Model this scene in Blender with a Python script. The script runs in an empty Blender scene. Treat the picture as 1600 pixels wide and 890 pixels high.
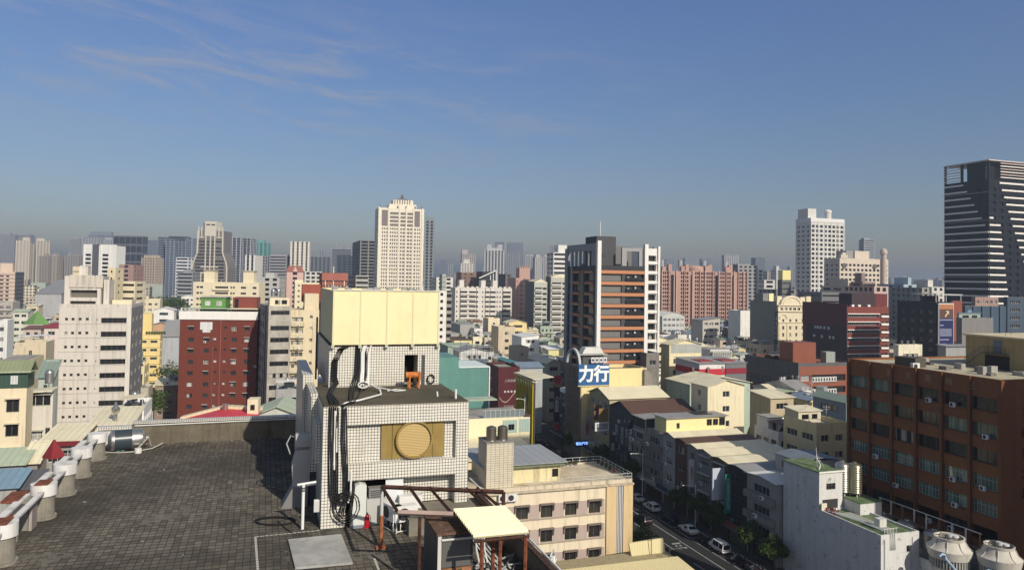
import bpy, math, random
from mathutils import Vector, Matrix
R = math.radians
sc = bpy.context.scene
COL = sc.collection
rnd = random.Random(7)

# ------------------------------------------------------------------ camera
CAMZ, FPX, PPY = 45.0, 1150.0, 402.0
camd = bpy.data.cameras.new('camera'); cam = bpy.data.objects.new('camera', camd); COL.objects.link(cam)
camd.sensor_width = 36; camd.lens = FPX/1600*36; camd.shift_y = (PPY-445)/1600
camd.clip_start = .5; camd.clip_end = 40000
CM = Matrix.Translation((0, 0, CAMZ)) @ Matrix.Rotation(R(91.7), 4, 'X') @ Matrix.Rotation(R(1.0), 4, 'Z')
cam.matrix_world = CM
sc.camera = cam

# ------------------------------------------------------------------ light
SUN_EL, SUN_AZ = R(33.5), R(36)          # azimuth: to the right of straight behind the camera
sund = (math.sin(SUN_AZ)*math.cos(SUN_EL), -math.cos(SUN_AZ)*math.cos(SUN_EL), math.sin(SUN_EL))
sl = bpy.data.lights.new('sun', 'SUN'); sl.energy = 4.7; sl.angle = R(.5); sl.color = (1, .92, .78)
so = bpy.data.objects.new('sun', sl); COL.objects.link(so)
so.rotation_euler = Vector(sund).to_track_quat('Z', 'Y').to_euler(); so.location = (60, -60, 150)
wd = bpy.data.worlds.new('World'); sc.world = wd; wd.use_nodes = True

def nd(nt, t, ins=None, **kw):
    n = nt.nodes.new(t)
    for k, v in kw.items(): setattr(n, k, v)
    for k, v in (ins or {}).items():
        if isinstance(v, bpy.types.NodeSocket): nt.links.new(v, n.inputs[k])
        else: n.inputs[k].default_value = v
    return n
def mth(nt, op, a, b=0.0, c=None, clamp=False):
    n = nt.nodes.new('ShaderNodeMath'); n.operation = op; n.use_clamp = clamp
    for i, v in enumerate((a, b, c)):
        if v is None: continue
        if isinstance(v, bpy.types.NodeSocket): nt.links.new(v, n.inputs[i])
        else: n.inputs[i].default_value = v
    return n.outputs[0]
def mixc(nt, f, a, b, mode='MIX'):
    n = nt.nodes.new('ShaderNodeMixRGB'); n.blend_type = mode
    for i, v in enumerate((f, a, b)):
        if isinstance(v, bpy.types.NodeSocket): nt.links.new(v, n.inputs[i])
        elif i and len(v) == 3: n.inputs[i].default_value = (*v, 1)
        else: n.inputs[i].default_value = v
    return n.outputs[0]
def ramp(nt, f, *stops):
    n = nt.nodes.new('ShaderNodeValToRGB'); nt.links.new(f, n.inputs[0])
    e = n.color_ramp.elements
    while len(e) < len(stops): e.new(.5)
    for el, (p, c) in zip(e, stops):
        el.position = p; el.color = (*c, 1) if not isinstance(c, (int, float)) else (c, c, c, 1)
    return n.outputs[0]

nt = wd.node_tree; nt.nodes.clear()
sky = nd(nt, 'ShaderNodeTexSky', sky_type='NISHITA', sun_disc=False, sun_elevation=SUN_EL, altitude=50,
         air_density=1.0, dust_density=1.2, ozone_density=3.0)
sky.sun_rotation = math.atan2(sund[0], sund[1])
tc = nd(nt, 'ShaderNodeTexCoord')
sx = nd(nt, 'ShaderNodeSeparateXYZ', {0: tc.outputs['Generated']})
X, Y, Z = sx.outputs
az = mth(nt, 'ARCTAN2', X, Y); el = mth(nt, 'ARCSINE', Z)
# thin cirrus streaks low in the west
cu = mth(nt, 'ADD', mth(nt, 'MULTIPLY', el, 30), mth(nt, 'MULTIPLY', az, 3.0))
cv = nd(nt, 'ShaderNodeCombineXYZ', {0: mth(nt, 'MULTIPLY', az, 5.6), 1: cu, 2: 3.7})
n1 = nd(nt, 'ShaderNodeTexNoise', {'Vector': cv.outputs[0], 'Scale': 1.0, 'Detail': 7, 'Roughness': .66, 'Distortion': .9})
line = mth(nt, 'SUBTRACT', el, mth(nt, 'SUBTRACT', .232, mth(nt, 'MULTIPLY', az, .05)))
m1 = mth(nt, 'SUBTRACT', 1.0, mth(nt, 'MULTIPLY', mth(nt, 'ABSOLUTE', line), 8.0), clamp=True)
m2 = mth(nt, 'MULTIPLY', mth(nt, 'SUBTRACT', .30, az), 2.2, clamp=True)
cl = mth(nt, 'MULTIPLY', mth(nt, 'MULTIPLY', mth(nt, 'SUBTRACT', n1.outputs[0], .45), 4.2, clamp=True), mth(nt, 'MULTIPLY', m1, m2))
cl = mth(nt, 'MULTIPLY', cl, .74)
lowf = ramp(nt, mth(nt, 'ABSOLUTE', el), (0, (.92, .80, .79)), (.10, (.94, .88, .89)), (.22, (.92, .95, 1.07)), (.36, (.96, 1.02, 1.26)), (.62, (1.45, 1.25, 1.02)))
tint = mixc(nt, 1.0, sky.outputs[0], lowf, 'MULTIPLY')
skyc = mixc(nt, cl, tint, (4.3, 4.4, 5.0))
bg = nd(nt, 'ShaderNodeBackground', {'Color': skyc, 'Strength': .085})
nd(nt, 'ShaderNodeOutputWorld', {'Surface': bg.outputs[0]})

sc.view_settings.view_transform = 'Standard'; sc.view_settings.look = 'None'
sc.view_settings.exposure = 0; sc.view_settings.gamma = 1; sc.view_settings.use_curve_mapping = False
cy = sc.cycles
cy.max_bounces = 6; cy.diffuse_bounces = 3; cy.glossy_bounces = 2; cy.transmission_bounces = 2; cy.volume_bounces = 0
cy.transparent_max_bounces = 6; cy.caustics_reflective = False; cy.caustics_refractive = False
cy.use_denoising = True; cy.sample_clamp_indirect = 4
try: cy.denoising_input_passes = 'RGB_ALBEDO_NORMAL'
except Exception: pass

# ------------------------------------------------------------------ pixel -> place
GA = R(18.5)                                   # the street grid is turned this much to the left
def ray(x, y):
    return (CM.to_3x3() @ Vector(((x-800)/FPX, -(y-PPY)/FPX, -1)))
def P(x, y, z):                                # the point at height z seen at (x, y)
    r = ray(x, y); t = (z-CAMZ)/r.z
    return Vector((r.x*t, r.y*t, z))
def PD(x, y, d):                               # the point at forward distance d
    r = ray(x, y); t = d/r.y
    return Vector((r.x*t, d, CAMZ+r.z*t))
def uv(a=GA):
    return Vector((math.cos(a), math.sin(a), 0)), Vector((-math.sin(a), math.cos(a), 0))
U, V = uv()
def G(a, b, z=0): return U*a+V*b+Vector((0, 0, z))
def hit(p, dr, x, y):                          # distance along dr from p until the vertical plane through column x
    r = ray(x, y); return (p.y*r.x-p.x*r.y)/(dr.x*r.y-dr.y*r.x)
def spec(xl, xr, y, d, xs=None, dep=12, rot=GA):
    c = PD(xl, y, d); u, v = uv(rot); w = hit(c, u, xr, y)
    if xs is not None:
        q = c if xs < xl else c+u*w
        dep = hit(q, v, xs, y)
    if dep <= 0 or w <= 0: print('BAD SPEC', xl, xr, y, xs, w, dep)
    return Vector((c.x, c.y, 0)), w, dep, c.z

# ------------------------------------------------------------------ materials
MC = {}
def newmat(key):
    m = bpy.data.materials.new(key); m.use_nodes = True; m.node_tree.nodes.clear(); return m, m.node_tree
def bsdf(nt, col, rough=.8, bump=None, spec=.25, metal=0.0, bs=.3, bd=.02):
    b = nd(nt, 'ShaderNodeBsdfPrincipled', {'Roughness': rough, 'Specular IOR Level': spec, 'Metallic': metal})
    if isinstance(col, bpy.types.NodeSocket): nt.links.new(col, b.inputs['Base Color'])
    else: b.inputs['Base Color'].default_value = (*col, 1)
    if bump is not None:
        bp = nd(nt, 'ShaderNodeBump', {'Height': bump, 'Strength': bs, 'Distance': bd})
        nt.links.new(bp.outputs[0], b.inputs['Normal'])
    nd(nt, 'ShaderNodeOutputMaterial', {'Surface': b.outputs[0]})
    return b
def mat(kind, col=(.5, .5, .5), **k):
    key = (kind, tuple(round(c, 3) for c in col), tuple(sorted(k.items())))
    if key not in MC: MC[key] = MK[kind](kind, col, **k)
    return MC[key]
def oc(nt): return nd(nt, 'ShaderNodeTexCoord').outputs['Object']
def scl(nt, v, s):
    return nd(nt, 'ShaderNodeMapping', {'Vector': v, 'Scale': s}).outputs[0]
def noise(nt, v, s, det=4, rough=.6):
    return nd(nt, 'ShaderNodeTexNoise', {'Vector': v, 'Scale': s, 'Detail': det, 'Roughness': rough}).outputs[0]
def shade(c, f): return tuple(min(1, x*f) for x in c)
def m_wall(key, col, dirt=.5, rough=.85):       # painted or rendered wall with rain streaks and blotches
    m, nt = newmat(key); v = oc(nt)
    rndm = nd(nt, 'ShaderNodeObjectInfo').outputs['Random']
    off = nd(nt, 'ShaderNodeVectorMath', {0: v, 1: nd(nt, 'ShaderNodeCombineXYZ', {0: mth(nt, 'MULTIPLY', rndm, 57), 1: mth(nt, 'MULTIPLY', rndm, 31), 2: 0}).outputs[0]}, operation='ADD').outputs[0]
    big = noise(nt, off, .22, 5)
    streak = noise(nt, scl(nt, off, (1.6, 1.6, .10)), 1.0, 6, .7)
    fine = noise(nt, off, 2.3, 6, .7)
    f = mth(nt, 'MULTIPLY', mth(nt, 'SUBTRACT', streak, .50), 3.2, clamp=True)
    f2 = mth(nt, 'MULTIPLY', mth(nt, 'SUBTRACT', big, .42), 1.5, clamp=True)
    c = mixc(nt, mth(nt, 'MULTIPLY', f2, .35*dirt), col, shade(col, .62))
    c = mixc(nt, mth(nt, 'MULTIPLY', f, .95*dirt), c, tuple(.45*x*y/.3 for x, y in zip(col, (.17, .155, .13))))
    c = mixc(nt, mth(nt, 'MULTIPLY', mth(nt, 'SUBTRACT', fine, .5), .5*dirt, clamp=True), c, shade(col, .4))
    bsdf(nt, c, rough, fine, bs=.15); return m
def m_plain(key, col, rough=.6, metal=0.0, spec=.3, var=.25, s=1.5):
    m, nt = newmat(key); n = noise(nt, oc(nt), s, 5)
    c = mixc(nt, mth(nt, 'MULTIPLY', n, var*2, clamp=True), shade(col, 1+var*.5), shade(col, 1-var))
    bsdf(nt, c, rough, n, spec=spec, metal=metal, bs=.08); return m
def axis_line(nt, pos, n, i, s, w):
    c = pos[i]; f = mth(nt, 'FRACT', mth(nt, 'DIVIDE', c, s))
    l = mth(nt, 'GREATER_THAN', mth(nt, 'ABSOLUTE', mth(nt, 'SUBTRACT', f, .5)), .5-w/s/2)
    return mth(nt, 'MULTIPLY', l, mth(nt, 'LESS_THAN', mth(nt, 'ABSOLUTE', n[i]), .6))
def m_tile(key, col, s=.16, w=.028, grout=(.06, .06, .058), sz=None, dirt=.5, rough=.35):
    m, nt = newmat(key); t = nd(nt, 'ShaderNodeTexCoord')
    p = nd(nt, 'ShaderNodeSeparateXYZ', {0: t.outputs['Object']}).outputs
    n = nd(nt, 'ShaderNodeSeparateXYZ', {0: t.outputs['Normal']}).outputs
    ls = [axis_line(nt, p, n, i, (sz or s) if i == 2 else s, w) for i in range(3)]
    l = mth(nt, 'MAXIMUM', mth(nt, 'MAXIMUM', ls[0], ls[1]), ls[2])
    v = t.outputs['Object']
    cell = nd(nt, 'ShaderNodeVectorMath', {0: nd(nt, 'ShaderNodeVectorMath', {0: v, 1: (1/s, 1/s, 1/(sz or s))}, operation='MULTIPLY').outputs[0]}, operation='FLOOR').outputs[0]
    wn = nd(nt, 'ShaderNodeTexWhiteNoise', {'Vector': cell}).outputs['Value']
    c = mixc(nt, mth(nt, 'MULTIPLY', wn, .22), col, shade(col, .6))
    st = noise(nt, scl(nt, v, (1.2, 1.2, .15)), 1.1, 6, .7); bl = noise(nt, v, .6, 5)
    dd = mth(nt, 'MULTIPLY', mth(nt, 'ADD', mth(nt, 'MULTIPLY', mth(nt, 'SUBTRACT', st, .52), 3.5, clamp=True), mth(nt, 'MULTIPLY', mth(nt, 'SUBTRACT', bl, .5), 2.0, clamp=True)), dirt, clamp=True)
    c = mixc(nt, mth(nt, 'MULTIPLY', dd, .8), c, shade((.5*col[0], .43*col[1], .33*col[2]), 1))
    c = mixc(nt, l, c, grout)
    bsdf(nt, c, rough, mth(nt, 'SUBTRACT', 1.0, l), bs=.5, bd=.01); return m
def m_metalroof(key, col, pitch=.7, axis=0, rust=.3, rough=.5):   # ribbed sheet; axis = direction across the ribs
    m, nt = newmat(key); v = oc(nt); p = nd(nt, 'ShaderNodeSeparateXYZ', {0: v}).outputs
    f = mth(nt, 'FRACT', mth(nt, 'DIVIDE', p[axis], pitch))
    rib = mth(nt, 'LESS_THAN', f, .16)
    sheet = nd(nt, 'ShaderNodeTexWhiteNoise', {'W': mth(nt, 'FLOOR', mth(nt, 'DIVIDE', p[axis], pitch*3))}, noise_dimensions='1D').outputs['Value']
    rndm = nd(nt, 'ShaderNodeObjectInfo').outputs['Random']
    vv = nd(nt, 'ShaderNodeVectorMath', {0: v, 1: nd(nt, 'ShaderNodeCombineXYZ', {0: mth(nt, 'MULTIPLY', rndm, 77), 1: 3., 2: 0.}).outputs[0]}, operation='ADD').outputs[0]
    big = noise(nt, vv, .35, 6, .65); fine = noise(nt, vv, 3., 5, .7)
    c = mixc(nt, mth(nt, 'MULTIPLY', sheet, .28), col, shade(col, .72))
    c = mixc(nt, mth(nt, 'MULTIPLY', rib, .30), c, shade(col, .45))
    c = mixc(nt, mth(nt, 'MULTIPLY', mth(nt, 'SUBTRACT', big, .48), 3*rust, clamp=True), c, tuple(.5*x+.5*y for x, y in zip(shade(col, .5), (.16, .085, .045))))
    c = mixc(nt, mth(nt, 'MULTIPLY', mth(nt, 'SUBTRACT', fine, .55), 1.5*rust, clamp=True), c, shade(col, .35))
    bsdf(nt, c, rough, rib, bs=.6, bd=.04, spec=.3); return m
def m_concrete(key, col, s=.35, stain=.8):
    m, nt = newmat(key); v = oc(nt)
    a = noise(nt, v, s, 7, .65); b = noise(nt, v, s*9, 5, .7); st = noise(nt, scl(nt, v, (2.2, 2.2, .12)), 1, 6, .7)
    c = mixc(nt, mth(nt, 'MULTIPLY', mth(nt, 'SUBTRACT', a, .35), 2.2, clamp=True), shade(col, 1.25), shade(col, .55))
    c = mixc(nt, mth(nt, 'MULTIPLY', mth(nt, 'SUBTRACT', st, .5), 3*stain, clamp=True), c, shade(col, .3))
    c = mixc(nt, mth(nt, 'MULTIPLY', mth(nt, 'SUBTRACT', b, .52), 2.5, clamp=True), c, shade(col, .42))
    bsdf(nt, c, .95, b, bs=.4); return m
def m_glass(key, col, light=(.42, .40, .36), frac=.32, rough=.12):      # window pane; some have a curtain behind
    m, nt = newmat(key); r = nd(nt, 'ShaderNodeObjectInfo').outputs['Random']
    k = mth(nt, 'LESS_THAN', r, frac)
    p = nd(nt, 'ShaderNodeSeparateXYZ', {0: oc(nt)}).outputs
    half = mth(nt, 'LESS_THAN', mth(nt, 'FRACT', mth(nt, 'ADD', mth(nt, 'MULTIPLY', p[0], .55), mth(nt, 'MULTIPLY', r, 9))), .55)
    c = mixc(nt, mth(nt, 'MULTIPLY', k, half), shade(col, 1), light)
    c = mixc(nt, mth(nt, 'MULTIPLY', mth(nt, 'FRACT', mth(nt, 'MULTIPLY', r, 7.3)), .6), c, shade(col, 2.2))
    bsdf(nt, c, rough, spec=.5); return m
def m_steel(key, col, rough=.3, band=0.0):
    m, nt = newmat(key); v = oc(nt); n = noise(nt, v, 4, 4)
    c = mixc(nt, mth(nt, 'MULTIPLY', n, .5), col, shade(col, .5))
    bsdf(nt, c, rough, n, spec=.5, metal=.85, bs=.05); return m
def m_rust(key, col=(.13, .05, .025)):
    m, nt = newmat(key); v = oc(nt); n = noise(nt, v, 6, 6, .7)
    c = mixc(nt, ramp(nt, n, (.35, 0.), (.65, 1.)), shade(col, .5), shade(col, 1.5))
    bsdf(nt, c, .9, n, bs=.4); return m
def m_leaf(key, col):
    m, nt = newmat(key); n = noise(nt, oc(nt), 1.1, 3); r = noise(nt, oc(nt), 9, 2)
    c = mixc(nt, ramp(nt, n, (.3, 0.), (.7, 1.)), shade(col, .55), shade(col, 1.5))
    c = mixc(nt, mth(nt, 'MULTIPLY', r, .4), c, (col[0]*1.8, col[1]*1.3, col[2]*.6))
    bsdf(nt, c, .6, spec=.2); return m
MK = dict(wall=m_wall, plain=m_plain, tile=m_tile, metalroof=m_metalroof, concrete=m_concrete, glass=m_glass, steel=m_steel, rust=m_rust, leaf=m_leaf)

# ------------------------------------------------------------------ mesh builder
class MB:
    def __init__(s): s.v = []; s.f = []; s.m = []; s.s = []
    def face(s, pts, m=0, sm=False):
        i = len(s.v); s.v += [tuple(p) for p in pts]; s.f.append(tuple(range(i, i+len(pts)))); s.m.append(m); s.s.append(sm)
    def box(s, x0, x1, y0, y1, z0, z1, m=0, xf=None):
        c = [Vector((x, y, z)) for z in (z0, z1) for y in (y0, y1) for x in (x0, x1)]
        if xf is not None: c = [xf @ p for p in c]
        i = len(s.v); s.v += [tuple(p) for p in c]
        for q in ((0, 2, 3, 1), (4, 5, 7, 6), (0, 1, 5, 4), (1, 3, 7, 5), (3, 2, 6, 7), (2, 0, 4, 6)):
            s.f.append(tuple(i+k for k in q)); s.m.append(m); s.s.append(False)
        return s
    def cyl(s, cx, cy, z0, z1, r, n=14, m=0, r2=None, cap=True, xf=None):
        r2 = r if r2 is None else r2; xf = xf or Matrix()
        a = [(math.cos(2*math.pi*k/n), math.sin(2*math.pi*k/n)) for k in range(n)]
        i = len(s.v)
        s.v += [tuple(xf @ Vector((cx+c*r, cy+q*r, z0))) for c, q in a]+[tuple(xf @ Vector((cx+c*r2, cy+q*r2, z1))) for c, q in a]
        for k in range(n):
            l = (k+1) % n; s.f.append((i+k, i+l, i+n+l, i+n+k)); s.m.append(m); s.s.append(True)
        if cap:
            s.f.append(tuple(i+n+k for k in range(n))); s.m.append(m); s.s.append(False)
            s.f.append(tuple(i+n-1-k for k in range(n))); s.m.append(m); s.s.append(False)
        return s
    def lathe(s, prof, n=18, m=0, cx=0, cy=0, xf=None):      # prof: [(r, z)]
        xf = xf or Matrix(); i = len(s.v)
        for r, z in prof:
            s.v += [tuple(xf @ Vector((cx+r*math.cos(2*math.pi*k/n), cy+r*math.sin(2*math.pi*k/n), z))) for k in range(n)]
        for j in range(len(prof)-1):
            for k in range(n):
                l = (k+1) % n; s.f.append((i+j*n+k, i+j*n+l, i+(j+1)*n+l, i+(j+1)*n+k)); s.m.append(m); s.s.append(True)
        j = len(prof)-1
        s.f.append(tuple(i+j*n+k for k in range(n))); s.m.append(m); s.s.append(False)
        s.f.append(tuple(i+n-1-k for k in range(n))); s.m.append(m); s.s.append(False)
        return s
    def tube(s, pts, r, n=6, m=0):
        pts = [Vector(p) for p in pts]; rings = []
        ref = None
        for k, p in enumerate(pts):
            t = (pts[min(k+1, len(pts)-1)]-pts[max(k-1, 0)]).normalized()
            if ref is None: ref = Vector((0, 0, 1)) if abs(t.z) < .9 else Vector((1, 0, 0))
            x = t.cross(ref).normalized(); y = t.cross(x).normalized(); ref = x.cross(t)*-1 if False else ref
            if abs(t.dot(ref)) > .97: ref = Vector((1, 0, 0)) if abs(t.x) < .9 else Vector((0, 1, 0)); x = t.cross(ref).normalized(); y = t.cross(x).normalized()
            rings.append(len(s.v)); rr = r[k] if isinstance(r, (list, tuple)) else r
            s.v += [tuple(p+x*rr*math.cos(2*math.pi*j/n)+y*rr*math.sin(2*math.pi*j/n)) for j in range(n)]
        for a, b in zip(rings, rings[1:]):
            for j in range(n):
                l = (j+1) % n; s.f.append((a+j, a+l, b+l, b+j)); s.m.append(m); s.s.append(True)
        s.f.append(tuple(rings[0]+n-1-j for j in range(n))); s.m.append(m); s.s.append(False)
        s.f.append(tuple(rings[-1]+j for j in range(n))); s.m.append(m); s.s.append(False)
        return s
    def prism(s, poly, y0, y1, m=0, xf=None):    # poly in x-z, extruded along y
        xf = xf or Matrix(); n = len(poly)
        a = [xf @ Vector((x, y0, z)) for x, z in poly]; b = [xf @ Vector((x, y1, z)) for x, z in poly]
        s.face(a, m); s.face(b[::-1], m)
        for k in range(n):
            l = (k+1) % n; s.face((a[k], b[k], b[l], a[l]), m)
        return s
    def mesh(s, name, mats):
        me = bpy.data.meshes.new(name); me.from_pydata(s.v, [], s.f)
        for m in mats: me.materials.append(m)
        me.polygons.foreach_set('material_index', s.m); me.polygons.foreach_set('use_smooth', s.s)
        if any(s.s): me.set_sharp_from_angle(angle=R(38))
        me.update(); return me
    def build(s, name, mats, parent=None, loc=(0, 0, 0), rz=0):
        if not isinstance(mats, (list, tuple)): mats = [mats]
        return put(name, s.mesh(name, mats), parent, loc, rz)
WIN2 = False; WSP = {}
def split_win(me):                                # a window's frame and its pane as two meshes
    if me.name not in WSP:
        r = []
        for k, n in ((0, 'window'), (1, 'pane')):
            mb = MB()
            for p in me.polygons:
                if p.material_index == k: mb.face([me.vertices[i].co for i in p.vertices])
            r.append(mb.mesh(n, [me.materials[k]]))
        WSP[me.name] = r
    return WSP[me.name]
def put(name, me, parent=None, loc=(0, 0, 0), rz=0):
    if WIN2 and name == 'window' and me is not None and len(me.materials) == 2 and len(me.polygons) > 1:
        f, p = split_win(me); o = put('window_frame', f, parent, loc, rz); o.name = 'window'; put('pane', p, o); return o
    o = bpy.data.objects.new(name, me); COL.objects.link(o); o.parent = parent; o.location = loc; o.rotation_euler = (0, 0, rz); return o
def tag(o, label=None, cat=None, group=None, kind=None):
    if label: o['label'] = label
    if cat: o['category'] = cat
    if group: o['group'] = group
    if kind or label: o['kind'] = kind or 'thing'
    return o
def thing(name, label, cat, loc=(0, 0, 0), rz=0, group=None):
    return tag(put(name, None, None, loc, rz), label, cat, group)

# ------------------------------------------------------------------ walls with real openings
FACES = dict(F=lambda w, d: ((0, 0), (1, 0), (0, -1), w), R=lambda w, d: ((w, 0), (0, 1), (1, 0), d),
             B=lambda w, d: ((w, d), (-1, 0), (0, 1), w), L=lambda w, d: ((0, d), (0, -1), (-1, 0), d))
RZ = dict(F=0, R=math.pi/2, B=math.pi, L=-math.pi/2)
def facade(mb, O, ax, n, w, z0, z1, ops, rec, m=0, g=None):
    O = Vector((*O, 0)); ax = Vector((*ax, 0)); n = Vector((*n, 0))
    p = lambda x, z, k=0: O+ax*x+n*(-k)+Vector((0, 0, z))
    xs = sorted({0., w, *[o[0] for o in ops], *[o[0]+o[2] for o in ops]}); zs = sorted({z0, z1, *[o[1] for o in ops], *[o[1]+o[3] for o in ops]})
    xs = [x for x in xs if -1e-6 <= x <= w+1e-6]; zs = [z for z in zs if z0-1e-6 <= z <= z1+1e-6]
    for za, zb in zip(zs, zs[1:]):
        zc = (za+zb)/2; row = [o for o in ops if o[1] < zc < o[1]+o[3]]; start = None
        for xa, xb in zip(xs, xs[1:]):
            xc = (xa+xb)/2
            if any(o[0] < xc < o[0]+o[2] for o in row):
                if start is not None: mb.face((p(start, za), p(xa, za), p(xa, zb), p(start, zb)), m); start = None
            elif start is None: start = xa
        if start is not None: mb.face((p(start, za), p(w, za), p(w, zb), p(start, zb)), m)
    for x, z, ww, hh in ops:
        a, b, c, d = (x, z), (x+ww, z), (x+ww, z+hh), (x, z+hh)
        for q, r_ in ((a, b), (b, c), (c, d), (d, a)):
            mb.face((p(*q), p(*q, rec), p(*r_, rec), p(*r_)), m)
        if g is not None: mb.face([p(*q, rec) for q in (a, b, c, d)], g)
def walls(mb, w, d, z0, z1, ops=None, rec=.2, m=0, g=None, top=True, fm=None):
    ops = ops or {}; fm = fm or {}
    for k, fn in FACES.items():
        O, ax, n, ln = fn(w, d); facade(mb, O, ax, n, ln, z0, z1, ops.get(k, ()), rec, fm.get(k, m), g)
    if top: mb.face(((0, 0, z1), (w, 0, z1), (w, d, z1), (0, d, z1)), m)
    return mb
WM = {}
def winmesh(w, h, style, fr, gl):
    key = (round(w, 2), round(h, 2), style, fr.name, gl.name)
    if key in WM: return WM[key]
    mb = MB(); t = .06 if style != 'thin' else .04
    mb.face(((0, 0, 0), (w, 0, 0), (w, 0, h), (0, 0, h)), 1)
    if style != 'bare':
        mb.box(0, w, -.05, -.004, 0, t); mb.box(0, w, -.05, -.004, h-t, h); mb.box(0, t, -.05, -.004, t, h-t); mb.box(w-t, w, -.05, -.004, t, h-t)
        n = {'slide': max(1, round(w/1.1)-1), 'thin': max(1, round(w/1.0)-1), 'grid': max(1, round(w/.6)-1), 'one': 0}[style]
        for k in range(n):
            x = w*(k+1)/(n+1); mb.box(x-t/2, x+t/2, -.04, -.004, t, h-t)
        if style == 'grid': mb.box(t, w-t, -.035, -.004, h*.66, h*.66+t)
    WM[key] = mb.mesh('window', [fr, gl]); return WM[key]
def addwins(par, w, d, face, ops, rec, style, fr, gl, name='window', z=0):
    O, ax, n, ln = FACES[face](w, d)
    for x, zz, ww, hh in ops:
        put(name, winmesh(ww, hh, style, fr, gl), par, (O[0]+ax[0]*x-n[0]*rec, O[1]+ax[1]*x-n[1]*rec, zz+z), RZ[face])
def rows(n, fh, z0, cols, h, sill=.9):          # openings: n floors, cols = [(x, w)]
    return [(x, z0+k*fh+sill, w, h) for k in range(n) for x, w in cols]
def bays(ln, bay, ww, margin=.6):
    n = max(1, int((ln-2*margin)/bay)); s = (ln-2*margin)/n
    return [(margin+s*i+(s-s*ww)/2, s*ww) for i in range(n)]
WHITE = (.72, .70, .65); OFFW = (.60, .58, .53); CREAM = (.70, .62, .44); YEL = (.74, .62, .30); BEIGE = (.52, .45, .35); GREY = (.34, .34, .33)
DGREY = (.12, .12, .125); PINK = (.50, .29, .22); BRICK = (.22, .06, .04); BROWN = (.20, .065, .033); GGREEN = (.33, .40, .33); BLUEG = (.24, .30, .36)
ROOFC = {'cream': (.77, .70, .50), 'white': (.80, .79, .76), 'pale green': (.44, .50, .37), 'grey green': (.22, .28, .24), 'blue grey': (.20, .26, .33),
         'brown': (.11, .06, .045), 'grey': (.30, .30, .30), 'dark grey': (.12, .12, .13), 'red': (.34, .04, .045), 'teal': (.09, .27, .27), 'rusty': (.20, .10, .06), 'blue': (.20, .31, .40)}
ALU = mat('plain', (.55, .55, .53), rough=.4); ALUD = mat('plain', (.10, .09, .085), rough=.5); WFR = mat('plain', (.72, .72, .70), rough=.5)
GL = mat('glass', (.022, .026, .03)); GLD = mat('glass', (.012, .012, .013), frac=.08); GLT = mat('glass', (.05, .055, .06), frac=.0)
# ------------------------------------------------------------------ ground, haze
def slab(name, pts, z, m):
    mb = MB(); mb.face([(p[0], p[1], z) for p in pts]); return tag(mb.build(name, m), kind='structure')
def m_ground():
    m, nt = newmat('city ground'); v = oc(nt); a = noise(nt, v, .02, 5); b = noise(nt, v, .6, 5)
    c = mixc(nt, a, (.05, .05, .05), (.13, .125, .115)); c = mixc(nt, mth(nt, 'MULTIPLY', b, .5), c, (.06, .058, .055))
    bsdf(nt, c, .95, b); return m
slab('ground', [(-9000, -1500), (9000, -1500), (9000, 9000), (-9000, 9000)], 0, m_ground())
hz = MB().box(-9100, 9100, -1600, 9100, -1, 128)
hzm, nt = newmat('haze')
pv = nd(nt, 'ShaderNodeVolumePrincipled', {'Color': (.74, .85, 1.0, 1), 'Density': .00034, 'Anisotropy': 0.40})
nd(nt, 'ShaderNodeOutputMaterial', {'Volume': pv.outputs[0]})
haze = tag(hz.build('haze', hzm), kind='stuff')

# ------------------------------------------------------------------ far towers
LAND = []           # (label stem, px x, y, d) of things one can find, for wording
def tower(name, label, xl, xr, y, d, col, xs=None, dep=18, rot=GA, fh=3.2, bay=3.4, ww=.55, hh=1.7, sill=.9, glass=GLD, top=(), side=True, zb=0, cat='tower', dirt=.3, m=None, par=0, sidecol=None, z1=None, skip=0):
    c, w, dp, zt = spec(xl, xr, y, d, xs, dep, rot)
    m = m or mat('wall', col, dirt=dirt)
    h = zt-par; n = max(1, int((h-zb-3-skip)/fh)); ops = {}
    cols = bays(w, bay, ww) if bay else [(w*.04, w*.92)]
    ops['F'] = rows(n, fh, h-skip-n*fh, cols, hh, sill)
    sd = 'L' if (xs is not None and xs < xl) or (xs is None and xl > 415) else 'R'
    if side: ops[sd] = rows(n, fh, h-skip-n*fh, bays(dp, bay or 6, ww if bay else .7), hh, sill)
    mb = MB(); walls(mb, w, dp, zb, zt, ops, .35, 0, 1)
    o = mb.build(name, [m, glass], None, c, rot); tag(o, label, cat)
    for i, (f0, f1, hh_) in enumerate(top):
        t = MB(); t.box(w*f0, w*f1, dp*.2, dp*.75, zt-.002, zt+hh_); t.build('rooftop_block', [m], o)
    LAND.append((label, (xl+xr)/2, y, d)); return o, w, dp, zt
T = tower
HG = (.30, .31, .33); HB = (.22, .25, .30); HC = (.58, .51, .42); HW = (.66, .65, .62)
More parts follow.
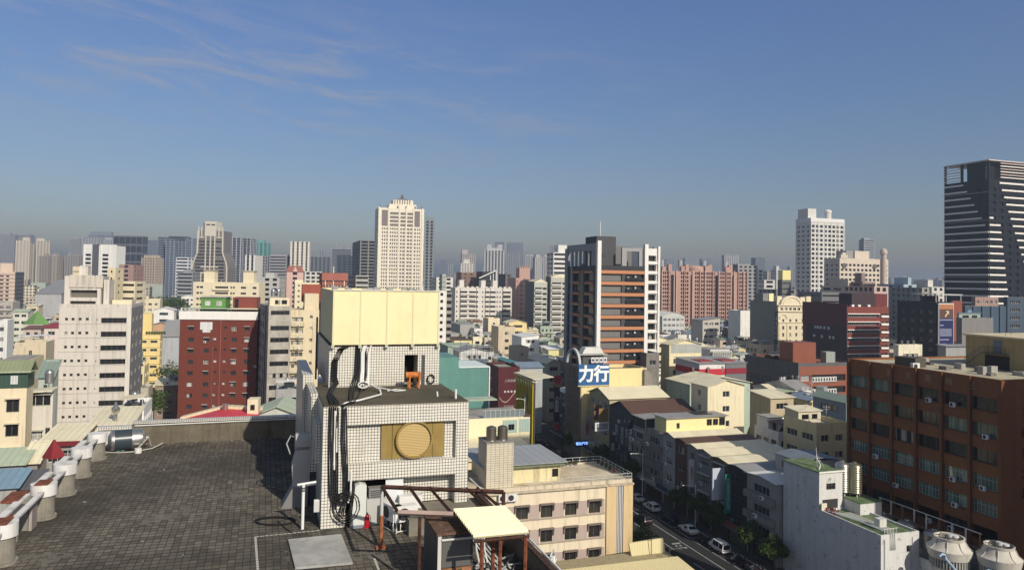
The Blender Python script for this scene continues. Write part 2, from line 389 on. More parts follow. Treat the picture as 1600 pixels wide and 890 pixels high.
# (name, label, left, right, top, distance, colour, options)
FAR = [
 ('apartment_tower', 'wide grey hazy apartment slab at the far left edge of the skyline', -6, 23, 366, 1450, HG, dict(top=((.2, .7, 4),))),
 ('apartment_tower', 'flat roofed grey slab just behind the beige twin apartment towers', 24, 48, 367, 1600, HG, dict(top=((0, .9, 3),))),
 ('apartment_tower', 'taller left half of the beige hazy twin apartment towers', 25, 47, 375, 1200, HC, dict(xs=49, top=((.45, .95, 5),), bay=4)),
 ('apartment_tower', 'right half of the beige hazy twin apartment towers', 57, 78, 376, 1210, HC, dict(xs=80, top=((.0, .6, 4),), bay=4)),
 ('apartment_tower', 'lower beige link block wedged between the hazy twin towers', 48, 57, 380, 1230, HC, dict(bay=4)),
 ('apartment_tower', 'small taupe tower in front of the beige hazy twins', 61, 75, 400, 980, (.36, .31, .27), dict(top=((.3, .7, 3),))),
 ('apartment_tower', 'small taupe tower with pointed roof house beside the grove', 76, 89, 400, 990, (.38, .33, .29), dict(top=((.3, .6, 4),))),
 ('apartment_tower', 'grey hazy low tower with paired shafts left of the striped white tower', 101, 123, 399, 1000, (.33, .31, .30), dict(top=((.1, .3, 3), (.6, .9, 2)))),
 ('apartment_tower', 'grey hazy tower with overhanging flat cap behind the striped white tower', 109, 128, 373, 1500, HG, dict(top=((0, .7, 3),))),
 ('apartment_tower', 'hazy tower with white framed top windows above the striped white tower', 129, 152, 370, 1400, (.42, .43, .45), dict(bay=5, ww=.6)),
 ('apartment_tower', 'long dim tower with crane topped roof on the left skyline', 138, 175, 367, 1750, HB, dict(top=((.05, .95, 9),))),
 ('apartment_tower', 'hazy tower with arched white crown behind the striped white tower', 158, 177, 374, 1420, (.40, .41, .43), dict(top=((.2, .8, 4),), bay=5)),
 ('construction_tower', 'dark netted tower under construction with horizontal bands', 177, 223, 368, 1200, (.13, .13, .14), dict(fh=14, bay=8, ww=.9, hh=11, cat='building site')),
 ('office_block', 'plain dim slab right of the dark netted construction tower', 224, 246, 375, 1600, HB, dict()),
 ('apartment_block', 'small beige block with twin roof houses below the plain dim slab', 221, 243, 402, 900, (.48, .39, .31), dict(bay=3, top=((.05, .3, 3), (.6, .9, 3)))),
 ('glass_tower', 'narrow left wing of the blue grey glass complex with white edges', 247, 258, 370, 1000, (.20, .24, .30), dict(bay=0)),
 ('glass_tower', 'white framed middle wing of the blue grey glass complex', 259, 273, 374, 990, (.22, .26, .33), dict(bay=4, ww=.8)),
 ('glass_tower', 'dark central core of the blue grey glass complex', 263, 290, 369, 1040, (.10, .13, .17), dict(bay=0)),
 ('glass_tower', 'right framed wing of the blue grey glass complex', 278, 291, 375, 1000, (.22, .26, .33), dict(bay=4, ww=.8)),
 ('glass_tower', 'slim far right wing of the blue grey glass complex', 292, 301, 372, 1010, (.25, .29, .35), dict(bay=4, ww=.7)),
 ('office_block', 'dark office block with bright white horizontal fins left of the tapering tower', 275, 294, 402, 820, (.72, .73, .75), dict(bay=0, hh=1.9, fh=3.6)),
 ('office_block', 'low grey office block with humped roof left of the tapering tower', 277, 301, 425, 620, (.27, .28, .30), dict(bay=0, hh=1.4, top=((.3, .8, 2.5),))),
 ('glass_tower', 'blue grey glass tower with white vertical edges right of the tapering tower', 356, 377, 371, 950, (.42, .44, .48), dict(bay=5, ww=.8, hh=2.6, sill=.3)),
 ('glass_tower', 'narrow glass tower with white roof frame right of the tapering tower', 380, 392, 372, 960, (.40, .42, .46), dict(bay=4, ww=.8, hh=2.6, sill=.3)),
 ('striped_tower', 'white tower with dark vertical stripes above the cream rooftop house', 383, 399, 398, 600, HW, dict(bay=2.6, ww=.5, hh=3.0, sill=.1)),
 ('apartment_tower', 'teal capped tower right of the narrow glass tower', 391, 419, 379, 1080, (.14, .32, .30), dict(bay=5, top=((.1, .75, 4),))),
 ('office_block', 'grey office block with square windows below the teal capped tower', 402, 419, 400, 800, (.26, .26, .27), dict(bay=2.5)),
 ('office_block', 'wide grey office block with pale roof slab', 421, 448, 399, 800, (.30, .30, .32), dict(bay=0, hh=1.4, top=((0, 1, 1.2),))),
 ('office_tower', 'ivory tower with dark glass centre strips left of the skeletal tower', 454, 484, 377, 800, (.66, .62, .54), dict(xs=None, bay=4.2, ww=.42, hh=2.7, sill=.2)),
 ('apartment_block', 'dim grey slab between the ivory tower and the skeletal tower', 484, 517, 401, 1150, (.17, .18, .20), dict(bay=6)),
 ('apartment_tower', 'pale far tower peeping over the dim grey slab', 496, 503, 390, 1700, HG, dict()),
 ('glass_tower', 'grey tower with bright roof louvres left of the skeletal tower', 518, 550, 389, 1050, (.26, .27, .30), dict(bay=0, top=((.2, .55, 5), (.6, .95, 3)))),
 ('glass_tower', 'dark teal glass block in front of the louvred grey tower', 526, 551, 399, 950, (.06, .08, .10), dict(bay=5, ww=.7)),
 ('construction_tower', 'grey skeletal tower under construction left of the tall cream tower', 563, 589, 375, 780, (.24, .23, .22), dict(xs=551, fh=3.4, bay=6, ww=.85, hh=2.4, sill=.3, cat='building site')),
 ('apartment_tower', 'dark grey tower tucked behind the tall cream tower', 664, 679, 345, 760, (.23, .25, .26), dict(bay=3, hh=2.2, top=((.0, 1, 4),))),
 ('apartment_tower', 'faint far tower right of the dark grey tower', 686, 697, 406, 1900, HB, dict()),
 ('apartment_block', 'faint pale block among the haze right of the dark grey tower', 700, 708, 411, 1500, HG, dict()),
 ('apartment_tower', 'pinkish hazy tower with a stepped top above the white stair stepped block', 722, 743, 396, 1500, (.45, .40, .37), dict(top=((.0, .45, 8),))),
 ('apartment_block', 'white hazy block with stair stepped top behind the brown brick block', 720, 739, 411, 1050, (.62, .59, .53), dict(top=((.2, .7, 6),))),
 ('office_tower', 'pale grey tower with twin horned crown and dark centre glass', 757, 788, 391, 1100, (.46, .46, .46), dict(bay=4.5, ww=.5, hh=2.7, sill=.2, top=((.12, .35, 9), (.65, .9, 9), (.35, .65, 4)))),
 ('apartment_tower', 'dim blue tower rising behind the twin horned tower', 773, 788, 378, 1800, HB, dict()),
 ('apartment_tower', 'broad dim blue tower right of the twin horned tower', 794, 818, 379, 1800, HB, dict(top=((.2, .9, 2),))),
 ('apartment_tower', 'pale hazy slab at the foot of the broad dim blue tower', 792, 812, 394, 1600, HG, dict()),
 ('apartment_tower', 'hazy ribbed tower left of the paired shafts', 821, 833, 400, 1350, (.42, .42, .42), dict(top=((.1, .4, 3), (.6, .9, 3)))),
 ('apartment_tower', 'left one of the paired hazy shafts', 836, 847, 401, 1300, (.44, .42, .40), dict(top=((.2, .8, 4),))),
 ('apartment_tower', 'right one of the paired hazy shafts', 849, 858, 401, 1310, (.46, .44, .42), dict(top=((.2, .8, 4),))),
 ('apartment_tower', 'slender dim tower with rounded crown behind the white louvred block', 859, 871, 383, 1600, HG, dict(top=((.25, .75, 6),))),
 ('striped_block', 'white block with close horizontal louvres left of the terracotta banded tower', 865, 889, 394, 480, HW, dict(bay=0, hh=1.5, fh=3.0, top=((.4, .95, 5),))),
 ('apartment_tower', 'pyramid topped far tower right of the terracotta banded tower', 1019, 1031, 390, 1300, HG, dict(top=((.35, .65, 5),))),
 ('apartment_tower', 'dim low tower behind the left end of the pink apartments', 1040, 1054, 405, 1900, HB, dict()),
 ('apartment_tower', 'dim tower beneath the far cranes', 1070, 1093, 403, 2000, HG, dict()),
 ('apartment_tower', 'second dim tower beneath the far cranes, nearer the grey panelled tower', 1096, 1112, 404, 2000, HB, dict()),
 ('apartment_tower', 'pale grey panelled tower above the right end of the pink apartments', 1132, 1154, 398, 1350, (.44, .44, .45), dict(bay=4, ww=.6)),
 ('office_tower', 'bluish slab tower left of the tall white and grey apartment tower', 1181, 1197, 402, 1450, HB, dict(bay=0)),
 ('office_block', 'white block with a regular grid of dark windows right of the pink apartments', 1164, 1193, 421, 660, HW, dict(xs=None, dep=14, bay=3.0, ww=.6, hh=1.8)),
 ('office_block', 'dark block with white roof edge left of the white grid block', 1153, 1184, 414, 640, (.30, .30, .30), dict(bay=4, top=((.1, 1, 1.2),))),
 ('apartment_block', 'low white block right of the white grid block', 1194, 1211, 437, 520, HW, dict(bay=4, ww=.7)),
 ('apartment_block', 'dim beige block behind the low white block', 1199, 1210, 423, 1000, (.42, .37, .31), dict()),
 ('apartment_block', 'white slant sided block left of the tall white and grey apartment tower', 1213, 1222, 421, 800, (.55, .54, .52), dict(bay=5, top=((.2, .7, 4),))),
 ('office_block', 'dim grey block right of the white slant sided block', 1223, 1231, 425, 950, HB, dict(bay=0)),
 ('office_block', 'dim grey taller block touching the tall white and grey apartment tower', 1232, 1242, 421, 960, HB, dict(bay=0, top=((.3, .7, 4),))),
 ('glass_tower', 'grey glass tower with louvred front behind the beige fortress apartments', 1350, 1367, 374, 880, (.30, .32, .35), dict(xs=1342, bay=0, hh=1.2, fh=2.8, top=((.1, .6, 2),))),
]
for nm, lb, xl, xr, y, d, c, k in FAR:
    k.setdefault('rot', GA if k.get('xs') else rnd.choice((0, .1, .2, -.1)))
    T(nm, lb, xl, xr, y, d, c, **k)
# far skyline that reads as one mass
def mass(name, items, mats):
    mb = MB()
    for X, Y, w, dp, h, m, a in items:
        xf = Matrix.Translation((X, Y, 0)) @ Matrix.Rotation(a, 4, 'Z')
        mb.box(-w/2, w/2, -dp/2, dp/2, -.5, h, m, xf)
        if w > 12 and h < 30 and (int(X*7) % 3):
            mb.box(-w*.3, w*.1, -dp*.2, dp*.2, h-.1, h+3, m, xf)
        if h > 34:
            mb.box(-w*.2, w*.25, -dp*.2, dp*.2, h-.1, h+4, m, xf)
    return tag(mb.build(name, mats), kind='stuff')
def m_mass(key, col, fh=3.2, bw=3.5):
    m, nt = newmat(key); t = nd(nt, 'ShaderNodeTexCoord')
    p = nd(nt, 'ShaderNodeSeparateXYZ', {0: t.outputs['Object']}).outputs; n = nd(nt, 'ShaderNodeSeparateXYZ', {0: t.outputs['Normal']}).outputs
    fz = mth(nt, 'FRACT', mth(nt, 'DIVIDE', p[2], fh)); fx = mth(nt, 'FRACT', mth(nt, 'DIVIDE', mth(nt, 'ADD', p[0], mth(nt, 'MULTIPLY', p[1], .4)), bw))
    w = mth(nt, 'MULTIPLY', mth(nt, 'MULTIPLY', mth(nt, 'GREATER_THAN', fz, .45), mth(nt, 'GREATER_THAN', fx, .4)), mth(nt, 'LESS_THAN', n[2], .5))
    a = noise(nt, t.outputs['Object'], .012, 3); c = mixc(nt, ramp(nt, a, (.35, 0.), (.65, 1.)), shade(col, .55), shade(col, 1.15))
    c = mixc(nt, w, c, (.04, .045, .05)); bsdf(nt, c, .8); return m
MASSM = [m_mass('far wall '+k, c) for k, c in (('white', (.62, .60, .56)), ('cream', (.6, .53, .4)), ('grey', (.3, .3, .3)), ('pink', (.42, .27, .22)), ('dark', (.12, .13, .14)))]
MASSM += [mat('plain', c, rough=.7) for c in ((.35, .4, .34), (.25, .3, .34), (.7, .68, .62), (.2, .1, .07))]
r2 = random.Random(3); it = []
for k in range(330):
    d = r2.uniform(1900, 4200); px = r2.choice((r2.uniform(1385, 1600), r2.uniform(1385, 1480), r2.uniform(0, 1600), r2.uniform(0, 1600), r2.uniform(660, 1240)))
    hh = r2.uniform(25, 75) if px > 1385 else r2.choice((r2.uniform(25, 60), r2.uniform(40, 95)))*d/3200
    p = PD(px, 430, d); it.append((p.x, d, r2.uniform(18, 40), 20, hh, r2.choice((0, 2, 2, 1)), r2.uniform(-.3, .3)))
mass('distant_towers', it, MASSM)
it = []
for k in range(5200):
    d = 760*(6.5**r2.random()); px = r2.uniform(-150, 1750)
    X = (px-800)/1150*d; h = r2.choice((r2.uniform(7, 14),)*5+(r2.uniform(14, 22), r2.uniform(18, 34)))
    it.append((X, d, r2.uniform(8, 24), r2.uniform(10, 20), h, r2.choice((0, 0, 0, 1, 1, 2, 2, 3, 5, 5, 6, 7, 7, 8)), GA+r2.choice((0, 0, .1))))
mass('distant_rooftops', it, MASSM)
# wooded strip on the left skyline
# ------------------------------------------------------------------ mid-distance buildings, each a thing with its parts
def text_mesh(s, size, bold=.0, depth=.02, vertical=False, name='lettering', sp=1.0):
    cu = bpy.data.curves.new(name, 'FONT'); cu.body = '\n'.join(s) if vertical else s
    cu.size = size; cu.offset = bold*size; cu.extrude = depth; cu.align_x = 'CENTER'; cu.align_y = 'CENTER'; cu.resolution_u = 3
    cu.space_line = .85*sp; cu.space_character = sp
    o = bpy.data.objects.new(name, cu); COL.objects.link(o); bpy.context.view_layer.update()
    me = bpy.data.meshes.new_from_object(o.evaluated_get(bpy.context.evaluated_depsgraph_get()))
    bpy.data.objects.remove(o); me.transform(Matrix.Rotation(R(90), 4, 'X')); return me
def lettering(s, size, col, parent, loc, rz=0, name='lettering', emit=0, **k):
    me = text_mesh(s, size, name=name, **k); me.materials.clear()
    me.materials.append(glow(col, emit) if emit else mat('plain', col, var=.05, rough=.5)); return put(name, me, parent, loc, rz)
def glow(col, e):
    key = ('glow', col, e)
    if key not in MC:
        m, nt = newmat(str(key)); b = bsdf(nt, col, .5); b.inputs['Emission Color'].default_value = (*col, 1); b.inputs['Emission Strength'].default_value = e; MC[key] = m
    return MC[key]
class B:                                         # a building: local x along the front, y into depth
    def __init__(s, name, label, cat, c, w, d, h, rot=GA, group=None, z=0):
        s.o = thing(name, label, cat, (c[0], c[1], z), rot, group); s.w, s.d, s.h, s.rot = w, d, h, rot; s.c = Vector((c[0], c[1], z))
    def walls(s, m, ops=None, rec=.2, fill=None, z0=0, z1=None, name='wall', top=True, box=None, fm=None):
        mb = MB(); x, y, w, d = box or (0, 0, s.w, s.d)
        walls(mb, w, d, z0, s.h if z1 is None else z1, ops, rec, 0, 1 if fill else None, top, {k: 2 for k in fm} if fm else None)
        mats = [m, fill or m]+(list(fm.values())[:1] if fm else [])
        return mb.build(name, mats, s.o, (x, y, 0))
    def wins(s, ops, rec=.2, style='slide', fr=ALU, gl=GL, name='window', box=None):
        x, y, w, d = box or (0, 0, s.w, s.d)
        for f, l in ops.items():
            O, ax, n, ln = FACES[f](w, d)
            for xx, zz, ww, hh in l:
                put(name, winmesh(ww, hh, style, fr, gl), s.o, (x+O[0]+ax[0]*xx-n[0]*rec, y+O[1]+ax[1]*xx-n[1]*rec, zz), RZ[f])
    def box(s, name, x0, x1, y0, y1, z0, z1, m, parent=None):
        return MB().box(x0, x1, y0, y1, z0, z1).build(name, m, parent or s.o)
    def on(s, f, x, z, out=0):                   # local point on a face, and its turn
        O, ax, n, ln = FACES[f](s.w, s.d)
        return (O[0]+ax[0]*x+n[0]*out, O[1]+ax[1]*x+n[1]*out, z), RZ[f]
    def parapet(s, m, hh=.9, t=.18, name='parapet', z=None):
        z = s.h if z is None else z; mb = MB(); w, d = s.w, s.d; e = .003
        mb.box(-e, w+e, -e, t, z-.3, z+hh); mb.box(-e, w+e, d-t, d+e, z-.3, z+hh); mb.box(-e, t, t, d-t, z-.3, z+hh); mb.box(w-t, w+e, t, d-t, z-.3, z+hh)
        return mb.build(name, m, s.o)
ACW = mat('plain', (.62, .62, .60), rough=.5, var=.2); ACG = mat('plain', (.03, .03, .035), rough=.6)
_ac = []
def ac_mesh():
    if not _ac:
        mb = MB(); mb.box(-.42, .42, -.34, 0, 0, .62); mb.cyl(0, 0, 0, .012, .24, 14, 1, xf=Matrix.Translation((-.1, -.341, .31)) @ Matrix.Rotation(R(90), 4, 'X'))
        mb.box(-.36, -.30, -.3, 0, -.08, -.003, 1); mb.box(.30, .36, -.3, 0, -.08, -.003, 1)
        _ac.append(mb.mesh('air_conditioner', [ACW, ACG]))
    return _ac[0]
def ac_on(b, f, x, z, out=.003, s=1.0):
    l, r = b.on(f, x, z, out); o = put('air_conditioner', ac_mesh(), b.o, l, r); o.scale = (s, s, s); return o
def frame_from(xl, xr, y, d, xs=None, dep=12, rot=GA): return spec(xl, xr, y, d, xs, dep, rot)
STEEL = mat('steel', (.55, .55, .53), rough=.3)
def tank_mb(h=1.7, r=.6, stand=.8):
    mb = MB(); p = [(.05, stand)]; n = 6
    for k in range(n+1):
        z = stand+h*k/n; p += [(r*(1 if k % 2 else .96), z)]
    p += [(r*.75, stand+h+.16), (.18, stand+h+.24), (.17, stand+h+.34), (.02, stand+h+.35)]
    mb.lathe(p, 16)
    for a in (.4, 1.97, 3.54, 5.1): mb.cyl(.8*r*math.cos(a), .8*r*math.sin(a), 0, stand, .04, 5)
    return mb
TANKM = None
def tank_mesh():
    global TANKM
    if TANKM is None: TANKM = tank_mb().mesh('water_tank', [STEEL])
    return TANKM

# tall cream tower with crown
c, w, dp, zt = spec(591.5, 663, 324, 645, 586.5, rot=.3)
b = B('cream_tower', 'tall cream residential tower with stepped crown and finial, tallest in the centre', 'tower', c, w, dp, zt, .3)
CT = mat('wall', (.74, .68, .55), dirt=.25); CTD = mat('wall', (.20, .17, .16), dirt=.2)
fh = 3.25; n = 27; zb = zt-n*fh-17; cw = w/36
cols = [(x*cw, 1.0*cw) for x in (3, 4.7, 6.4)]+[(x*cw, 1.1*cw) for x in (9.2, 10.9, 12.6, 14.3)]+[(17.2*cw, 1.4*cw), (19.2*cw, 1.8*cw), (22.5*cw, 2*cw), (25*cw, 1.6*cw), (28.2*cw, 1.5*cw), (30.6*cw, 1*cw), (32.2*cw, 1*cw)]
ops = {'F': rows(n, fh, zb, cols, 1.9), 'L': rows(n, fh, zb, bays(dp, 4, .4), 1.9)}
ops['F'] += [(2.6*cw, zt-16, 4.6*cw, 14), (27.6*cw, zt-16, 5*cw, 14)]
ops['F'] += [(x*cw, zt-16+k*3.4, ww*cw, 2.2) for k in range(4) for x, ww in ((9, 6.6), (17, 4.2), (22.2, 5))]
b.walls(CT, ops, .4, CTD)
for i, x in enumerate((0, 7.6, 16, 21.3, 27, 34)): b.box('pier', x*cw, (x+1.2)*cw, -.5, -.003, zb, zt+.8, CT)
b.box('crown_tier', w*.24, w*.84, dp*.15, dp*.8, zt-.002, zt+4, CT); b.box('crown_tier', w*.33, w*.77, dp*.2, dp*.75, zt+4, zt+8, CT)
for k in range(7): b.box('crown_fin', w*(.36+.055*k), w*(.375+.055*k), dp*.18, dp*.2-.003, zt+4.2, zt+9, CTD)
mb = MB()
for (rr, z) in ((2.4, 8), (1.9, 10), (1.3, 11.8)): mb.lathe([(rr*.3, zt+z), (rr, zt+z+.6), (rr*.9, zt+z+1.2), (rr*.25, zt+z+2)], 8, cx=w*.55, cy=dp*.45)
for dx in (-2.6, 2.6): mb.lathe([(.4, zt+8), (1.2, zt+9), (.3, zt+10.2)], 8, cx=w*.55+dx, cy=dp*.45)
mb.build('finial', CTD, b.o)
for x in (.03, .2, .42, .6, .8, .95): MB().lathe([(.5, zt), (.9, zt+1), (.3, zt+2.6)], 8, cx=w*x, cy=.8).build('corner_urn', CTD, b.o)

# tapering hourglass tower
c, w, dp, zt = spec(301, 357, 355, 700, rot=0, dep=22)
b = B('tapering_tower', 'beige tower with flared shoulders and vertical white ribs tapering to a square top', 'tower', c, w, dp, zt, 0)
CR = mat('wall', (.62, .57, .48), dirt=.25); GW = mat('wall', (.19, .175, .165), dirt=.3)
prof = [(.0, 0), (.0, zt-38), (.03, zt-33), (.13, zt-24), (.14, zt-3)]
pl = [(w*f, z) for f, z in prof]+[(w*(1-f), z) for f, z in prof[::-1]]
mb = MB(); mb.prism(pl, .6, dp); mb.build('wall', GW, b.o)
def rib(f0, f1, z0, z1, y0=0, m=CR, name='rib'): b.box(name, w*f0, w*f1, y0, .597, z0, z1, m)
for sgn in (0, 1):
    e = [(w*f, z) for f, z in prof]; q = e+[(x+w*.035, z) for x, z in e[::-1]]
    if sgn: q = [(w-x, z) for x, z in q][::-1]
    MB().prism(q, -.1, .597).build('edge_rib', CR, b.o)
for f in (.36, .49, .61): rib(f, f+.03, zt-44, zt-8)
for f in (.25, .71): rib(f, f+.03, zt-80, zt-44, -.05)
for f in (.14, .83): rib(f, f+.025, zt-80, zt-50, -.05)
rib(.25, .74, zt-44, zt-42.5, -.12); rib(.25, .74, zt-38, zt-36.8, -.12); rib(.17, .33, zt-10, zt-9, -.1); rib(.66, .83, zt-10, zt-9, -.1)
for k in range(26):
    z = zt-14-k*3.1; f = .15 if z > zt-26 else .06
    for a0, a1 in ((f+.03, .35), (.40, .48), (.53, .60), (.65, 1-f-.04)): b.box('window_strip', w*a0, w*a1, .54, .597, z, z+1.3, GLD)
b.box('top_block', w*.34, w*.66, .2, dp*.6, zt-8, zt+6, CR); b.box('top_block', w*.29, w*.34-.003, 1, dp*.5, zt-3, zt+4.5, GW)
for f0 in (.38, .52): b.box('window_strip', w*f0, w*(f0+.1), .14, .197, zt+2.2, zt+3.4, GLD)
for f in (.16, .24, .72, .82): rib(f, f+.03, zt-10, zt+.5)

# white striped twin block tower
c, w, dp, zt = spec(131, 182, 383, 580, rot=0, dep=14)
b = B('white_twin_tower', 'white twin tower with dark balconies and a charcoal recess between its halves', 'tower', c, w, dp, zt, 0)
WT = mat('wall', (.74, .73, .69), dirt=.2); CH = mat('wall', (.10, .10, .11), dirt=.2)
ops = {'F': rows(14, 3.2, zt-6-14*3.2, [(w*.05, w*.18), (w*.57, w*.19)], 1.9, .7)}
b.walls(WT, ops, .8, GLD); b.box('recess_panel', w*.27, w*.47, -.15, -.003, 0, zt+1, CH)
b.box('roof_frame', 0, w*.26, 0, .5, zt, zt+.8, WT); b.box('roof_frame', w*.5, w, 0, .5, zt, zt+.8, WT)
for f in (0, .24, .52, .78, .96): b.box('pier', w*f, w*(f+.03), -.4, -.003, 0, zt+.8, WT)
b.box('side_wing', -w*.14, -.003, 2, dp, 0, zt-16, WT)

# pink apartment row
c, w, dp, zt = spec(1034, 1168, 423, 590, dep=16, rot=.05)
b = B('pink_apartments', 'long salmon pink apartment block with dark slots and rooftop drums', 'apartment block', c, w, dp, zt, .05)
PK = mat('wall', (.47, .30, .245), dirt=.3); PKD = mat('wall', (.035, .028, .028), dirt=.2); PKL = mat('wall', (.60, .40, .32), dirt=.2)
ops = []; slots = (.105, .155, .335, .62, .82)
for f in slots: ops.append((w*f, 3, w*(.035 if f in (.105, .62) else .012), zt-6))
x = .012
while x < .985:
    if not any(f-.02 < x < f+.045 for f in slots): ops += [(w*x, 4+k*3.15, w*.0165, 2.0) for k in range(16)]
    x += .0235
b.walls(PK, {'F': ops}, 1.2, PKD)
for f0, f1 in ((.0, .09), (.165, .27), (.355, .45), (.5, .6), (.66, .76), (.84, .9), (.95, 1)):
    b.box('bay', w*f0, w*(f0+.01), -.9, -.003, 2, zt+1, PKL); b.box('bay', w*(f1-.01), w*f1, -.9, -.003, 2, zt+1, PK)
for f, hh in ((.02, 5), (.09, 8), (.24, 6), (.29, 8), (.52, 7), (.56, 8), (.76, 6), (.8, 8)): b.box('rooftop_block', w*f, w*(f+.04), 3, 9, zt-.002, zt+hh*.7, PK)
for f in (.03, .245, .525, .78): MB().cyl(w*f, 8, zt+3, zt+9, 1.9, 14).build('water_drum', mat('plain', (.33, .33, .33)), b.o)
MB().lathe([(7, zt), (7, zt+3), (6, zt+4.2), (2, zt+5), (.1, zt+5.1)], 24, cx=w*.42, cy=8).build('dome', PK, b.o)

# tall white-grey apartment tower (right)
c, w, dp, zt = spec(1267, 1319, 342, 600, 1243.5)
b = B('white_apartment_tower', 'tall white and grey apartment tower with a rooftop block and round tank', 'tower', c, w, dp, zt)
WG = mat('wall', (.60, .58, .54), dirt=.5); WGL = mat('wall', (.33, .33, .34), dirt=.3)
ops = {'F': rows(25, 3.75, zt-4-25*3.75, bays(w, 3.7, .66, .3), 2.2, .9), 'L': rows(25, 3.75, zt-4-25*3.75, bays(dp, 4.6, .5), 1.6)}
b.walls(WG, ops, .9, GLD); b.box('parapet_band', -.2, w+.2, -.25, dp, zt-2, zt+1, mat('wall', (.7, .69, .66), dirt=.3))
b.box('rooftop_block', -w*.0+.5, w*.26, 4, 16, zt+1, zt+9, WG); MB().cyl(w*.72, 8, zt+1, zt+7, 2.6, 16).build('water_drum', WG, b.o)
MB().lathe([(2.9, zt+7), (2.9, zt+8.2), (1.2, zt+9.4)], 16, cx=w*.72, cy=8).build('drum_cap', WHITE and mat('wall', WHITE), b.o)
for k in range(6): b.box('pier', w*(k/5)-.2*(k == 5), w*(k/5)+.35, -.35, -.003, 0, zt-2, mat('wall', (.66, .65, .62), dirt=.3))
# beige fortress
c, w, dp, zt = spec(1312, 1388, 405, 470, 1288)
b = B('beige_apartments', 'broad beige apartment block with round clock motifs and a turret at its right end', 'apartment block', c, w, dp, zt)
BF = mat('wall', (.60, .52, .43), dirt=.4)
ops = {'F': rows(14, 3.1, zt-2-14*3.1, bays(w, 3.1, .62, .4), 1.5), 'L': rows(14, 3.1, zt-2-14*3.1, bays(dp, 3.8, .45), 1.2)}
b.walls(BF, ops, .6, GLD); b.parapet(BF, .8)
b.box('gable_step', w*.02, w*.16, -.2, 3, zt+.8, zt+3, BF); b.box('gable_step', w*.05, w*.12, -.2, 3, zt+3, zt+4.5, BF)
b.box('rooftop_block', w*.4, w*.7, 4, 14, zt-.002, zt+6, BF); b.box('rooftop_block', w*.25, w*.4-.003, 5, 14, zt-.002, zt+6, mat('wall', (.3, .29, .29)))
MB().lathe([(1.7, 0), (1.7, zt+4), (2.2, zt+4.3), (2.2, zt+6), (1.5, zt+7.4), (.3, zt+8)], 16, cx=w*.88, cy=-.9).build('turret', mat('wall', (.5, .42, .36)), b.o)
for f in (.09, .71): MB().cyl(0, 0, 0, .4, 1.7, 20, xf=Matrix.Translation((w*f, -.003, zt-4)) @ Matrix.Rotation(R(90), 4, 'X')).build('round_motif', mat('plain', (.12, .11, .10)), b.o)
b.box('canopy_band', w*.2, w*.62, -1.2, -.003, zt-17, zt-16, mat('wall', (.3, .25, .22)))

# black banded tower, right edge
c, w, dp, zt = spec(1545, 1640, 279, 335, 1475.5)
b = B('black_banded_tower', 'black glass tower ringed with bright white horizontal bands at the right edge', 'tower', c, w, dp, zt)
BK = mat('plain', (.010, .012, .018), rough=.4, spec=.2); BD = mat('plain', (.70, .66, .60), rough=.5, var=.1); BK2 = mat('plain', (.014, .016, .021), rough=.6, spec=.12)
n = 28; fh = 3.25
ops = {'F': rows(n, fh, zt-3-n*fh, bays(w, 4.5, .6), 1.6), 'L': rows(n, fh, zt-3-n*fh, bays(dp, 4.5, .6), 1.6)}
b.walls(BK2, ops, .5, BK)
for k in range(n):
    z = zt+1.6-(k+1)*fh; t = k/n
    l0 = max(0, dp*(.34-(k if k < 9 else 9)*.04)) if k < 10 else 0; l1 = 0 if k < 15 else dp*(.05+.06*(k-15))
    lx0, lx1 = l1, dp-l0 if k > 0 else dp*.5
    lx1 = dp if k > 6 else dp*(.45+.08*k)
    if lx1 > lx0+1: 
        mb = MB().box(-.45, -.003, dp-lx1, dp-lx0, z-.36, z+.36); mb.build('white_band', BD, b.o)
    fw = w*(.10+.012*k) if k > 5 else w*.06
    if k > 4: MB().box(0, min(fw, w*.3), -.45, -.003, z-.4, z+.4).build('white_band', BD, b.o)
    f0 = w*(.16+.035*k)
    if f0 < w*.95: MB().box(f0, w, -.46, -.003, z-.4, z+.4).build('white_band', BD, b.o)
    if k % 4 == 1: MB().box(-.6, -.455, 0, dp, z-1.2, z-1.02).build('thin_fin', mat('plain', (.4, .34, .3)), b.o)
for k in range(6):
    z = zt+.8+k*1.3
    MB().box(w*.18, w, -.3, .1, z, z+.45).build('crown_louvre', BD if k % 2 == 0 else mat('plain', (.45, .36, .31)), b.o)
    MB().box(-.3, .1, dp*.62, dp+.2, z-.2, z+.2).build('crown_louvre', BD if k % 2 == 0 else mat('plain', (.45, .36, .31)), b.o)
b.box('crown_slab', -.6, w, -.6, dp, zt+8.3, zt+8.8, mat('plain', (.5, .45, .42)))
b.box('crown_core', w*.02, w*.9, dp*.1, dp*.5, zt-.002, zt+8.3, BK2); b.box('crown_column', 0, .8, dp*.58, dp*.62, zt-.002, zt+8.3, BK2)
for f in (.0, .97): b.box('crown_column', .1, .8, dp*f, dp*f+.8, zt-.002, zt+8.3, BK2)

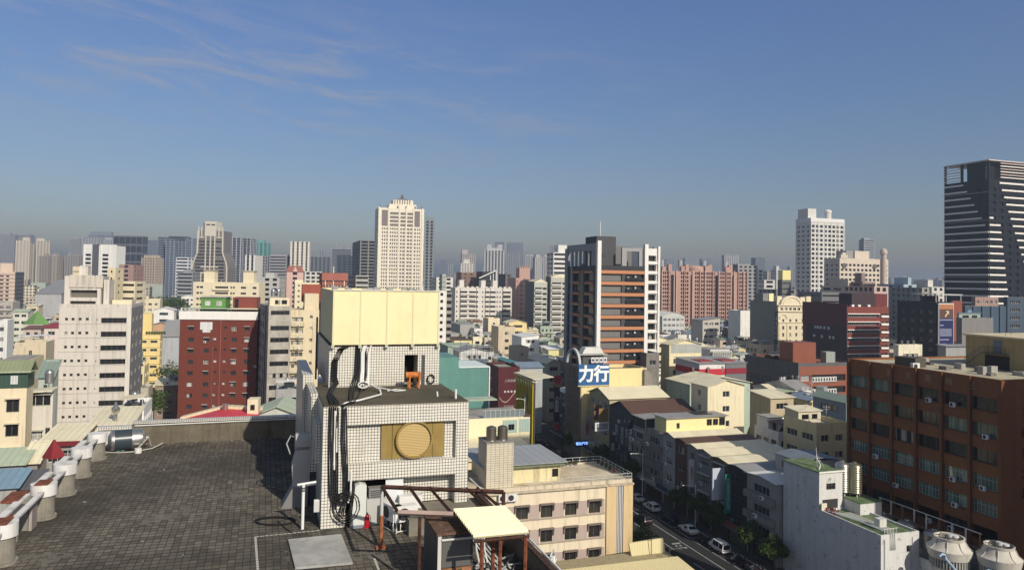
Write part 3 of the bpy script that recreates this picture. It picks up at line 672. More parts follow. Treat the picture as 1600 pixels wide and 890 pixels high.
# terracotta banded tower
c, w, dp, zt = spec(935.5, 1010.5, 379, 215, 886)
b = B('terracotta_banded_tower', 'charcoal tower with terracotta floor bands and tall white corner columns', 'tower', c, w, dp, zt)
TB = mat('plain', (.44, .195, .095), rough=.7, var=.12); TD = mat('wall', (.075, .075, .08), dirt=.3); TG = mat('wall', (.17, .165, .155), dirt=.3); TW = mat('wall', (.72, .70, .66), dirt=.2)
TGL = mat('wall', (.30, .30, .31), dirt=.2)
fh = 3.3; hb = zt-8; n = 13
fl = [hb-(k+1)*fh for k in range(n)]
ops = {'F': [(.9, z+.2, w*.43, fh-1.15) for z in fl]+[(w*.56, z+.2, w*.38, fh-1.15) for z in fl],
       'L': [(x, z+.2, ww, fh-1.15) for z in fl for x, ww in ((1.6, 1.6), (5.2, 5.6), (12.2, .01+1.6), (14.6, 6.0))]}
b.walls(TD, ops, .7, None, z1=hb)
wf = {'F': [o for o in ops['F'] if o[0] > 2], 'L': [o for o in ops['L'] if o[2] > 3]}
b.wins(wf, .7, 'slide', ALUD, GL)
for z in fl:
    b.box('grey_panel', .9, .9+w*.43, .45, .6, z+.2, z+fh-.95, TG)
    b.box('terracotta_band', .75, w-.75, -.35, -.003, z+fh-.95, z+fh-.003-.0, TB)
    for x0, x1 in ((5.2, 10.8), (14.6, 20.6)): b.box('terracotta_band', -.35, -.003, dp-x1, dp-x0, z+fh-.95, z+fh-.2, TB)
    b.box('balcony_rail', w*.56, w*.94, -.42, -.30, z+.25, z+1.25, mat('plain', (.02, .02, .022), rough=.3))
    if rnd.random() < .8: 
        for q in range(2): b.box('balcony_clutter', w*(.6+.15*q), w*(.6+.15*q)+.5, -.2, .3, z+1.0+.3*q, z+1.5+.3*q, mat('plain', (.5, .5, .5)))
b.box('dark_spine', -.2, -.003, dp*.42, dp*.52, 0, zt-6, mat('plain', (.03, .035, .045), rough=.3)); b.box('dark_spine', -.25, -.003, dp-4.9, dp-3.4, 0, hb, TG)
for z in fl:
    b.box('floor_slit', -.19, -.003, dp-14.4, dp-12.4, z+.1, z+.5, mat('plain', (.03, .03, .03)))
b.box('corner_column', -.5, .7, -.5, .7, 0, zt+.6, TW); b.box('corner_column', w-.75, w+.4, -.5, .7, 0, zt, TW)
b.box('corner_column', -.5, -.003, dp-1.5, dp+.4, 0, zt-1, TGL); b.box('corner_column', -.52, -.003, dp-4.6-.9, dp-4.6, 0, zt-2, TGL)
# open crown: frame with gaps
mb = MB(); facade(mb, (0, dp-.4), (0, -1), (-1, 0), dp-.8, hb, zt, [(1.2+k*3.05, hb+1.2, 2.0, 4.6) for k in range(6)], .5); mb.build('crown_frame', TGL, b.o)
b.box('crown_back', .6, 1.0, .8, dp-.4, hb, zt-.01, TGL) if False else None
mb = MB(); mb.box(w*.5, w*.6, .5, 1.2, hb, zt-1.2); mb.box(w*.6, w-.8, .5, 1.2, zt-2.2, zt-1.2); mb.box(w*.86, w-.8, .5, 1.2, hb, zt-2.2); mb.build('crown_frame', TGL, b.o)
b.box('roof_rail', .8, w-.8, -.2, -.1, hb, hb+1.4, mat('plain', (.03, .03, .035))); b.box('roof_rail', -.25, -.15, .8, dp-1, hb, hb+1.3, mat('plain', (.03, .03, .035)))
b.box('rooftop_block', 1.2, w*.48, 4, 12, hb, zt+2.2, TD); b.box('rooftop_block', w*.55, w*.95, 8, 15, hb, zt-.5, TG); b.box('rooftop_window', 3, 4.2, 3.9, 3.997, hb+4, hb+5.2, GLT)
MB().cyl(w*.3, 9, zt+2, zt+7, .12, 6).build('mast', TW, b.o)
mb = MB()
for k in range(16): 
    x = w*.15+k*.55; mb.lathe([(.1, hb), (.35, hb+.5), (.2, hb+1.0), (.02, hb+1.2)], 6, cx=x, cy=1.2+(k % 3)*.4)
mb.build('roof_planting', mat('leaf', (.05, .08, .02)), b.o)
c, w, dp, zt = spec(1011, 1030.5, 388, 245, dep=14)
b = B('white_balcony_tower', 'slim white tower of stacked balconies touching the terracotta banded tower', 'tower', c, w, dp, zt)
ops = {'F': rows(17, 3.25, zt-2-17*3.25, [(w*.08, w*.66)], 1.9, 1.0)}
b.walls(TW, ops, 1.2, None); b.wins(ops, 1.2, 'slide', ALUD, GLD)
b.box('side_fin', w*.84, w, -.6, -.003, 0, zt+.8, TW)
for k in range(17): b.box('balcony', w*.05, w*.8, -.5, -.003, zt-2-(k+1)*3.25, zt-2-(k+1)*3.25+.9, TW)

# wide white apartment block in the middle distance
c, w, dp, zt = spec(711.5, 800, 449, 480, 704)
b = B('white_slab_apartments', 'wide off white apartment slab with long balconies and three stair towers', 'apartment block', c, w, dp, zt)
WS = mat('wall', (.66, .62, .56), dirt=.5)
cl = []; k0 = w/100
for x0, x1 in ((2, 4), (9, 21), (24, 36), (37, 40), (47, 49), (53, 60), (61, 71), (73, 75), (78, 80), (84, 98)): cl.append((x0*k0, (x1-x0)*k0))
ops = {'F': rows(9, 3.15, zt-1.5-9*3.15, cl, 1.2, 1.2)}
b.walls(WS, ops, .9, GLD); 
for x in (8, 36.5, 52, 60.5, 83): b.box('dark_joint', x*k0, (x+.9)*k0, -.1, -.003, 0, zt, PKD)
for i, x in enumerate((9, 47, 68)): b.box('stair_tower', x*k0, (x+8)*k0, 3, 8, zt-.002, zt+5, WS)
for kk in range(9): b.box('balcony', 84*k0, 98.5*k0, -1.0, -.003, zt-1.5-(kk+1)*3.15, zt-1.5-(kk+1)*3.15+1.15, WS)
for kk in range(9): b.box('balcony', 9*k0, 35*k0, -.7, -.003, zt-1.5-(kk+1)*3.15, zt-1.5-(kk+1)*3.15+1.1, WS)
for i in range(12): b.box('parapet_tooth', (3+i*8.2)*k0, (7.5+i*8.2)*k0, -.1, .3, zt-.002, zt+.9, WS)
# pink block with crenellated top
c, w, dp, zt = spec(806, 829, 434, 520, 794)
b = B('pink_stepped_block', 'salmon pink block with a crenellated stair tower beside the white slab', 'apartment block', c, w, dp, zt)
ops = {'F': rows(10, 3.2, zt-1-32, [(w*.06, w*.1), (w*.3, w*.2), (w*.62, w*.28)], 1.3)}
b.walls(PK, ops, .5, PKD); b.box('stair_tower', w*.25, w*.98, .5, 8, zt-.002, zt+7, PK)
for k in range(5): b.box('crenel', w*(.26+.15*k), w*(.32+.15*k), .5, 1.3, zt+7, zt+8.6, PK)
for k in range(8): b.box('floor_band', 0, w, -.3, -.003, zt-3-k*3.2, zt-2.6-k*3.2, PKL)
# grey stair-tower apartments
for lab, xl, xr, y, xs, cc in (('grey green apartment block with white balcony bands and a dark blank side', 835, 856, 441, 822, (.45, .45, .40)), ('taller grey apartment block with a full height stair column left of the terracotta tower', 861, 890, 433, 853, (.46, .44, .38))):
    c, w, dp, zt = spec(xl, xr, y, 450, xs)
    b = B('grey_apartments', lab, 'apartment block', c, w, dp, zt); mm = mat('wall', cc, dirt=.5)
    ops = {'F': rows(10, 3.2, zt-2-32, [(w*.06, w*.5), (w*.62, w*.3)], 1.2)}
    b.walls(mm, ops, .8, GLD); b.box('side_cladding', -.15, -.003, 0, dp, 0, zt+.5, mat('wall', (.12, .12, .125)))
    MB().prism([(0, zt), (w, zt), (w*.5, zt+2)], 0, dp).build('roof', mat('metalroof', ROOFC['cream']), b.o)
    for k in range(10): b.box('balcony', w*.04, w*.58, -.8, -.003, zt-2-(k+1)*3.2, zt-2-(k+1)*3.2+1.1, mat('wall', (.58, .57, .52), dirt=.4))

# hotel: blank grey side and cream front with a curved pediment
c, w, dp, zt = spec(1216, 1300, 476, 340, 1172.5)
b = B('cream_hotel', 'cream hotel with arched pediment front and a blank grey side wall', 'hotel', c, w, dp, zt)
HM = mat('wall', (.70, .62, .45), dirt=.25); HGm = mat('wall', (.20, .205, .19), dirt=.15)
ops = {'F': rows(8, 3.2, zt-6-8*3.2, [(x, 1.1) for x in (2.3, 6.2, 9.6, 13.2, 16.8, 20.4)], 1.7)}
ops['F'] += [(x, zt-2.6, 1.6, 1.3) for x in (1.2, 3.6, 6, 8.4, 10.8, 13.2, 15.6, 18)]
b.walls(HM, ops, .3); b.wins(ops, .3, 'slide', WFR, GL)
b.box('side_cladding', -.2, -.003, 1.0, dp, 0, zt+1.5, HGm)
b.box('cornice', -.3, w, -.6, -.003, zt-3.2, zt-2.8, HM); b.box('cornice', -.3, w, -.6, -.003, zt-.4, zt+.1, HM); b.box('cornice', 0, w, -.35, -.003, zt-8.2, zt-7.8, HM)
pts = [(1.5+12*.5*(1-math.cos(math.pi*k/16))*1.0, zt+.1+4.2*math.sin(math.pi*k/16)) for k in range(17)]
MB().prism(pts, -.2, 1.2).build('pediment', HM, b.o)
pts = [(7.5+math.cos(math.pi*k/14)*q, zt+.1+math.sin(math.pi*k/14)*q*.72) for q, rng in ((5.0, range(15)), (4.5, range(14, -1, -1))) for k in rng]
MB().prism(pts, -.5, -.203).build('pediment_arch', HM, b.o)
pts = [(2.85+math.cos(math.pi*k/12)*q, zt-6.4+math.sin(math.pi*k/12)*q) for q, rng in ((2.3, range(13)), (1.8, range(12, -1, -1))) for k in rng]
MB().prism(pts, -.35, -.003).build('window_arch', HM, b.o)
for x in (.4, 4.8): b.box('pilaster', x, x+.5, -.3, -.003, 0, zt-8.2, HM)
for x0, hh in ((-8.5+9, 4), (13.6, 3.6), (17, 4)): b.box('rooftop_block', x0, x0+2.6, 1.4, 4, zt-.002, zt+hh, HM)
b.box('rooftop_block', 1, 7, dp*.6, dp*.9, zt-.002, zt+5, HGm); b.box('rooftop_sign_box', 4.2, 6.8, dp*.6-.4, dp*.6-.003, zt+1, zt+5, mat('plain', (.75, .66, .35)))
s = b.box('hotel_sign', -.9, -.21, .1, 1.0, zt-18, zt-3, mat('plain', (.02, .022, .03)))
for i, ch in enumerate('HOTEL'): lettering(ch, 1.7, (.45, .45, .45), s, (-.92, .55, zt-6.4-i*2.2), -math.pi/2)

# maroon banded block
c, w, dp, zt = spec(1324, 1388.5, 479, 290, 1254.5)
b = B('maroon_office', 'maroon office block with white floor bands and a dark blank left side', 'office block', c, w, dp, zt)
MR = mat('wall', (.20, .055, .042), dirt=.25); MRD = mat('wall', (.055, .035, .04), dirt=.3); WB = mat('plain', (.74, .70, .64), var=.1)
fh = 3.15; nn = 8
ops = {'F': [(.3, zt-2.2-(k+1)*fh+1.2, w*.74, 1.25) for k in range(nn)]+[(w*.80, zt-2.2-(k+1)*fh+.9, w*.17, 1.8) for k in range(nn)],
       'L': [(x, zt-13.5-q*3.4, 1.3, 1.4) for q in range(3) for x in (4, 7, 14, 17, 20)]}
b.walls(MR, ops, .5); b.wins(ops, .5, 'slide', ALU, GL)
mb = MB(); facade(mb, (-.25, dp), (0, -1), (-1, 0), dp, 0, zt+1.2, [], .1); mb.box(-.25, -.003, 0, dp, zt+1.0, zt+1.21); mb.build('side_cladding', MRD, b.o) if False else None
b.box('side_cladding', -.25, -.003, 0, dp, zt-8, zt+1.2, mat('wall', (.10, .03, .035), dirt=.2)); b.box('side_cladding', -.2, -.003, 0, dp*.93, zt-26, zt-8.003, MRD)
for q, row in enumerate(((5, 6, 7, 8.4, 10), (4.5, 7.5, 10.5, 11.8))):
    for x in row: b.box('side_vent', -.42, -.203, dp-x*1.5-1, dp-x*1.5, zt-9.6-q*3.6, zt-8.5-q*3.6, mat('plain', (.45, .45, .45)))
for k in range(nn):
    z = zt-2.2-k*fh
    b.box('white_band', 0, w*.77, -.4, -.003, z-.75, z-.4, WB)
    b.box('white_landing', w*.80, w*.98, -.6, -.003, z-2.0, z-1.2, WB)
b.box('rooftop_block', 5, 17, 3, 10, zt-.002, zt+5.2, MRD); b.box('rooftop_block', 17.003, 23, 3, 9.5, zt-.002, zt+5.2, mat('wall', (.15, .04, .035), dirt=.8))
for x in (2, 4, 7): b.box('rooftop_vent', x*1.6, x*1.6+1.2, 1, 2, zt-.002, zt+.8, WB)

# brick block with air conditioners and grey panelled side
c, w, dp, zt = spec(1248, 1337, 571, 216, 1165)
b = B('brick_ac_block', 'brick front block with rows of white air conditioners and a grey panelled side', 'office block', c, w, dp, zt)
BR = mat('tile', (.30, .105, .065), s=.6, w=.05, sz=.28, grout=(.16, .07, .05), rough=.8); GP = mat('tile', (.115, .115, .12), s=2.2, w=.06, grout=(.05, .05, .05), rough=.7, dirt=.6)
ops = {'F': [(.7, zt-4.6-k*3.5, 3.4, 1.7) for k in range(4)]+[(w-3.2, zt-4.4-k*3.5, 2.4, 1.4) for k in range(4)]+[(4.6, zt-4.7-k*3.5, w-8.4, 1.9) for k in range(4)]}
b.walls(BR, ops, .35); b.wins({'F': ops['F'][:8]}, .35, 'slide', WFR, mat('glass', (.2, .2, .2), frac=.6)); b.wins({'F': ops['F'][8:]}, .35, 'slide', ALUD, GLD)
for k in range(3):
    for i in range(9):
        if (k, i) in ((1, 2), (2, 3), (2, 5), (2, 6)): continue
        ac_on(b, 'F', 5.2+i*.98, zt-4.9-k*3.5, -.1, 1.05).scale.z = 2.3
    for i in range(2): ac_on(b, 'F', w-2.4+i*1.1, zt-4.7-k*3.5, -.1, 1.0).scale.z = 2
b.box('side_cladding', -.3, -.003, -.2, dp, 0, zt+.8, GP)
for x0, x1 in ((3, 7), (9, 13)): 
    mb = MB(); 
    for (a0, a1, z0, z1) in ((x0, x0+.2, 8, zt-5), (x1-.2, x1, 8, zt-5), (x0, x1, zt-5, zt-4.8)): mb.box(-.4, -.303, dp-a1, dp-a0, z0, z1)
    mb.build('side_moulding', mat('plain', (.05, .05, .055)), b.o)
for ch, x, z, cc, sz in (('海', 5, zt-8.5, (.22, .06, .06), 2.6), ('味', dp-5, zt-5.2, (.02, .02, .022), 3.2), ('福', dp-8.3, zt-5.8, (.16, .05, .05), 2.0)):
    if ch == '味':
        # dark brush-stroke emblem on the panels
        mb = MB()
        for (x0, x1, z0, z1) in ((-1.8, -.4, .6, .95), (-1.2, -.9, -1.2, 1.4), (-1.9, -.5, -.3, 0), (.1, 1.8, .9, 1.2), (.2, 1.7, -.1, .2), (.8, 1.1, -1.3, 1.2), (.2, .5, -1.0, -.2), (1.4, 1.75, -1.0, -.2), (-1.9, -1.6, -1.3, -.7)):
            mb.box(-.36, -.303, dp-x-x1, dp-x-x0, z+z0, z+z1)
        mb.build('wall_emblem', mat('plain', cc), b.o)
    else:
        mb = MB(); mb.lathe([(.1, 0), (sz*.35, .02), (sz*.4, .05)], 12, xf=Matrix.Translation((-.303, dp-x, z)) @ Matrix.Rotation(R(-90), 4, 'Y')); mb.build('faded_mural', mat('plain', cc), b.o)
b.parapet(GP, .7)
b.box('rust_enclosure', w*.02, w*.42, 3.0, 9, zt-.002, zt+6.4, mat('metalroof', (.26, .085, .05), pitch=.5, rust=.6)); b.box('rooftop_hut', w*.56, w*.72, 2, 4.4, zt-.002, zt+3.6, mat('wall', (.30, .33, .30)))
mb = MB()
for k in range(26): x, y = rnd.uniform(-0, 7), rnd.uniform(8, dp-2); mb.box(x, x+rnd.uniform(.5, 2.2), y, y+rnd.uniform(.5, 2), zt, zt+rnd.uniform(.3, 1.6))
mb.build('roof_clutter', mat('rust', (.14, .07, .05)), b.o)
b.box('rooftop_canopy', 2, 8.5, 10, 17, zt+2.2, zt+2.4, mat('metalroof', (.10, .10, .10)))
mb = MB()
for x, y in ((2.1, 10.1), (8.3, 10.1), (2.1, 16.8), (8.3, 16.8)): mb.box(x, x+.12, y, y+.12, zt, zt+2.2)
mb.build('canopy_post', ALUD, b.o)

# dark block with tall billboard
c, w, dp, zt = spec(1463, 1503, 472, 262, 1402)
b = B('dark_billboard_block', 'dark tiled block with a tall navy billboard and white canopy roof', 'office block', c, w, dp, zt)
DKM = mat('wall', (.035, .030, .032), dirt=.3); ops = {'L': rows(7, 3.3, zt-2-7*3.3, bays(dp, 3.9, .55), 1.3), 'F': [(w*.68+i*1.7, zt-3-k*3.3, .8, 1.0) for k in range(4) for i in range(2)]}
b.walls(DKM, ops, .3); b.wins(ops, .3, 'slide', ALUD, mat('glass', (.035, .038, .042), light=(.16, .16, .15), frac=.3))
b.box('brick_strip', w*.62, w, -.1, -.003, zt-14, zt+.6, mat('wall', (.24, .075, .05)))
bb = b.box('billboard', .2, w*.60, -.8, -.4, zt-18.5, zt-.3, mat('plain', (.55, .52, .50)))
b.box('billboard_panel', .45, w*.60-.25, -.86, -.803, zt-18.2, zt-.7, mat('plain', (.018, .022, .085), rough=.4, var=.1), bb)
b.box('billboard_panel', .45, w*.60-.25, -.87, -.863, zt-2.4, zt-.7, mat('plain', (.38, .16, .07), var=.2), bb)
b.box('billboard_panel', .45, w*.60-.25, -.87, -.863, zt-5.6, zt-2.403, mat('plain', (.10, .05, .04), var=.2), bb)
mb = MB(); mb.prism([(2.9, zt-5.0), (3.4, zt-5.2), (4.6, zt-3.6), (4.7, zt-4.2), (5.0, zt-4.1), (4.8, zt-3.0), (3.5, zt-3.0), (3.5, zt-3.3), (4.3, zt-3.3)], -.92, -.872); mb.build('arrow_mark', mat('plain', (.60, .50, .34)), bb)
mb = MB()
for k, (z, ww) in enumerate(((6.2, 1), (8.1, .25), (9.6, .9), (10.3, .95), (11.0, .9), (11.7, .95), (13.2, .7), (14.8, .5), (15.6, .8))):
    x = .8
    while x < .7+ww*(w*.6-1.4):
        mb.box(x, x+.22, -.9, -.864, zt-z-.22, zt-z+.22); x += .42
mb.build('small_print', mat('plain', (.42, .44, .55)), bb)
for f in range(3): ac_on(b, 'F', w*.4+f*1.6, zt-18, -0, 1.6)
b.box('canopy_roof', -dp*0+1, w+1.5, 1, dp*.7, zt+2.6, zt+2.9, mat('metalroof', (.62, .62, .58)))
mb = MB()
for x, y in ((1.3, 1.3), (w+1, 1.3), (1.3, dp*.65), (w+1, dp*.65), (w*.5, 1.3)): mb.box(x, x+.2, y, y+.2, zt, zt+2.6)
mb.build('canopy_post', ALU, b.o); b.box('canopy_wall', 2, w*.8, dp*.45, dp*.5, zt, zt+2.2, MRD)
# ------------------------------------------------------------------ nearer buildings beyond the terrace, left to right
def side_of(c, w, d): pass
# pink-beige banded apartments at the left edge
c, w, dp, zt = spec(-14, 24, 424, 590, 38)
b = B('banded_apartments', 'pinkish apartment block with dark window bands cut by the left picture edge', 'apartment block', c, w, dp, zt)
mm = mat('wall', (.62, .49, .39), dirt=.3)
ops = {'F': [o for k in range(11) for o in ((.5, zt-2-(k+1)*3.15+1, w*.5, 1.2), (w*.62, zt-2-(k+1)*3.15+.9, 2.2, 1.4))], 'R': rows(11, 3.15, zt-2-11*3.15, bays(dp, 3, .6), 1.6)}
b.walls(mm, ops, .6, GLD, fm={'R': mat('wall', DGREY)}); b.box('rooftop_block', w*.3, w*.82, 4, 10, zt-.002, zt+7, mm)
for k in range(11): b.box('floor_band', 0, w, -.35, -.003, zt-2.3-k*3.15, zt-1.9-k*3.15, mat('wall', (.36, .24, .19)))
# tall off-white building with small square windows and long slots
c, w, dp, zt = spec(93, 206, 478, 165, 224)
b = B('slot_window_building', 'tall off white building with small square windows and long dark balcony slots', 'building', c, w, dp, zt)
LW = mat('wall', (.57, .525, .465), dirt=.75); LG = mat('tile', (.25, .245, .24), s=1.1, w=.03, grout=(.15, .15, .15), rough=.8)
fh = 3.12; n = 12; ops = {'F': [], 'R': []}
kx = w/113
for k in range(n):
    z = zt-3.1-k*fh
    ops['F'] += [(kx*x, z-.1, kx*4.6, .6) for x in (9, 19, 30, 41)] + [(kx*58, z-.2, kx*1.2, .5), (kx*65, z-.72, kx*44, 1.2)]
    for y in (.1, .4, .75): ops['R'].append((dp*y, z-.5, dp*.09, 1.3))
b.walls(LW, ops, .35, fm={'R': LG}); b.wins({'F': [o for o in ops['F'] if o[2] < kx*5 and o[2] > kx*2], 'R': ops['R']}, .3, 'thin', ALUD, GLD)
for o in ops['F']:
    if o[2] > kx*20:
        put('balcony_window', winmesh(o[2], o[3], 'slide', ALUD, GLD), b.o, (o[0], .35, o[1]))
b.box('corner_pier', w*.935, w*1.0, -.25, -.003, 0, zt, mat('wall', (.62, .58, .52), dirt=.6)); b.parapet(LW, .5)
mb = MB(); 
for k in range(n): mb.box(0, w*.93, -.04, -.003, zt-3.1-k*fh-.95, zt-3.1-k*fh-.88)
mb.build('floor_joint', mat('plain', (.28, .26, .23)), b.o)
pb = B.__new__(B); 
# rooftop block of it
x0, x1 = kx*3, kx*60
tw = mat('wall', (.60, .56, .50), dirt=1.0)
mb = MB(); walls(mb, x1-x0, 9, 0, 6.8, {'F': [(1.2, .3, kx*40, .8), (1.2, 1.9, kx*42, 1.7)]}, 1.0, 0, 1); mb.build('rooftop_block', [tw, mat('wall', (.16, .14, .12), dirt=.5)], b.o, (x0, 2, zt))
mb = MB()
for i in range(4): mb.box(1+i*1.75, 2.5+i*1.75, -.25, -.003, 4.2, 7.0)
mb.build('rooftop_panel', mat('wall', (.55, .5, .43), dirt=1.2), b.o, (x0, 2, zt)); b.box('rooftop_block', kx*20, kx*34, 5, 8, zt+6.8, zt+9.0, tw)
b.box('rooftop_block', kx*63, kx*72, 3, 9, zt-.002, zt+6.0, tw); b.box('rooftop_shed', kx*76, kx*108, 4, 10, zt-.002, zt+1.3, mat('wall', CREAM, dirt=.5))
# yellow office
c, w, dp, zt = spec(214, 250.5, 523, 287, 254)
b = B('yellow_building', 'plain yellow building with paired slit windows beside the crowded side street', 'building', c, w, dp, zt)
YM = mat('wall', (.74, .58, .25), dirt=.3); fh = 3.25
ops = {'F': [o for k in range(6) for o in ((w*.1, zt-3.2-k*fh, w*.32, 1.0), (w*.58, zt-3.2-k*fh, w*.3, 1.0))], 'R': rows(6, fh, zt-6*fh-1, bays(dp, 3, .5), 1.3)}
b.walls(YM, ops, .3); b.wins(ops, .3, 'slide', ALU, GL); b.box('rooftop_block', 0, w*.55, 4, 9, zt-.002, zt+8, YM)
for k in range(7): b.box('floor_lip', 0, w, -.25, -.003, zt-1.6-k*fh, zt-1.35-k*fh, YM)
mb = MB()
for k in range(8): mb.lathe([(.1, zt), (.5, zt+.5), (.45, zt+1.0), (.05, zt+1.4)], 7, cx=w*.4+k*.9, cy=1)
mb.build('roof_planting', mat('leaf', (.06, .08, .03)), b.o)
# red brick block
c, w, dp, zt = spec(281.5, 402.5, 497, 212, dep=15, rot=R(8))
b = B('red_brick_block', 'red brick block with a white parapet and scattered small windows', 'apartment block', c, w, dp, zt, R(8))
RB = mat('tile', (.168, .042, .026), s=.5, w=.03, sz=.25, grout=(.15, .045, .035), rough=.85, dirt=.45)
fh = 3.2; kx = w/120; ops = []
sty = []
for k in range(9):
    z = zt-3.0-k*fh
    for x, ww, hh in ((13, 8.5, 1.15), (37.5, 8, 1.15), (53, 4.6, .7), (67.5, 4.6, .7), (80, 8, 1.25), (100, 8, 1.25)):
        if (k, x) in ((0, 53), (1, 53)): continue
        ops.append((kx*x, z-.5+(.5 if hh < 1 else 0), kx*ww, hh))
b.walls(RB, {'F': ops}, .25)
for i, o in enumerate(ops):
    wfr = rnd.random() < .3
    put('window', winmesh(o[2], o[3], 'slide', WFR if wfr else ALUD, mat('glass', (.16, .16, .15), light=(.5, .5, .48), frac=.6) if wfr else GL), b.o, (o[0], .2, o[1]))
    if rnd.random() < .22 and o[3] > 1: b.box('window_awning', o[0]-.1, o[0]+o[2]+.1, -.55, -.003, o[1]+o[3]+.05, o[1]+o[3]+.15, ALU)
b.box('parapet', -.25, w+.1, -.3, .1, zt-.3, zt+2.1, mat('wall', (.78, .76, .71), dirt=.15)); b.box('parapet', -.25, .1, .103, dp, zt-.3, zt+2.1, mat('wall', (.78, .76, .71), dirt=.15)); b.box('parapet', w-.2, w+.1, .103, dp, zt-.3, zt+2.1, mat('wall', (.78, .76, .71), dirt=.15))
b.box('plaster_patch', kx*31, kx*50, -.03, -.003, zt-3.2, zt-1.0, mat('wall', (.66, .66, .64), dirt=.6)); b.box('plaster_patch', kx*35, kx*47, -.03, -.003, zt-4.0, zt-3.2, mat('wall', (.66, .66, .64), dirt=.6))
MB().tube([(kx*63, -.12, 0), (kx*63, -.12, zt)], .09).build('drain_pipe', mat('plain', (.36, .12, .1)), b.o); MB().tube([(kx*51.5, -.1, 3), (kx*51.5, -.1, zt-8)], .06).build('drain_pipe', mat('plain', (.3, .1, .08)), b.o)
for x, z in ((39, zt-7), (54, zt-6.2), (118, zt-14)): ac_on(b, 'F', kx*x, z, 0, .9)
b.box('roof_canopy', kx*2, kx*73, 1.0, 5, zt+2.7, zt+2.9, mat('metalroof', (.42, .50, .38))); b.box('roof_canopy', kx*74, kx*119, .8, 5, zt+2.7, zt+2.95, mat('metalroof', ROOFC['cream']))
g = b.box('green_penthouse', kx*25, kx*64, 4, 10, zt-.002, zt+6.0, mat('wall', (.12, .26, .07), dirt=.3))
for x in (32, 50): put('window', winmesh(kx*8, 1.3, 'slide', WFR, mat('glass', (.3, .3, .3), frac=.7)), b.o, (kx*x, 3.98, zt+3.6))
b.box('green_penthouse_roof', kx*23, kx*66, 3.6, 10.4, zt+6.0, zt+6.2, mat('metalroof', (.5, .5, .44)))
b.box('red_penthouse', kx*75, kx*113, 4.5, 10, zt-.002, zt+6.1, mat('metalroof', (.24, .06, .045), pitch=.5)); b.box('penthouse_door', kx*78, kx*84, 4.4, 4.497, zt+3, zt+5.6, GLD)
for x in (70.5,): put('water_tank', tank_mesh(), b.o, (kx*x, 6, zt+.3))
# red-roofed low building right behind the terrace wall, in front of the brick block
c, w, dp, zt = spec(262, 398, 652, 96, dep=9, rot=R(10))
b = B('red_roof_annex', 'low annex with a bright red folded roof right behind the terrace wall', 'house', c, w, dp, zt, R(10))
b.walls(mat('wall', CREAM), {}, .1, z1=zt-1.6)
mb = MB(); mb.prism([(0, zt-1.6), (w*.52, zt-.1), (w*.52, zt+.05), (0, zt-1.4)], -.3, 6, 0); mb.prism([(w*.52, zt-.1), (w, zt-.5), (w, zt-.3), (w*.52, zt+.05)], -.3, 6, 0); mb.build('red_roof', mat('metalroof', (.62, .045, .06), rust=.1, pitch=.6), b.o)
mb = MB(); mb.prism([(.0, zt-1.4), (w*.52, zt+.05), (w, zt-.3), (w, zt+.05), (w*.52, zt+.35), (0, zt-1.1)], 6.003, 7.5); mb.build('cream_fascia', mat('metalroof', (.72, .64, .42)), b.o)
b.box('chimney_hut', w*.86, w*.99, 3.2, 5.4, zt-.6, zt+1.7, mat('wall', CREAM)); b.box('hut_window', w*.9, w*.95, 3.1, 3.197, zt+.3, zt+1.0, GLD)
MB().cyl(w*.56, 5.2, zt-.2, zt+.8, .3, 10, r2=.42).build('roof_ventilator', STEEL, b.o)
# concrete band-window block
c, w, dp, zt = spec(420, 455, 478, 200, 404, rot=R(26))
b = B('concrete_block', 'grey concrete block of dark ribbon windows with a shaded left side', 'apartment block', c, w, dp, zt, R(26))
CC = mat('concrete', (.38, .35, .30), stain=.9, s=.2); fh = 3.22
z0 = zt-2.2
ops = {'F': [(w*.10, z0-.2-k*fh-(0 if k == 0 else 1.0), w*.83, 1.25 if k else 1.15) for k in range(10)], 'L': [(x, z0-k*fh-1.0, 2.6, 1.6) for k in range(10) for x in (1.2, 5.6, 10.2)]}
b.walls(CC, ops, .3); b.wins(ops, .25, 'slide', ALUD, GLD)
b.box('shaft_panel', -.2, -.003, 4.2, 5.0, 0, zt, mat('wall', DGREY)); b.box('roof_box', w*.06, w*.94, 1.2, 4, zt-.002, zt+2.2, mat('wall', CREAM)); 
for x in (.3, .6): b.box('roof_window', w*x, w*x+1.4, 1.1, 1.197, zt+.5, zt+1.6, GLD)
for x, y in ((.3, 3), (.55, 3.4)): put('water_tank', tank_mesh(), b.o, (w*x, y+2, zt+1.8))
# its cream balcony neighbour
c, w, dp, zt = spec(453, 499, 484, 204, dep=12)
b = B('cream_balcony_block', 'cream block of stacked rusty balconies between the concrete block and the tiled tower', 'apartment block', c, w, dp, zt)
CB = mat('wall', (.66, .56, .38), dirt=.8)
ops = {'F': [o for k in range(10) for o in ((w*.06, zt-1-(k+1)*fh+1.0, w*.40, 1.2), (w*.68, zt-2.4-k*fh, w*.1, .9))]}
b.walls(CB, ops, .5); b.wins(ops, .45, 'slide', ALU, mat('glass', (.10, .095, .085), light=(.5, .47, .38), frac=.45))
for k in range(10): b.box('balcony', w*.03, w*.5, -.85, -.003, zt-1-(k+1)*fh-.25, zt-1-(k+1)*fh+.8, mat('wall', (.62, .54, .38), dirt=1.0))
b.box('stair_block', w*.50, w*.98, 1.5, 8, zt-.002, zt+4.5, CB); b.box('red_rooftop_box', w*.45, w*1.1, 8.2, 13, zt+2, zt+7, mat('wall', (.30, .08, .055)))
for k in range(6): ac_on(b, 'F', w*.3, zt-4.5-k*fh, .85, .8)
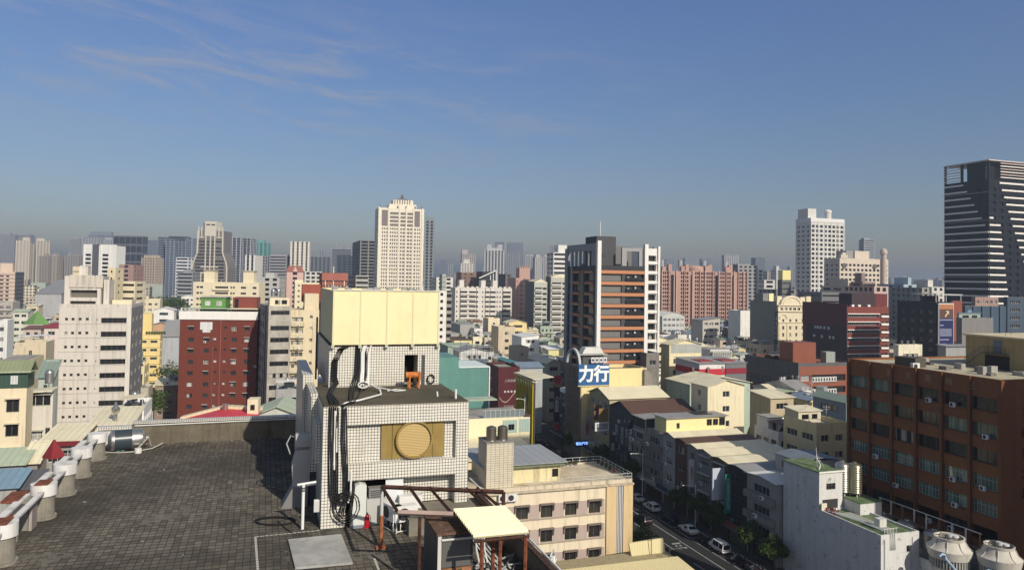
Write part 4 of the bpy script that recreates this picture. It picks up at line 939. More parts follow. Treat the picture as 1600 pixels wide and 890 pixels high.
# cream apartments behind the brick block
c, w, dp, zt = spec(302, 405, 440, 400, dep=14, rot=R(5))
b = B('cream_slab', 'long cream apartment slab with two rooftop stair houses behind the red brick block', 'apartment block', c, w, dp, zt, R(5))
CS = mat('wall', (.72, .63, .45), dirt=.3)
ops = {'F': rows(8, 3.15, zt-1.2-8*3.15, [(w*f, w*g) for f, g in ((.05, .04), (.1, .05), (.33, .2), (.56, .03), (.6, .03), (.72, .08), (.9, .06))], 1.2)}
b.walls(CS, ops, .6); b.wins(ops, .5, 'slide', ALU, GLD)
for f in (.14, .74): b.box('rooftop_block', w*f, w*(f+.16), 2, 8, zt-.002, zt+6, CS); b.box('roof_cap', w*f-.4, w*(f+.16)+.4, 1.6, 8.4, zt+6, zt+6.5, mat('wall', (.4, .36, .28)))
for k in range(8): b.box('balcony', w*.3, w*.55, -1, -.003, zt-1.2-(k+1)*3.15, zt-1.2-(k+1)*3.15+1.0, CS)
# a dozen mid-rises told by their pixels: (name, label, l, r, top, d, side x, colour, options)
MIDS = [
 ('apartment_block', 'grey white block with square cornice right of the cream slab', 410, 437, 433, 470, None, (.46, .45, .42), dict(bay=3.4, top=((.1, .6, 3),))),
 ('gabled_block', 'pale pink block with a brick red hipped roof under the ivory tower', 448, 474, 424, 500, None, (.62, .42, .36), dict(bay=7, ww=.3)),
 ('apartment_block', 'white grey gridded apartments behind the pink gabled block', 476, 503, 424, 560, None, (.55, .53, .49), dict(bay=3.2, ww=.65)),
 ('house_block', 'cream low block with a row of tiny windows under the white gridded apartments', 461, 499, 441, 430, None, (.70, .62, .44), dict(bay=2.6, ww=.35, hh=.9, top=((.0, .35, 1.5),))),
 ('red_office', 'brick red office block with cream posts left of the tall cream tower', 504, 543, 426, 450, 499, (.33, .115, .07), dict(bay=0, hh=1.2)),
 ('apartment_block', 'small grey balcony block just left of the tall cream tower', 556, 576, 430, 470, 545, (.40, .39, .36), dict(bay=0, hh=1.5)),
 ('apartment_block', 'bright white block between the yellow roof box and the wide white slab', 683, 698, 454, 330, None, (.74, .71, .64), dict(bay=2.3, ww=.4, hh=1.3, dep=8)),
 ('apartment_block', 'dim balcony block tucked beside the bright white block', 698, 706, 457, 350, None, (.30, .28, .26), dict(bay=0, hh=1.6)),
 ('office_block', 'grey green block with a tall pale shaft behind the bright white block', 691, 697, 428, 480, 687, (.36, .39, .34), dict(bay=0, hh=.3, dep=10)),
 ('apartment_block', 'white pitched block behind the yellow roof box', 682, 708, 433, 560, None, (.64, .63, .56), dict(bay=4)),
 ('brick_block', 'brown brick block above the left stair tower of the white slab', 721, 752, 425, 620, None, (.22, .14, .11), dict(bay=5, ww=.3, hh=1)),
 ('dark_block', 'charcoal block with a slanting white roof truss above the white slab', 754, 776, 424, 600, None, (.05, .05, .055), dict(bay=0, hh=.8)),
 ('apartment_block', 'dark gabled block left of the pink crenellated block', 790, 800, 428, 560, None, (.15, .13, .13), dict(bay=4)),
 ('apartment_block', 'beige block peeping left of the tall off white slot window building', 168, 181, 418, 330, None, (.66, .57, .38), dict(bay=6, ww=.3, hh=1, dep=8)),
 ('apartment_block', 'cream low rise behind the right shoulder of the slot window building', 177, 211, 439, 340, None, (.68, .60, .42), dict(bay=0, hh=1.1, dep=12)),
 ('apartment_block', 'mauve brown block behind the cream low rise', 186, 209, 413, 520, None, (.34, .22, .19), dict(bay=5, ww=.3)),
 ('apartment_block', 'narrow yellow stair block rising behind the slot window building roof', 114, 127, 416, 300, None, (.70, .61, .42), dict(bay=0, hh=.3, dep=6)),
 ('apartment_block', 'grey brown block right of the beige fortress apartments', 1348, 1368, 440, 330, 1329, (.24, .19, .18), dict(bay=0, hh=1.3, top=((.1, .4, 4),))),
 ('apartment_block', 'pale pink fronted block with a dark penthouse beside the maroon offices', 1366, 1388, 447, 320, None, (.50, .38, .33), dict(bay=2.6, ww=.6)),
 ('apartment_block', 'pale blue block above the dark billboard block', 1412, 1432, 444, 420, None, (.36, .44, .50), dict(bay=5, ww=.3, top=((.75, 1, 4),))),
 ('apartment_block', 'weathered grey block above the dark billboard block', 1433, 1452, 449, 400, None, (.34, .32, .28), dict(bay=3, ww=.5)),
 ('apartment_block', 'white low block left of the black banded tower', 1456, 1476, 448, 430, None, (.58, .56, .52), dict(bay=4, ww=.5, top=((.1, .5, 4),))),
 ('apartment_block', 'beige low block in front of the tall white and grey apartment tower', 1318, 1334, 447, 400, 1283, (.52, .47, .37), dict(bay=0, hh=1.2, top=((.2, .9, 4),))),
 ('apartment_block', 'dark grey low block in front of the tall white and grey apartment tower', 1284, 1312, 456, 380, None, (.17, .17, .175), dict(bay=0, hh=.8)),
 ('apartment_block', 'small dark block topped by a yellow box above the cream hotel', 1222, 1236, 437, 420, 1215, (.16, .155, .15), dict(bay=0, hh=.6)),
 ('apartment_block', 'dim grey block with rooftop tanks between the cream hotel and the white grid block', 1213, 1244, 452, 460, None, (.24, .24, .24), dict(bay=4)),
]
for nm, lb, xl, xr, y, d, xs, cc, k in MIDS:
    k = dict(k); k.setdefault('fh', 3.15)
    o, w, dp, zt = T(nm, lb, xl, xr, y, d, cc, xs=xs, cat='building', dirt=.5, rot=GA if xs or xl > 415 else R(5), **k)
    if nm == 'gabled_block': 
        MB().prism([(-.5, zt), (w+.5, zt), (w*.88, zt+4), (w*.12, zt+4)], -.5, dp).build('roof', mat('metalroof', (.34, .13, .10)), o)
        MB().prism([(w*.36, zt), (w*.66, zt), (w*.51, zt+3.8)], -.9, -.503).build('gable', mat('wall', (.62, .42, .36)), o)
    if nm == 'dark_block':
        mb = MB(); mb.tube([(-3, -.6, zt-5.5), (w*.95, -.6, zt+1)], .5, 6)
        for f in (.55, .75, .95): mb.tube([(w*f, -.6, zt-7), (w*f, -.6, zt+.2-(0.95-f)*8)], .4, 6)
        mb.build('roof_truss', mat('plain', WHITE), o)
    if nm == 'red_office':
        for f in (.1, .42, .86): MB().box(w*f, w*f+.5, -.5, -.003, zt-8, zt+(4 if f == .42 else -1)).build('cream_post', mat('wall', CREAM), o)
        MB().box(-.3, w+.3, -.8, -.003, zt-4.6, zt).build('red_fascia', mat('metalroof', (.36, .12, .08), pitch=1.0, axis=0), o)
    if 'yellow box' in lb: MB().box(w*.1, w, .3, 4, zt-.002, zt+5.5).build('roof_box', mat('plain', (.74, .66, .30)), o)
# ------------------------------------------------------------------ low houses
TAKEN = []                                          # plan boxes (a0, a1, b0, b1) in street-grid metres
def ab(p): return (p[0]*U.x+p[1]*U.y, p[0]*V.x+p[1]*V.y)
def take(c, w, d, rot=GA, pad=.4):
    u, v = uv(rot); q = [ab(Vector((c[0], c[1], 0))+u*i+v*j) for i in (0, w) for j in (0, d)]
    bx = (min(x for x, y in q)-pad, max(x for x, y in q)+pad, min(y for x, y in q)-pad, max(y for x, y in q)+pad); TAKEN.append(bx); return bx
for o in list(COL.objects):                          # everything built so far that stands nearer than 700 m
    if o.parent is None and 'label' in o.keys() and o.location.y < 760:
        cs = [o]+[c for c in o.children if c.name.startswith('wall')]
        for c in cs:
            if c.type == 'MESH' and c.data.vertices:
                xs_ = [v.co.x for v in c.data.vertices]; ys_ = [v.co.y for v in c.data.vertices]
                u, v = uv(o.rotation_euler.z); base = o.location+u*(min(xs_)+c.location.x if c is not o else min(xs_))+v*(min(ys_)+c.location.y if c is not o else min(ys_))
                take(base, max(xs_)-min(xs_), max(ys_)-min(ys_), o.rotation_euler.z, 1.5)
def free(bx): return not any(bx[0] < t[1] and bx[1] > t[0] and bx[2] < t[3] and bx[3] > t[2] for t in TAKEN)
JUNK = [('rooftop_box', MB().box(-.6, .6, -.4, .4, 0, .9).mesh('rooftop_box', [mat('wall', (.5, .49, .46), dirt=.9)])), ('rooftop_box', MB().box(-.9, .9, -.6, .6, 0, 1.3).mesh('rooftop_box', [mat('metalroof', (.33, .35, .34), pitch=.3, rust=.6)])),
        ('rooftop_antenna', MB().tube([(0, 0, 0), (0, 0, 2.6)], .035, 4).tube([(-.5, 0, 2.3), (.5, 0, 2.3)], .02, 4).tube([(-.35, .2, 2.0), (.35, .2, 2.0)], .02, 4).mesh('rooftop_antenna', [ALU])), ('air_conditioner', ac_mesh()), ('rooftop_pipe', MB().tube([(0, 0, 0), (0, 0, .6), (.3, 0, .8), (2.2, 0, .8)], .06, 5).mesh('rooftop_pipe', [ALU])),
        ('laundry_rack', MB().tube([(-1.2, 0, 0), (-1.2, 0, 1.6), (1.2, 0, 1.6), (1.2, 0, 0)], .03, 4).box(-.9, -.2, -.01, .01, .8, 1.58).box(.1, .7, -.01, .01, .9, 1.58).mesh('laundry_rack', [mat('plain', (.42, .40, .42))])), ('rooftop_planter', MB().box(-.7, .7, -.25, .25, 0, .4).lathe([(.1, .4), (.5, .6), (.4, 1.0), (.05, 1.3)], 7).mesh('rooftop_planter', [mat('leaf', (.07, .08, .04))]))]
def roofmat(rc, axis): return mat('metalroof', ROOFC[rc], axis=axis, pitch=.75, rust={'rusty': .9, 'brown': .5}.get(rc, .32))
def roof_on(o, w, d, h, kind, rc, rise=None, ov=.45, name='roof'):
    mb = MB(); t = .1
    if kind == 'gable_v':                            # ridge runs into depth, gable faces the front
        r = rise or w*.14; mb.prism([(-ov, h-ov*r/(w/2)), (w/2, h+r), (w+ov, h-ov*r/(w/2)), (w+ov, h-ov*r/(w/2)+t), (w/2, h+r+t), (-ov, h-ov*r/(w/2)+t)], -ov, d+ov)
        g = MB(); g.face(((0, 0.01, h), (w, .01, h), (w/2, .01, h+r))); g.face(((0, d-.01, h), (w/2, d-.01, h+r), (w, d-.01, h))); ax = 1
    elif kind == 'gable_u':
        r = rise or d*.12; xf = Matrix(((0, 1, 0, 0), (1, 0, 0, 0), (0, 0, 1, 0), (0, 0, 0, 1)))
        mb.prism([(-ov, h-ov*r/(d/2)), (d/2, h+r), (d+ov, h-ov*r/(d/2)), (d+ov, h-ov*r/(d/2)+t), (d/2, h+r+t), (-ov, h-ov*r/(d/2)+t)], -ov, w+ov, 0, xf)
        g = MB(); g.face(((.01, 0, h), (.01, d/2, h+r), (.01, d, h))); g.face(((w-.01, 0, h), (w-.01, d, h), (w-.01, d/2, h+r))); ax = 0
    elif kind == 'shed_v':                           # rises towards the back
        r = rise or d*.1; xf = Matrix(((0, 1, 0, 0), (1, 0, 0, 0), (0, 0, 1, 0), (0, 0, 0, 1)))
        mb.prism([(-ov, h), (d+ov, h+r), (d+ov, h+r+t), (-ov, h+t)], -ov, w+ov, 0, xf)
        g = MB(); g.face(((.01, 0, h), (.01, d, h+r), (.01, d, h))); g.face(((w-.01, 0, h), (w-.01, d, h), (w-.01, d, h+r))); g.face(((0, d-.01, h), (0, d-.01, h+r), (w, d-.01, h+r), (w, d-.01, h))); ax = 0
    elif kind == 'shed_u':                           # rises to the right
        r = rise or w*.12
        mb.prism([(-ov, h), (w+ov, h+r), (w+ov, h+r+t), (-ov, h+t)], -ov, d+ov)
        g = MB(); g.face(((0, .01, h), (w, .01, h), (w, .01, h+r))); g.face(((0, d-.01, h), (w, d-.01, h+r), (w, d-.01, h))); g.face(((w-.01, 0, h), (w-.01, d, h), (w-.01, d, h+r), (w-.01, 0, h+r))); ax = 1
    elif kind == 'arc':
        n = 10; r = rise or w*.16; top = [(-ov+(w+2*ov)*k/n, h+r*math.sin(math.pi*k/n)) for k in range(n+1)]
        mb.prism(top+[(x, z+t) for x, z in top[::-1]], -ov, d+ov); g = MB(); g.face([(x, .01, z) for x, z in [(0, h)]+top[1:-1]+[(w, h)]]); ax = 1
    ro = mb.build(name, roofmat(rc, ax), o); return ro, g, ax
def gables(g, kind, name, m, par):
    if not kind.startswith('gable'): g.build(name, m, par); return
    for f in g.f:
        one = MB(); one.face([g.v[i] for i in f]); one.build(name, m, par)
def deck(mb, w, d, h): mb.box(.2, w-.2, .2, d-.2, h, h+.05); return mb
def house(name, label, c, w, d, h, rot=GA, col=OFFW, roof='gable_v', rc='cream', fh=3.3, win=None, sides='F', sep=True, rise=None, dirt=.6, extra=(), group=None, seed=0, wh=1.3, z=0, cat='house', wm=None, style=None, ww=None):
    q = random.Random(seed*7919+int(w*100)); b = B(name, label, cat, c, w, d, h, rot, group, z)
    m = wm or mat('wall', col, dirt=dirt); ops = {}
    n = max(1, int((h+.2)/fh))
    for s in sides:
        ln = w if s in 'FB' else d; cols = bays(ln, win or 2.6, ww or q.choice((.45, .55, .7)), .35)
        ops[s] = [o for o in rows(n, fh, h-n*fh-.35, cols, wh, 1.1) if o[1] > .2]
        if not sep: ops[s] = [o for o in ops[s] if q.random() < .85]
    b.walls(m, ops, .25, None if sep else GLD)
    if sep: b.wins(ops, .2, style or q.choice(('slide', 'slide', 'grid', 'thin')), q.choice((ALU, ALU, ALUD, WFR)), q.choice((GL, GL, GLD)))
    if roof == 'flat':
        b.parapet(m, q.choice((.7, .9, 1.1))); deck(MB(), w, d, h).build('roof', mat('concrete', q.choice(((.30, .29, .27), (.22, .21, .2), (.26, .30, .25))), stain=.3), b.o)
    elif roof == 'deck': deck(MB(), w, d, h).build('roof', mat('concrete', (.3, .29, .27), stain=.3), b.o)
    else:
        ro, g, ax = roof_on(b.o, w, d, h, roof, rc, rise); gables(g, roof, 'gable', m, b.o)
    for e in extra:
        if e == 'tank': put('water_tank', tank_mesh(), b.o, (w*q.uniform(.25, .75), d*q.uniform(.5, .8), h+(.05 if roof in ('flat', 'deck') else .5)))
        elif e == 'tank2':
            for k in (0, 1): put('water_tank', tank_mesh(), b.o, (w*.3+k*1.5, d*.6, h+.05))
        elif e == 'stair':
            sw = min(3.4, w*.5); x = q.choice((.3, w-sw-.3)); mb = MB(); mb.box(x, x+sw, d*.45, d*.45+4, h+.05, h+2.9); mb.build('stair_house', m, b.o); mb = MB().box(x-.2, x+sw+.2, d*.45-.2, d*.45+4.2, h+2.9, h+3.05); mb.build('stair_house_roof', mat('concrete', (.3, .29, .27)), b.o); b.box('stair_door', x+sw*.3, x+sw*.3+.9, d*.45-.03, d*.45-.003, h+.05, h+2.1, ALUD)
        elif e in ('hut', 'hutfull'):
            f = 1 if e == 'hutfull' else q.uniform(.5, .8); hw = w*f-.3; hd = d*q.uniform(.35, .6); hr = 2.4; hc = q.choice(((.33, .40, .34), (.5, .49, .45), (.66, .6, .45), (.28, .31, .33), (.6, .6, .58)))
            mb = MB(); x0 = .15; y0 = d-hd-.2; walls(mb, hw, hd, 0, hr, {'F': [(hw*.15, .8, hw*.3, 1.0), (hw*.6, .8, hw*.25, 1.0)]}, .15, 0, 1); ht = mb.build('rooftop_hut', [mat('metalroof', hc, pitch=.4, rust=.15), GLD], b.o, (x0, y0, h+.05))
            ro, g, ax = roof_on(ht, hw, hd, hr, q.choice(('gable_v', 'shed_v', 'gable_u')), q.choice(('cream', 'white', 'pale green', 'grey green', 'blue grey', 'grey', 'brown', 'cream')), None, .3, 'hut_roof'); gables(g, 'gable', 'hut_gable', mat('metalroof', hc, pitch=.4, rust=.15), ht)
        elif e == 'canopy':
            for x, y in ((.3, .3), (w-.4, .3), (.3, d*.45), (w-.4, d*.45)): b.box('canopy_post', x, x+.1, y, y+.1, h+.05, h+2.3, ALU)
            MB().prism([(0, h+2.3), (w, h+2.6), (w, h+2.68), (0, h+2.38)], -.2, d*.5).build('canopy_roof', roofmat(q.choice(('cream', 'white', 'grey', 'pale green', 'rusty', 'blue grey')), 1), b.o)
        elif e == 'ac':
            for k in range(q.choice((1, 2, 3))):
                if ops.get('F'):
                    o = q.choice(ops['F']); ac_on(b, 'F', o[0]+o[2]/2, max(.3, o[1]-.75), 0, .9)
        elif e == 'hood':
            for o in ops.get('F', ()):
                if q.random() < .7: b.box('window_hood', o[0]-.15, o[0]+o[2]+.15, -.6, -.003, o[1]+o[3]+.04, o[1]+o[3]+.11, q.choice((ALU, WFR, roofmat('grey green', 0), roofmat('rusty', 0))))
        elif e == 'balcony':
            for k in range(1, n):
                z_ = h-(n-k)*fh-.4+.0
                if z_ > 1: b.box('balcony', .1, w-.1, -.9, -.003, z_, z_+1.0, m)
        elif e == 'vents':
            mb = MB()
            for k in range(3): mb.cyl(w*(.25+.25*k), d*.5, h+w*.12, h+w*.14+.5, .18, 8).lathe([(.2, h+w*.14+.5), (.38, h+w*.14+.75), (.1, h+w*.14+1.0)], 8, cx=w*(.25+.25*k), cy=d*.5)
            mb.build('roof_ventilator', STEEL, b.o)
    if 'junk' in extra:
        top = h+(.05 if roof in ('flat', 'deck') else w*.05)
        for k in range(q.choice((3, 4, 5))):
            jn, jm = q.choice(JUNK); o = put(jn, jm, b.o, (q.uniform(.1, .85)*w, q.uniform(.08, .8)*d, top), q.uniform(0, 6)); s_ = q.uniform(.7, 1.5); o.scale = (s_, s_, s_*q.uniform(.7, 1.3))
    take(c, w, d, rot); return b
def hpx(name, label, xl, xr, y, d, xs=None, dep=12, rot=GA, **k):
    c, w, dp, zt = spec(xl, xr, y, d, xs, dep, rot); b = house(name, label, c, w, dp, zt, rot, **k); LAND.append((label, (xl+xr)/2, y, d)); return b
H = hpx
# left foreground houses
b = H('corner_house', 'cream corner house with a dark green roof storey at the lower left edge', -8, 42, 606, 98, 52, col=(.70, .60, .42), roof='deck', fh=3.3, win=30, wh=.1, sides='', extra=())
w, d, h = b.w, b.d, b.h; kx = w/50
GS = mat('metalroof', (.045, .085, .065), pitch=.5, rust=.1)
b.box('green_storey', -.2, w+.1, -.15, d, h, h+2.1, GS)
MB().prism([(-.5, h+2.1), (w+.6, h+2.1), (w+.6, h+2.2), (-.5, h+2.2)], -.6, .8).build('green_roof', roofmat('pale green', 0), b.o); xf = Matrix(((0, 1, 0, 0), (1, 0, 0, 0), (0, 0, 1, 0), (0, 0, 0, 1)))
MB().prism([(-.6, h+2.0), (d*.5, h+3.4), (d, h+2.0), (d, h+2.1), (d*.5, h+3.5), (-.6, h+2.1)], -.4, w+.5, 0, xf).build('green_roof', mat('metalroof', (.24, .27, .16), axis=0, pitch=.5), b.o)
for x, z, ww, hh, st in ((25, h+.5, 11, 1.1, WFR), (19, h-3.2, 20, 1.7, ALUD), (19, h-6.4, 20, 1.6, ALUD), (10, h-9.6, 34, 1.6, ALUD), (10, h-12.9, 34, 1.3, ALUD)):
    put('window', winmesh(kx*ww, hh, 'slide', st, GLD if ww > 12 else mat('glass', (.25, .25, .25), frac=.7)), b.o, (kx*x, -.2 if z > h else -.012, z))
    if z < h: b.box('window_hood', kx*x-.1, kx*(x+ww)+.1, -.5, -.003, z+hh+.02, z+hh+.12, mat('plain', (.5, .45, .35)))
b = H('narrow_house', 'narrow off white house with a pale yellow awning beside the green roofed corner house', 43, 83, 616, 103, 87, dep=12, col=(.60, .56, .49), roof='deck', sides='', extra=())
w, h, d = b.w, b.h, b.d; kx = w/40
for k in range(4):
    z = h-3.4-k*3.2; ww = 24 if k else 36
    put('window', winmesh(kx*ww, 1.5, 'grid' if k else 'slide', ALU, GL if k else GLD), b.o, (kx*2 if k else kx*1, -.012, z if k else h-1.6)); b.box('window_hood', kx*1, kx*(ww+3), -.55, -.003, (z if k else h-1.6)+1.55, (z if k else h-1.6)+1.65, mat('plain', (.4, .38, .33)))
    if k: ac_on(b, 'F', kx*(14+6*(k > 1)), z-.2, .2, 1.0); put('window', winmesh(kx*7, 1.0, 'slide', ALUD, GLD), b.o, (kx*30, -.012, z+.9))
MB().prism([(-.3, h+.3), (w+.2, h+.6), (w+.2, h+.7), (-.3, h+.4)], -1.2, 2.5).build('awning', roofmat('cream', 1), b.o); put('water_tank', tank_mesh(), b.o, (w*.45, 5, h+.05))
H('green_roof_house', 'low house with a big grey green pitched roof behind the narrow off white house', 60, 82, 590, 128, None, dep=4, col=(.4, .44, .38), roof='shed_v', rc='grey green', rise=2.6, seed=3, extra=())
H('tan_house', 'tan building with an open covered roof terrace left of the slot window building', 23, 72, 540, 190, 85, col=(.62, .53, .38), roof='flat', seed=5, win=11, ww=.12, extra=('canopy',))
H('parking_roof', 'flat cream rooftop deck carrying parked cars at the left edge', -30, 21, 572, 150, None, dep=22, col=CREAM, roof='deck', sides='', seed=2)
H('red_trim_house', 'white house with brick red columns left of the slot window building', 69, 92, 512, 260, None, dep=10, col=(.64, .55, .5), roof='shed_v', rc='red', seed=9)
b = H('green_spire_hall', 'hall under a pointed green pyramid roof', 36, 67, 507, 330, None, dep=12, col=(.55, .5, .4), roof='deck', sides='', seed=1)
MB().lathe([(b.w*.75, b.h-.3), (b.w*.74, b.h), (b.w*.3, b.h+3.2), (.15, b.h+6.0)], 4, cx=b.w*.5, cy=b.d*.5).build('pyramid_roof', mat('metalroof', (.16, .30, .09), pitch=.6, rust=.1), b.o); MB().cyl(b.w*.5, b.d*.5, b.h+5.8, b.h+9, .08, 5).build('mast', ALUD, b.o)
H('maroon_roof_house', 'house with a rust red flat roof right below the green pyramid roof', 36, 64, 514, 300, None, dep=9, col=(.5, .42, .36), roof='shed_v', rc='rusty', seed=4)
H('white_house', 'white square house with dark windows at the left edge', -6, 12, 505, 240, 22, col=(.66, .66, .64), roof='flat', seed=6)
H('jumble_house', 'weathered house with crowded balconies below the pinkish banded apartments', -5, 20, 474, 380, None, dep=12, col=(.42, .38, .34), roof='flat', seed=8, extra=('balcony', 'canopy'))
H('pale_green_house', 'pale green roofed house behind the green pyramid roof', 20, 44, 487, 360, None, dep=10, col=(.6, .6, .5), roof='gable_u', rc='pale green', seed=11)
H('cream_gable_house', 'cream gabled house behind the green pyramid roof', 42, 60, 478, 400, None, dep=9, col=CREAM, roof='shed_v', rc='cream', seed=12)
b = H('long_warehouse', 'long grey slate roofed market hall left of the slot window building', 55, 96, 459, 480, None, dep=60, col=(.4, .4, .4), roof='shed_v', rc='grey', rise=9, seed=13, sides='')
# around the side street and behind the brick block
H('white_gable_house', 'white house with a low gable behind the yellow building', 240, 272, 484, 360, None, dep=10, col=(.72, .71, .68), roof='gable_v', rc='white', seed=21, win=5)
H('orange_gable_house', 'house with a salmon gable wall behind the yellow building', 235, 268, 508, 320, None, dep=8, col=(.52, .33, .20), roof='gable_v', rc='grey', seed=22, sides='')
H('blue_grey_shed', 'blue grey metal roofed shed beside the red brick block', 254, 280, 526, 300, None, dep=14, col=(.4, .42, .45), roof='shed_v', rc='grey', rise=6, seed=23, sides='')
H('arched_white_house', 'white house with arched windows near the left grove', 207, 228, 456, 500, None, dep=10, col=(.62, .58, .55), roof='flat', seed=24, win=3.2)
H('cream_flat_house', 'cream flat roofed house behind the slot window building', 219, 250, 470, 430, None, dep=12, col=CREAM, roof='flat', seed=25, extra=('stair',))
H('white_round_roofs', 'white sheds with rounded roofs beside the left grove', 283, 304, 464, 520, None, dep=12, col=WHITE, roof='arc', rc='white', seed=26)
H('garden_house', 'small stone grey house with grille windows at the foot of the slot window building', 219, 232, 610, 195, None, dep=8, col=(.46, .42, .35), roof='flat', seed=27, win=1.6)
b = H('grey_shed', 'pale green metal shed with boxes on its roof below the concrete block', 398, 466, 648, 108, None, dep=9, rot=R(10), col=(.5, .5, .45), roof='gable_v', rc='pale green', rise=1.2, seed=28, sides='')
# centre low rises, told from the photograph
H('grey_stepped_block', 'plain grey metal clad building with a white right end below the white slab', 719, 742, 507, 380, 700, dep=14, col=(.36, .36, .34), roof='deck', sides='', seed=31, fh=3.2)
H('grey_stepped_annex', 'lower grey clad annex left of the plain grey clad building', 684, 718, 521, 350, None, dep=14, col=(.36, .36, .34), roof='deck', sides='', seed=32)
H('white_end_house', 'white house end with one square window right of the plain grey clad building', 741, 754, 513, 375, None, dep=12, col=(.72, .70, .65), roof='deck', seed=33, win=4.5, ww=.3)
H('cream_cube_house', 'cream cube house in front of the white slab', 763, 781, 500, 400, None, dep=10, col=(.72, .63, .44), roof='flat', seed=34, win=5, ww=.25)
H('yellow_house', 'yellow house with three square windows in front of the pink crenellated block', 795, 823, 504, 390, None, dep=10, col=(.74, .60, .30), roof='gable_v', rc='cream', seed=35, win=6)
H('tan_two_window_house', 'tan house with two square windows in the low rise centre', 779, 805, 514, 330, None, dep=11, col=(.60, .50, .36), roof='flat', seed=36, win=7, ww=.25, extra=('tank',))
H('white_lean_house', 'bright white lean to house with arched vents in the low rise centre', 815, 842, 526, 300, 800, dep=10, col=(.76, .76, .73), roof='shed_u', rc='white', seed=37, win=9)
H('green_slope_house', 'long pale green sloped roof house left of the white lean to', 700, 742, 540, 270, None, dep=13, col=(.35, .42, .34), roof='shed_u', rc='pale green', rise=-2.0, seed=38, sides='')
b = H('scaffold_house', 'white metal house wrapped in a tall pipe scaffold', 718, 762, 549, 245, 708, dep=14, col=(.62, .62, .60), roof='gable_v', rc='grey', rise=1.4, seed=39, win=9)
w, d, h = b.w, b.d, b.h; mb = MB()
for x in range(6):
    mb.tube([(x*w/5, -1.2, 0), (x*w/5, -1.2, h+4-(x % 2)*1.6)], .07, 5)
for z in range(2, int(h)+4, 2): mb.tube([(0, -1.2, z), (w, -1.2, z)], .05, 5)
mb.build('scaffold', mat('plain', (.10, .09, .08)), b.o); b.box('glass_front', w*.35, w, -.3, -.003, 3, h-2.5, mat('glass', (.10, .13, .16), frac=.0))
H('green_box_house', 'pale green gabled shed with one window left of the terracotta tower', 850, 869, 535, 300, 842, dep=10, col=(.42, .48, .36), roof='gable_v', rc='pale green', seed=40, win=8)
H('yellow_wall_house', 'low house with a yellow wall left of the terracotta tower', 856, 880, 546, 280, None, dep=8, col=(.74, .66, .34), roof='shed_v', rc='white', seed=41, sides='')
H('olive_roof_house', 'house with a long olive sheet roof and two windows left of the arched facade', 855, 876, 567, 235, 826, dep=14, col=(.36, .36, .30), roof='gable_v', rc='cream', rise=1.2, seed=42, win=5)
H('beige_tall_house', 'tall beige house with a dark flat roof in the low rise centre', 806, 826, 545, 255, 795, dep=9, col=(.46, .40, .31), roof='flat', seed=43, win=9, ww=.2)
H('teal_hut_house', 'teal roofed hut above the red sign hoarding', 800, 812, 567, 222, 778, dep=9, col=(.20, .34, .34), roof='gable_v', rc='teal', seed=44, win=6)
H('blue_roof_house', 'house with a blue grey pitched roof behind the yellow ribbed wall', 812, 848, 574, 215, None, dep=9, col=(.4, .42, .44), roof='gable_u', rc='blue grey', seed=45, sides='')
H('brown_roof_house', 'house with a brown gabled roof behind the red sign hoarding', 741, 778, 575, 224, None, dep=10, col=(.4, .3, .24), roof='gable_v', rc='brown', seed=46, sides='')
# right of the terracotta tower
H('cream_gable_hall', 'cream gable walled hall right of the terracotta tower', 1012, 1052, 533, 300, 1004, dep=14, col=(.72, .64, .42), roof='gable_v', rc='pale green', seed=51, win=7, ww=.25)
b = H('cream_window_house', 'cream four storey house with a grey gabled top beside the red banded shop', 1046, 1096, 538, 222, 1033, col=(.74, .66, .42), roof='gable_v', rc='cream', rise=1.4, seed=52, win=3.0, ww=.38, wh=1.6)
b.box('gable_cladding', .6, b.w-.0, -.06, -.003, b.h-2.6, b.h+.1, mat('metalroof', (.40, .42, .38), pitch=.5, axis=0))
H('ruined_house', 'weathered grey shell of a house behind the yellow sign wall', 1010, 1030, 556, 215, None, dep=12, col=(.22, .2, .18), roof='flat', seed=53, dirt=1.2)
b = H('red_band_shop', 'white shop hall with a deep red band and red skylights', 1093, 1165, 568, 205, 1056, dep=10, col=(.66, .64, .62), roof='shed_v', rc='grey', rise=.5, seed=54, sides='')
w, d, h = b.w, b.d, b.h
RD = mat('plain', (.45, .03, .045), rough=.5, var=.1)
b.box('red_band', -.08, w*.55, -.12, -.003, h-3.2, h-1.5, RD); b.box('red_band', -.12, -.003, -.1, d, h-3.2, h-1.5, RD); b.box('grey_annex', w*.55, w, -.3, -.003, 0, h-.2, mat('wall', (.16, .165, .17))); b.box('red_band', w*.55, w, -.42, -.303, h-2.9, h-1.4, mat('plain', (.22, .02, .035)))
b.box('corner_blade', w*.14, w*.19, -.9, -.123, h-5.5, h-1.2, RD)
for x0 in (.12, .6): b.box('red_skylight', w*x0, w*(x0+.28), d*.2, d*.6, h+.12, h+.5, mat('metalroof', (.30, .04, .035), rust=.1))
for i in range(5): b.box('shop_window', w*(.2+.07*i), w*(.26+.07*i), -.05, -.003, h-6, h-4, GL)
for i in range(3): b.box('shop_window', -.05, -.003, d*(.25+.22*i), d*(.42+.22*i), h-6.5, h-4.2, GLD)
lettering('TRAVEL MART', .8, (.6, .3, .32), b.o, (w*.35, -.14, h-2.35)) if False else None
b = H('vent_roof_house', 'white rooftop hut with a row of round ventilation ducts', 1110, 1140, 546, 245, None, dep=8, col=(.62, .62, .60), roof='deck', seed=55, sides='')
mb = MB()
for i in range(9): mb.lathe([(.4, 0), (.4, 1.4), (.55, 1.6), (.55, 2.1), (.2, 2.3)], 8, cx=.3+i*b.w*.115, cy=-1.0)
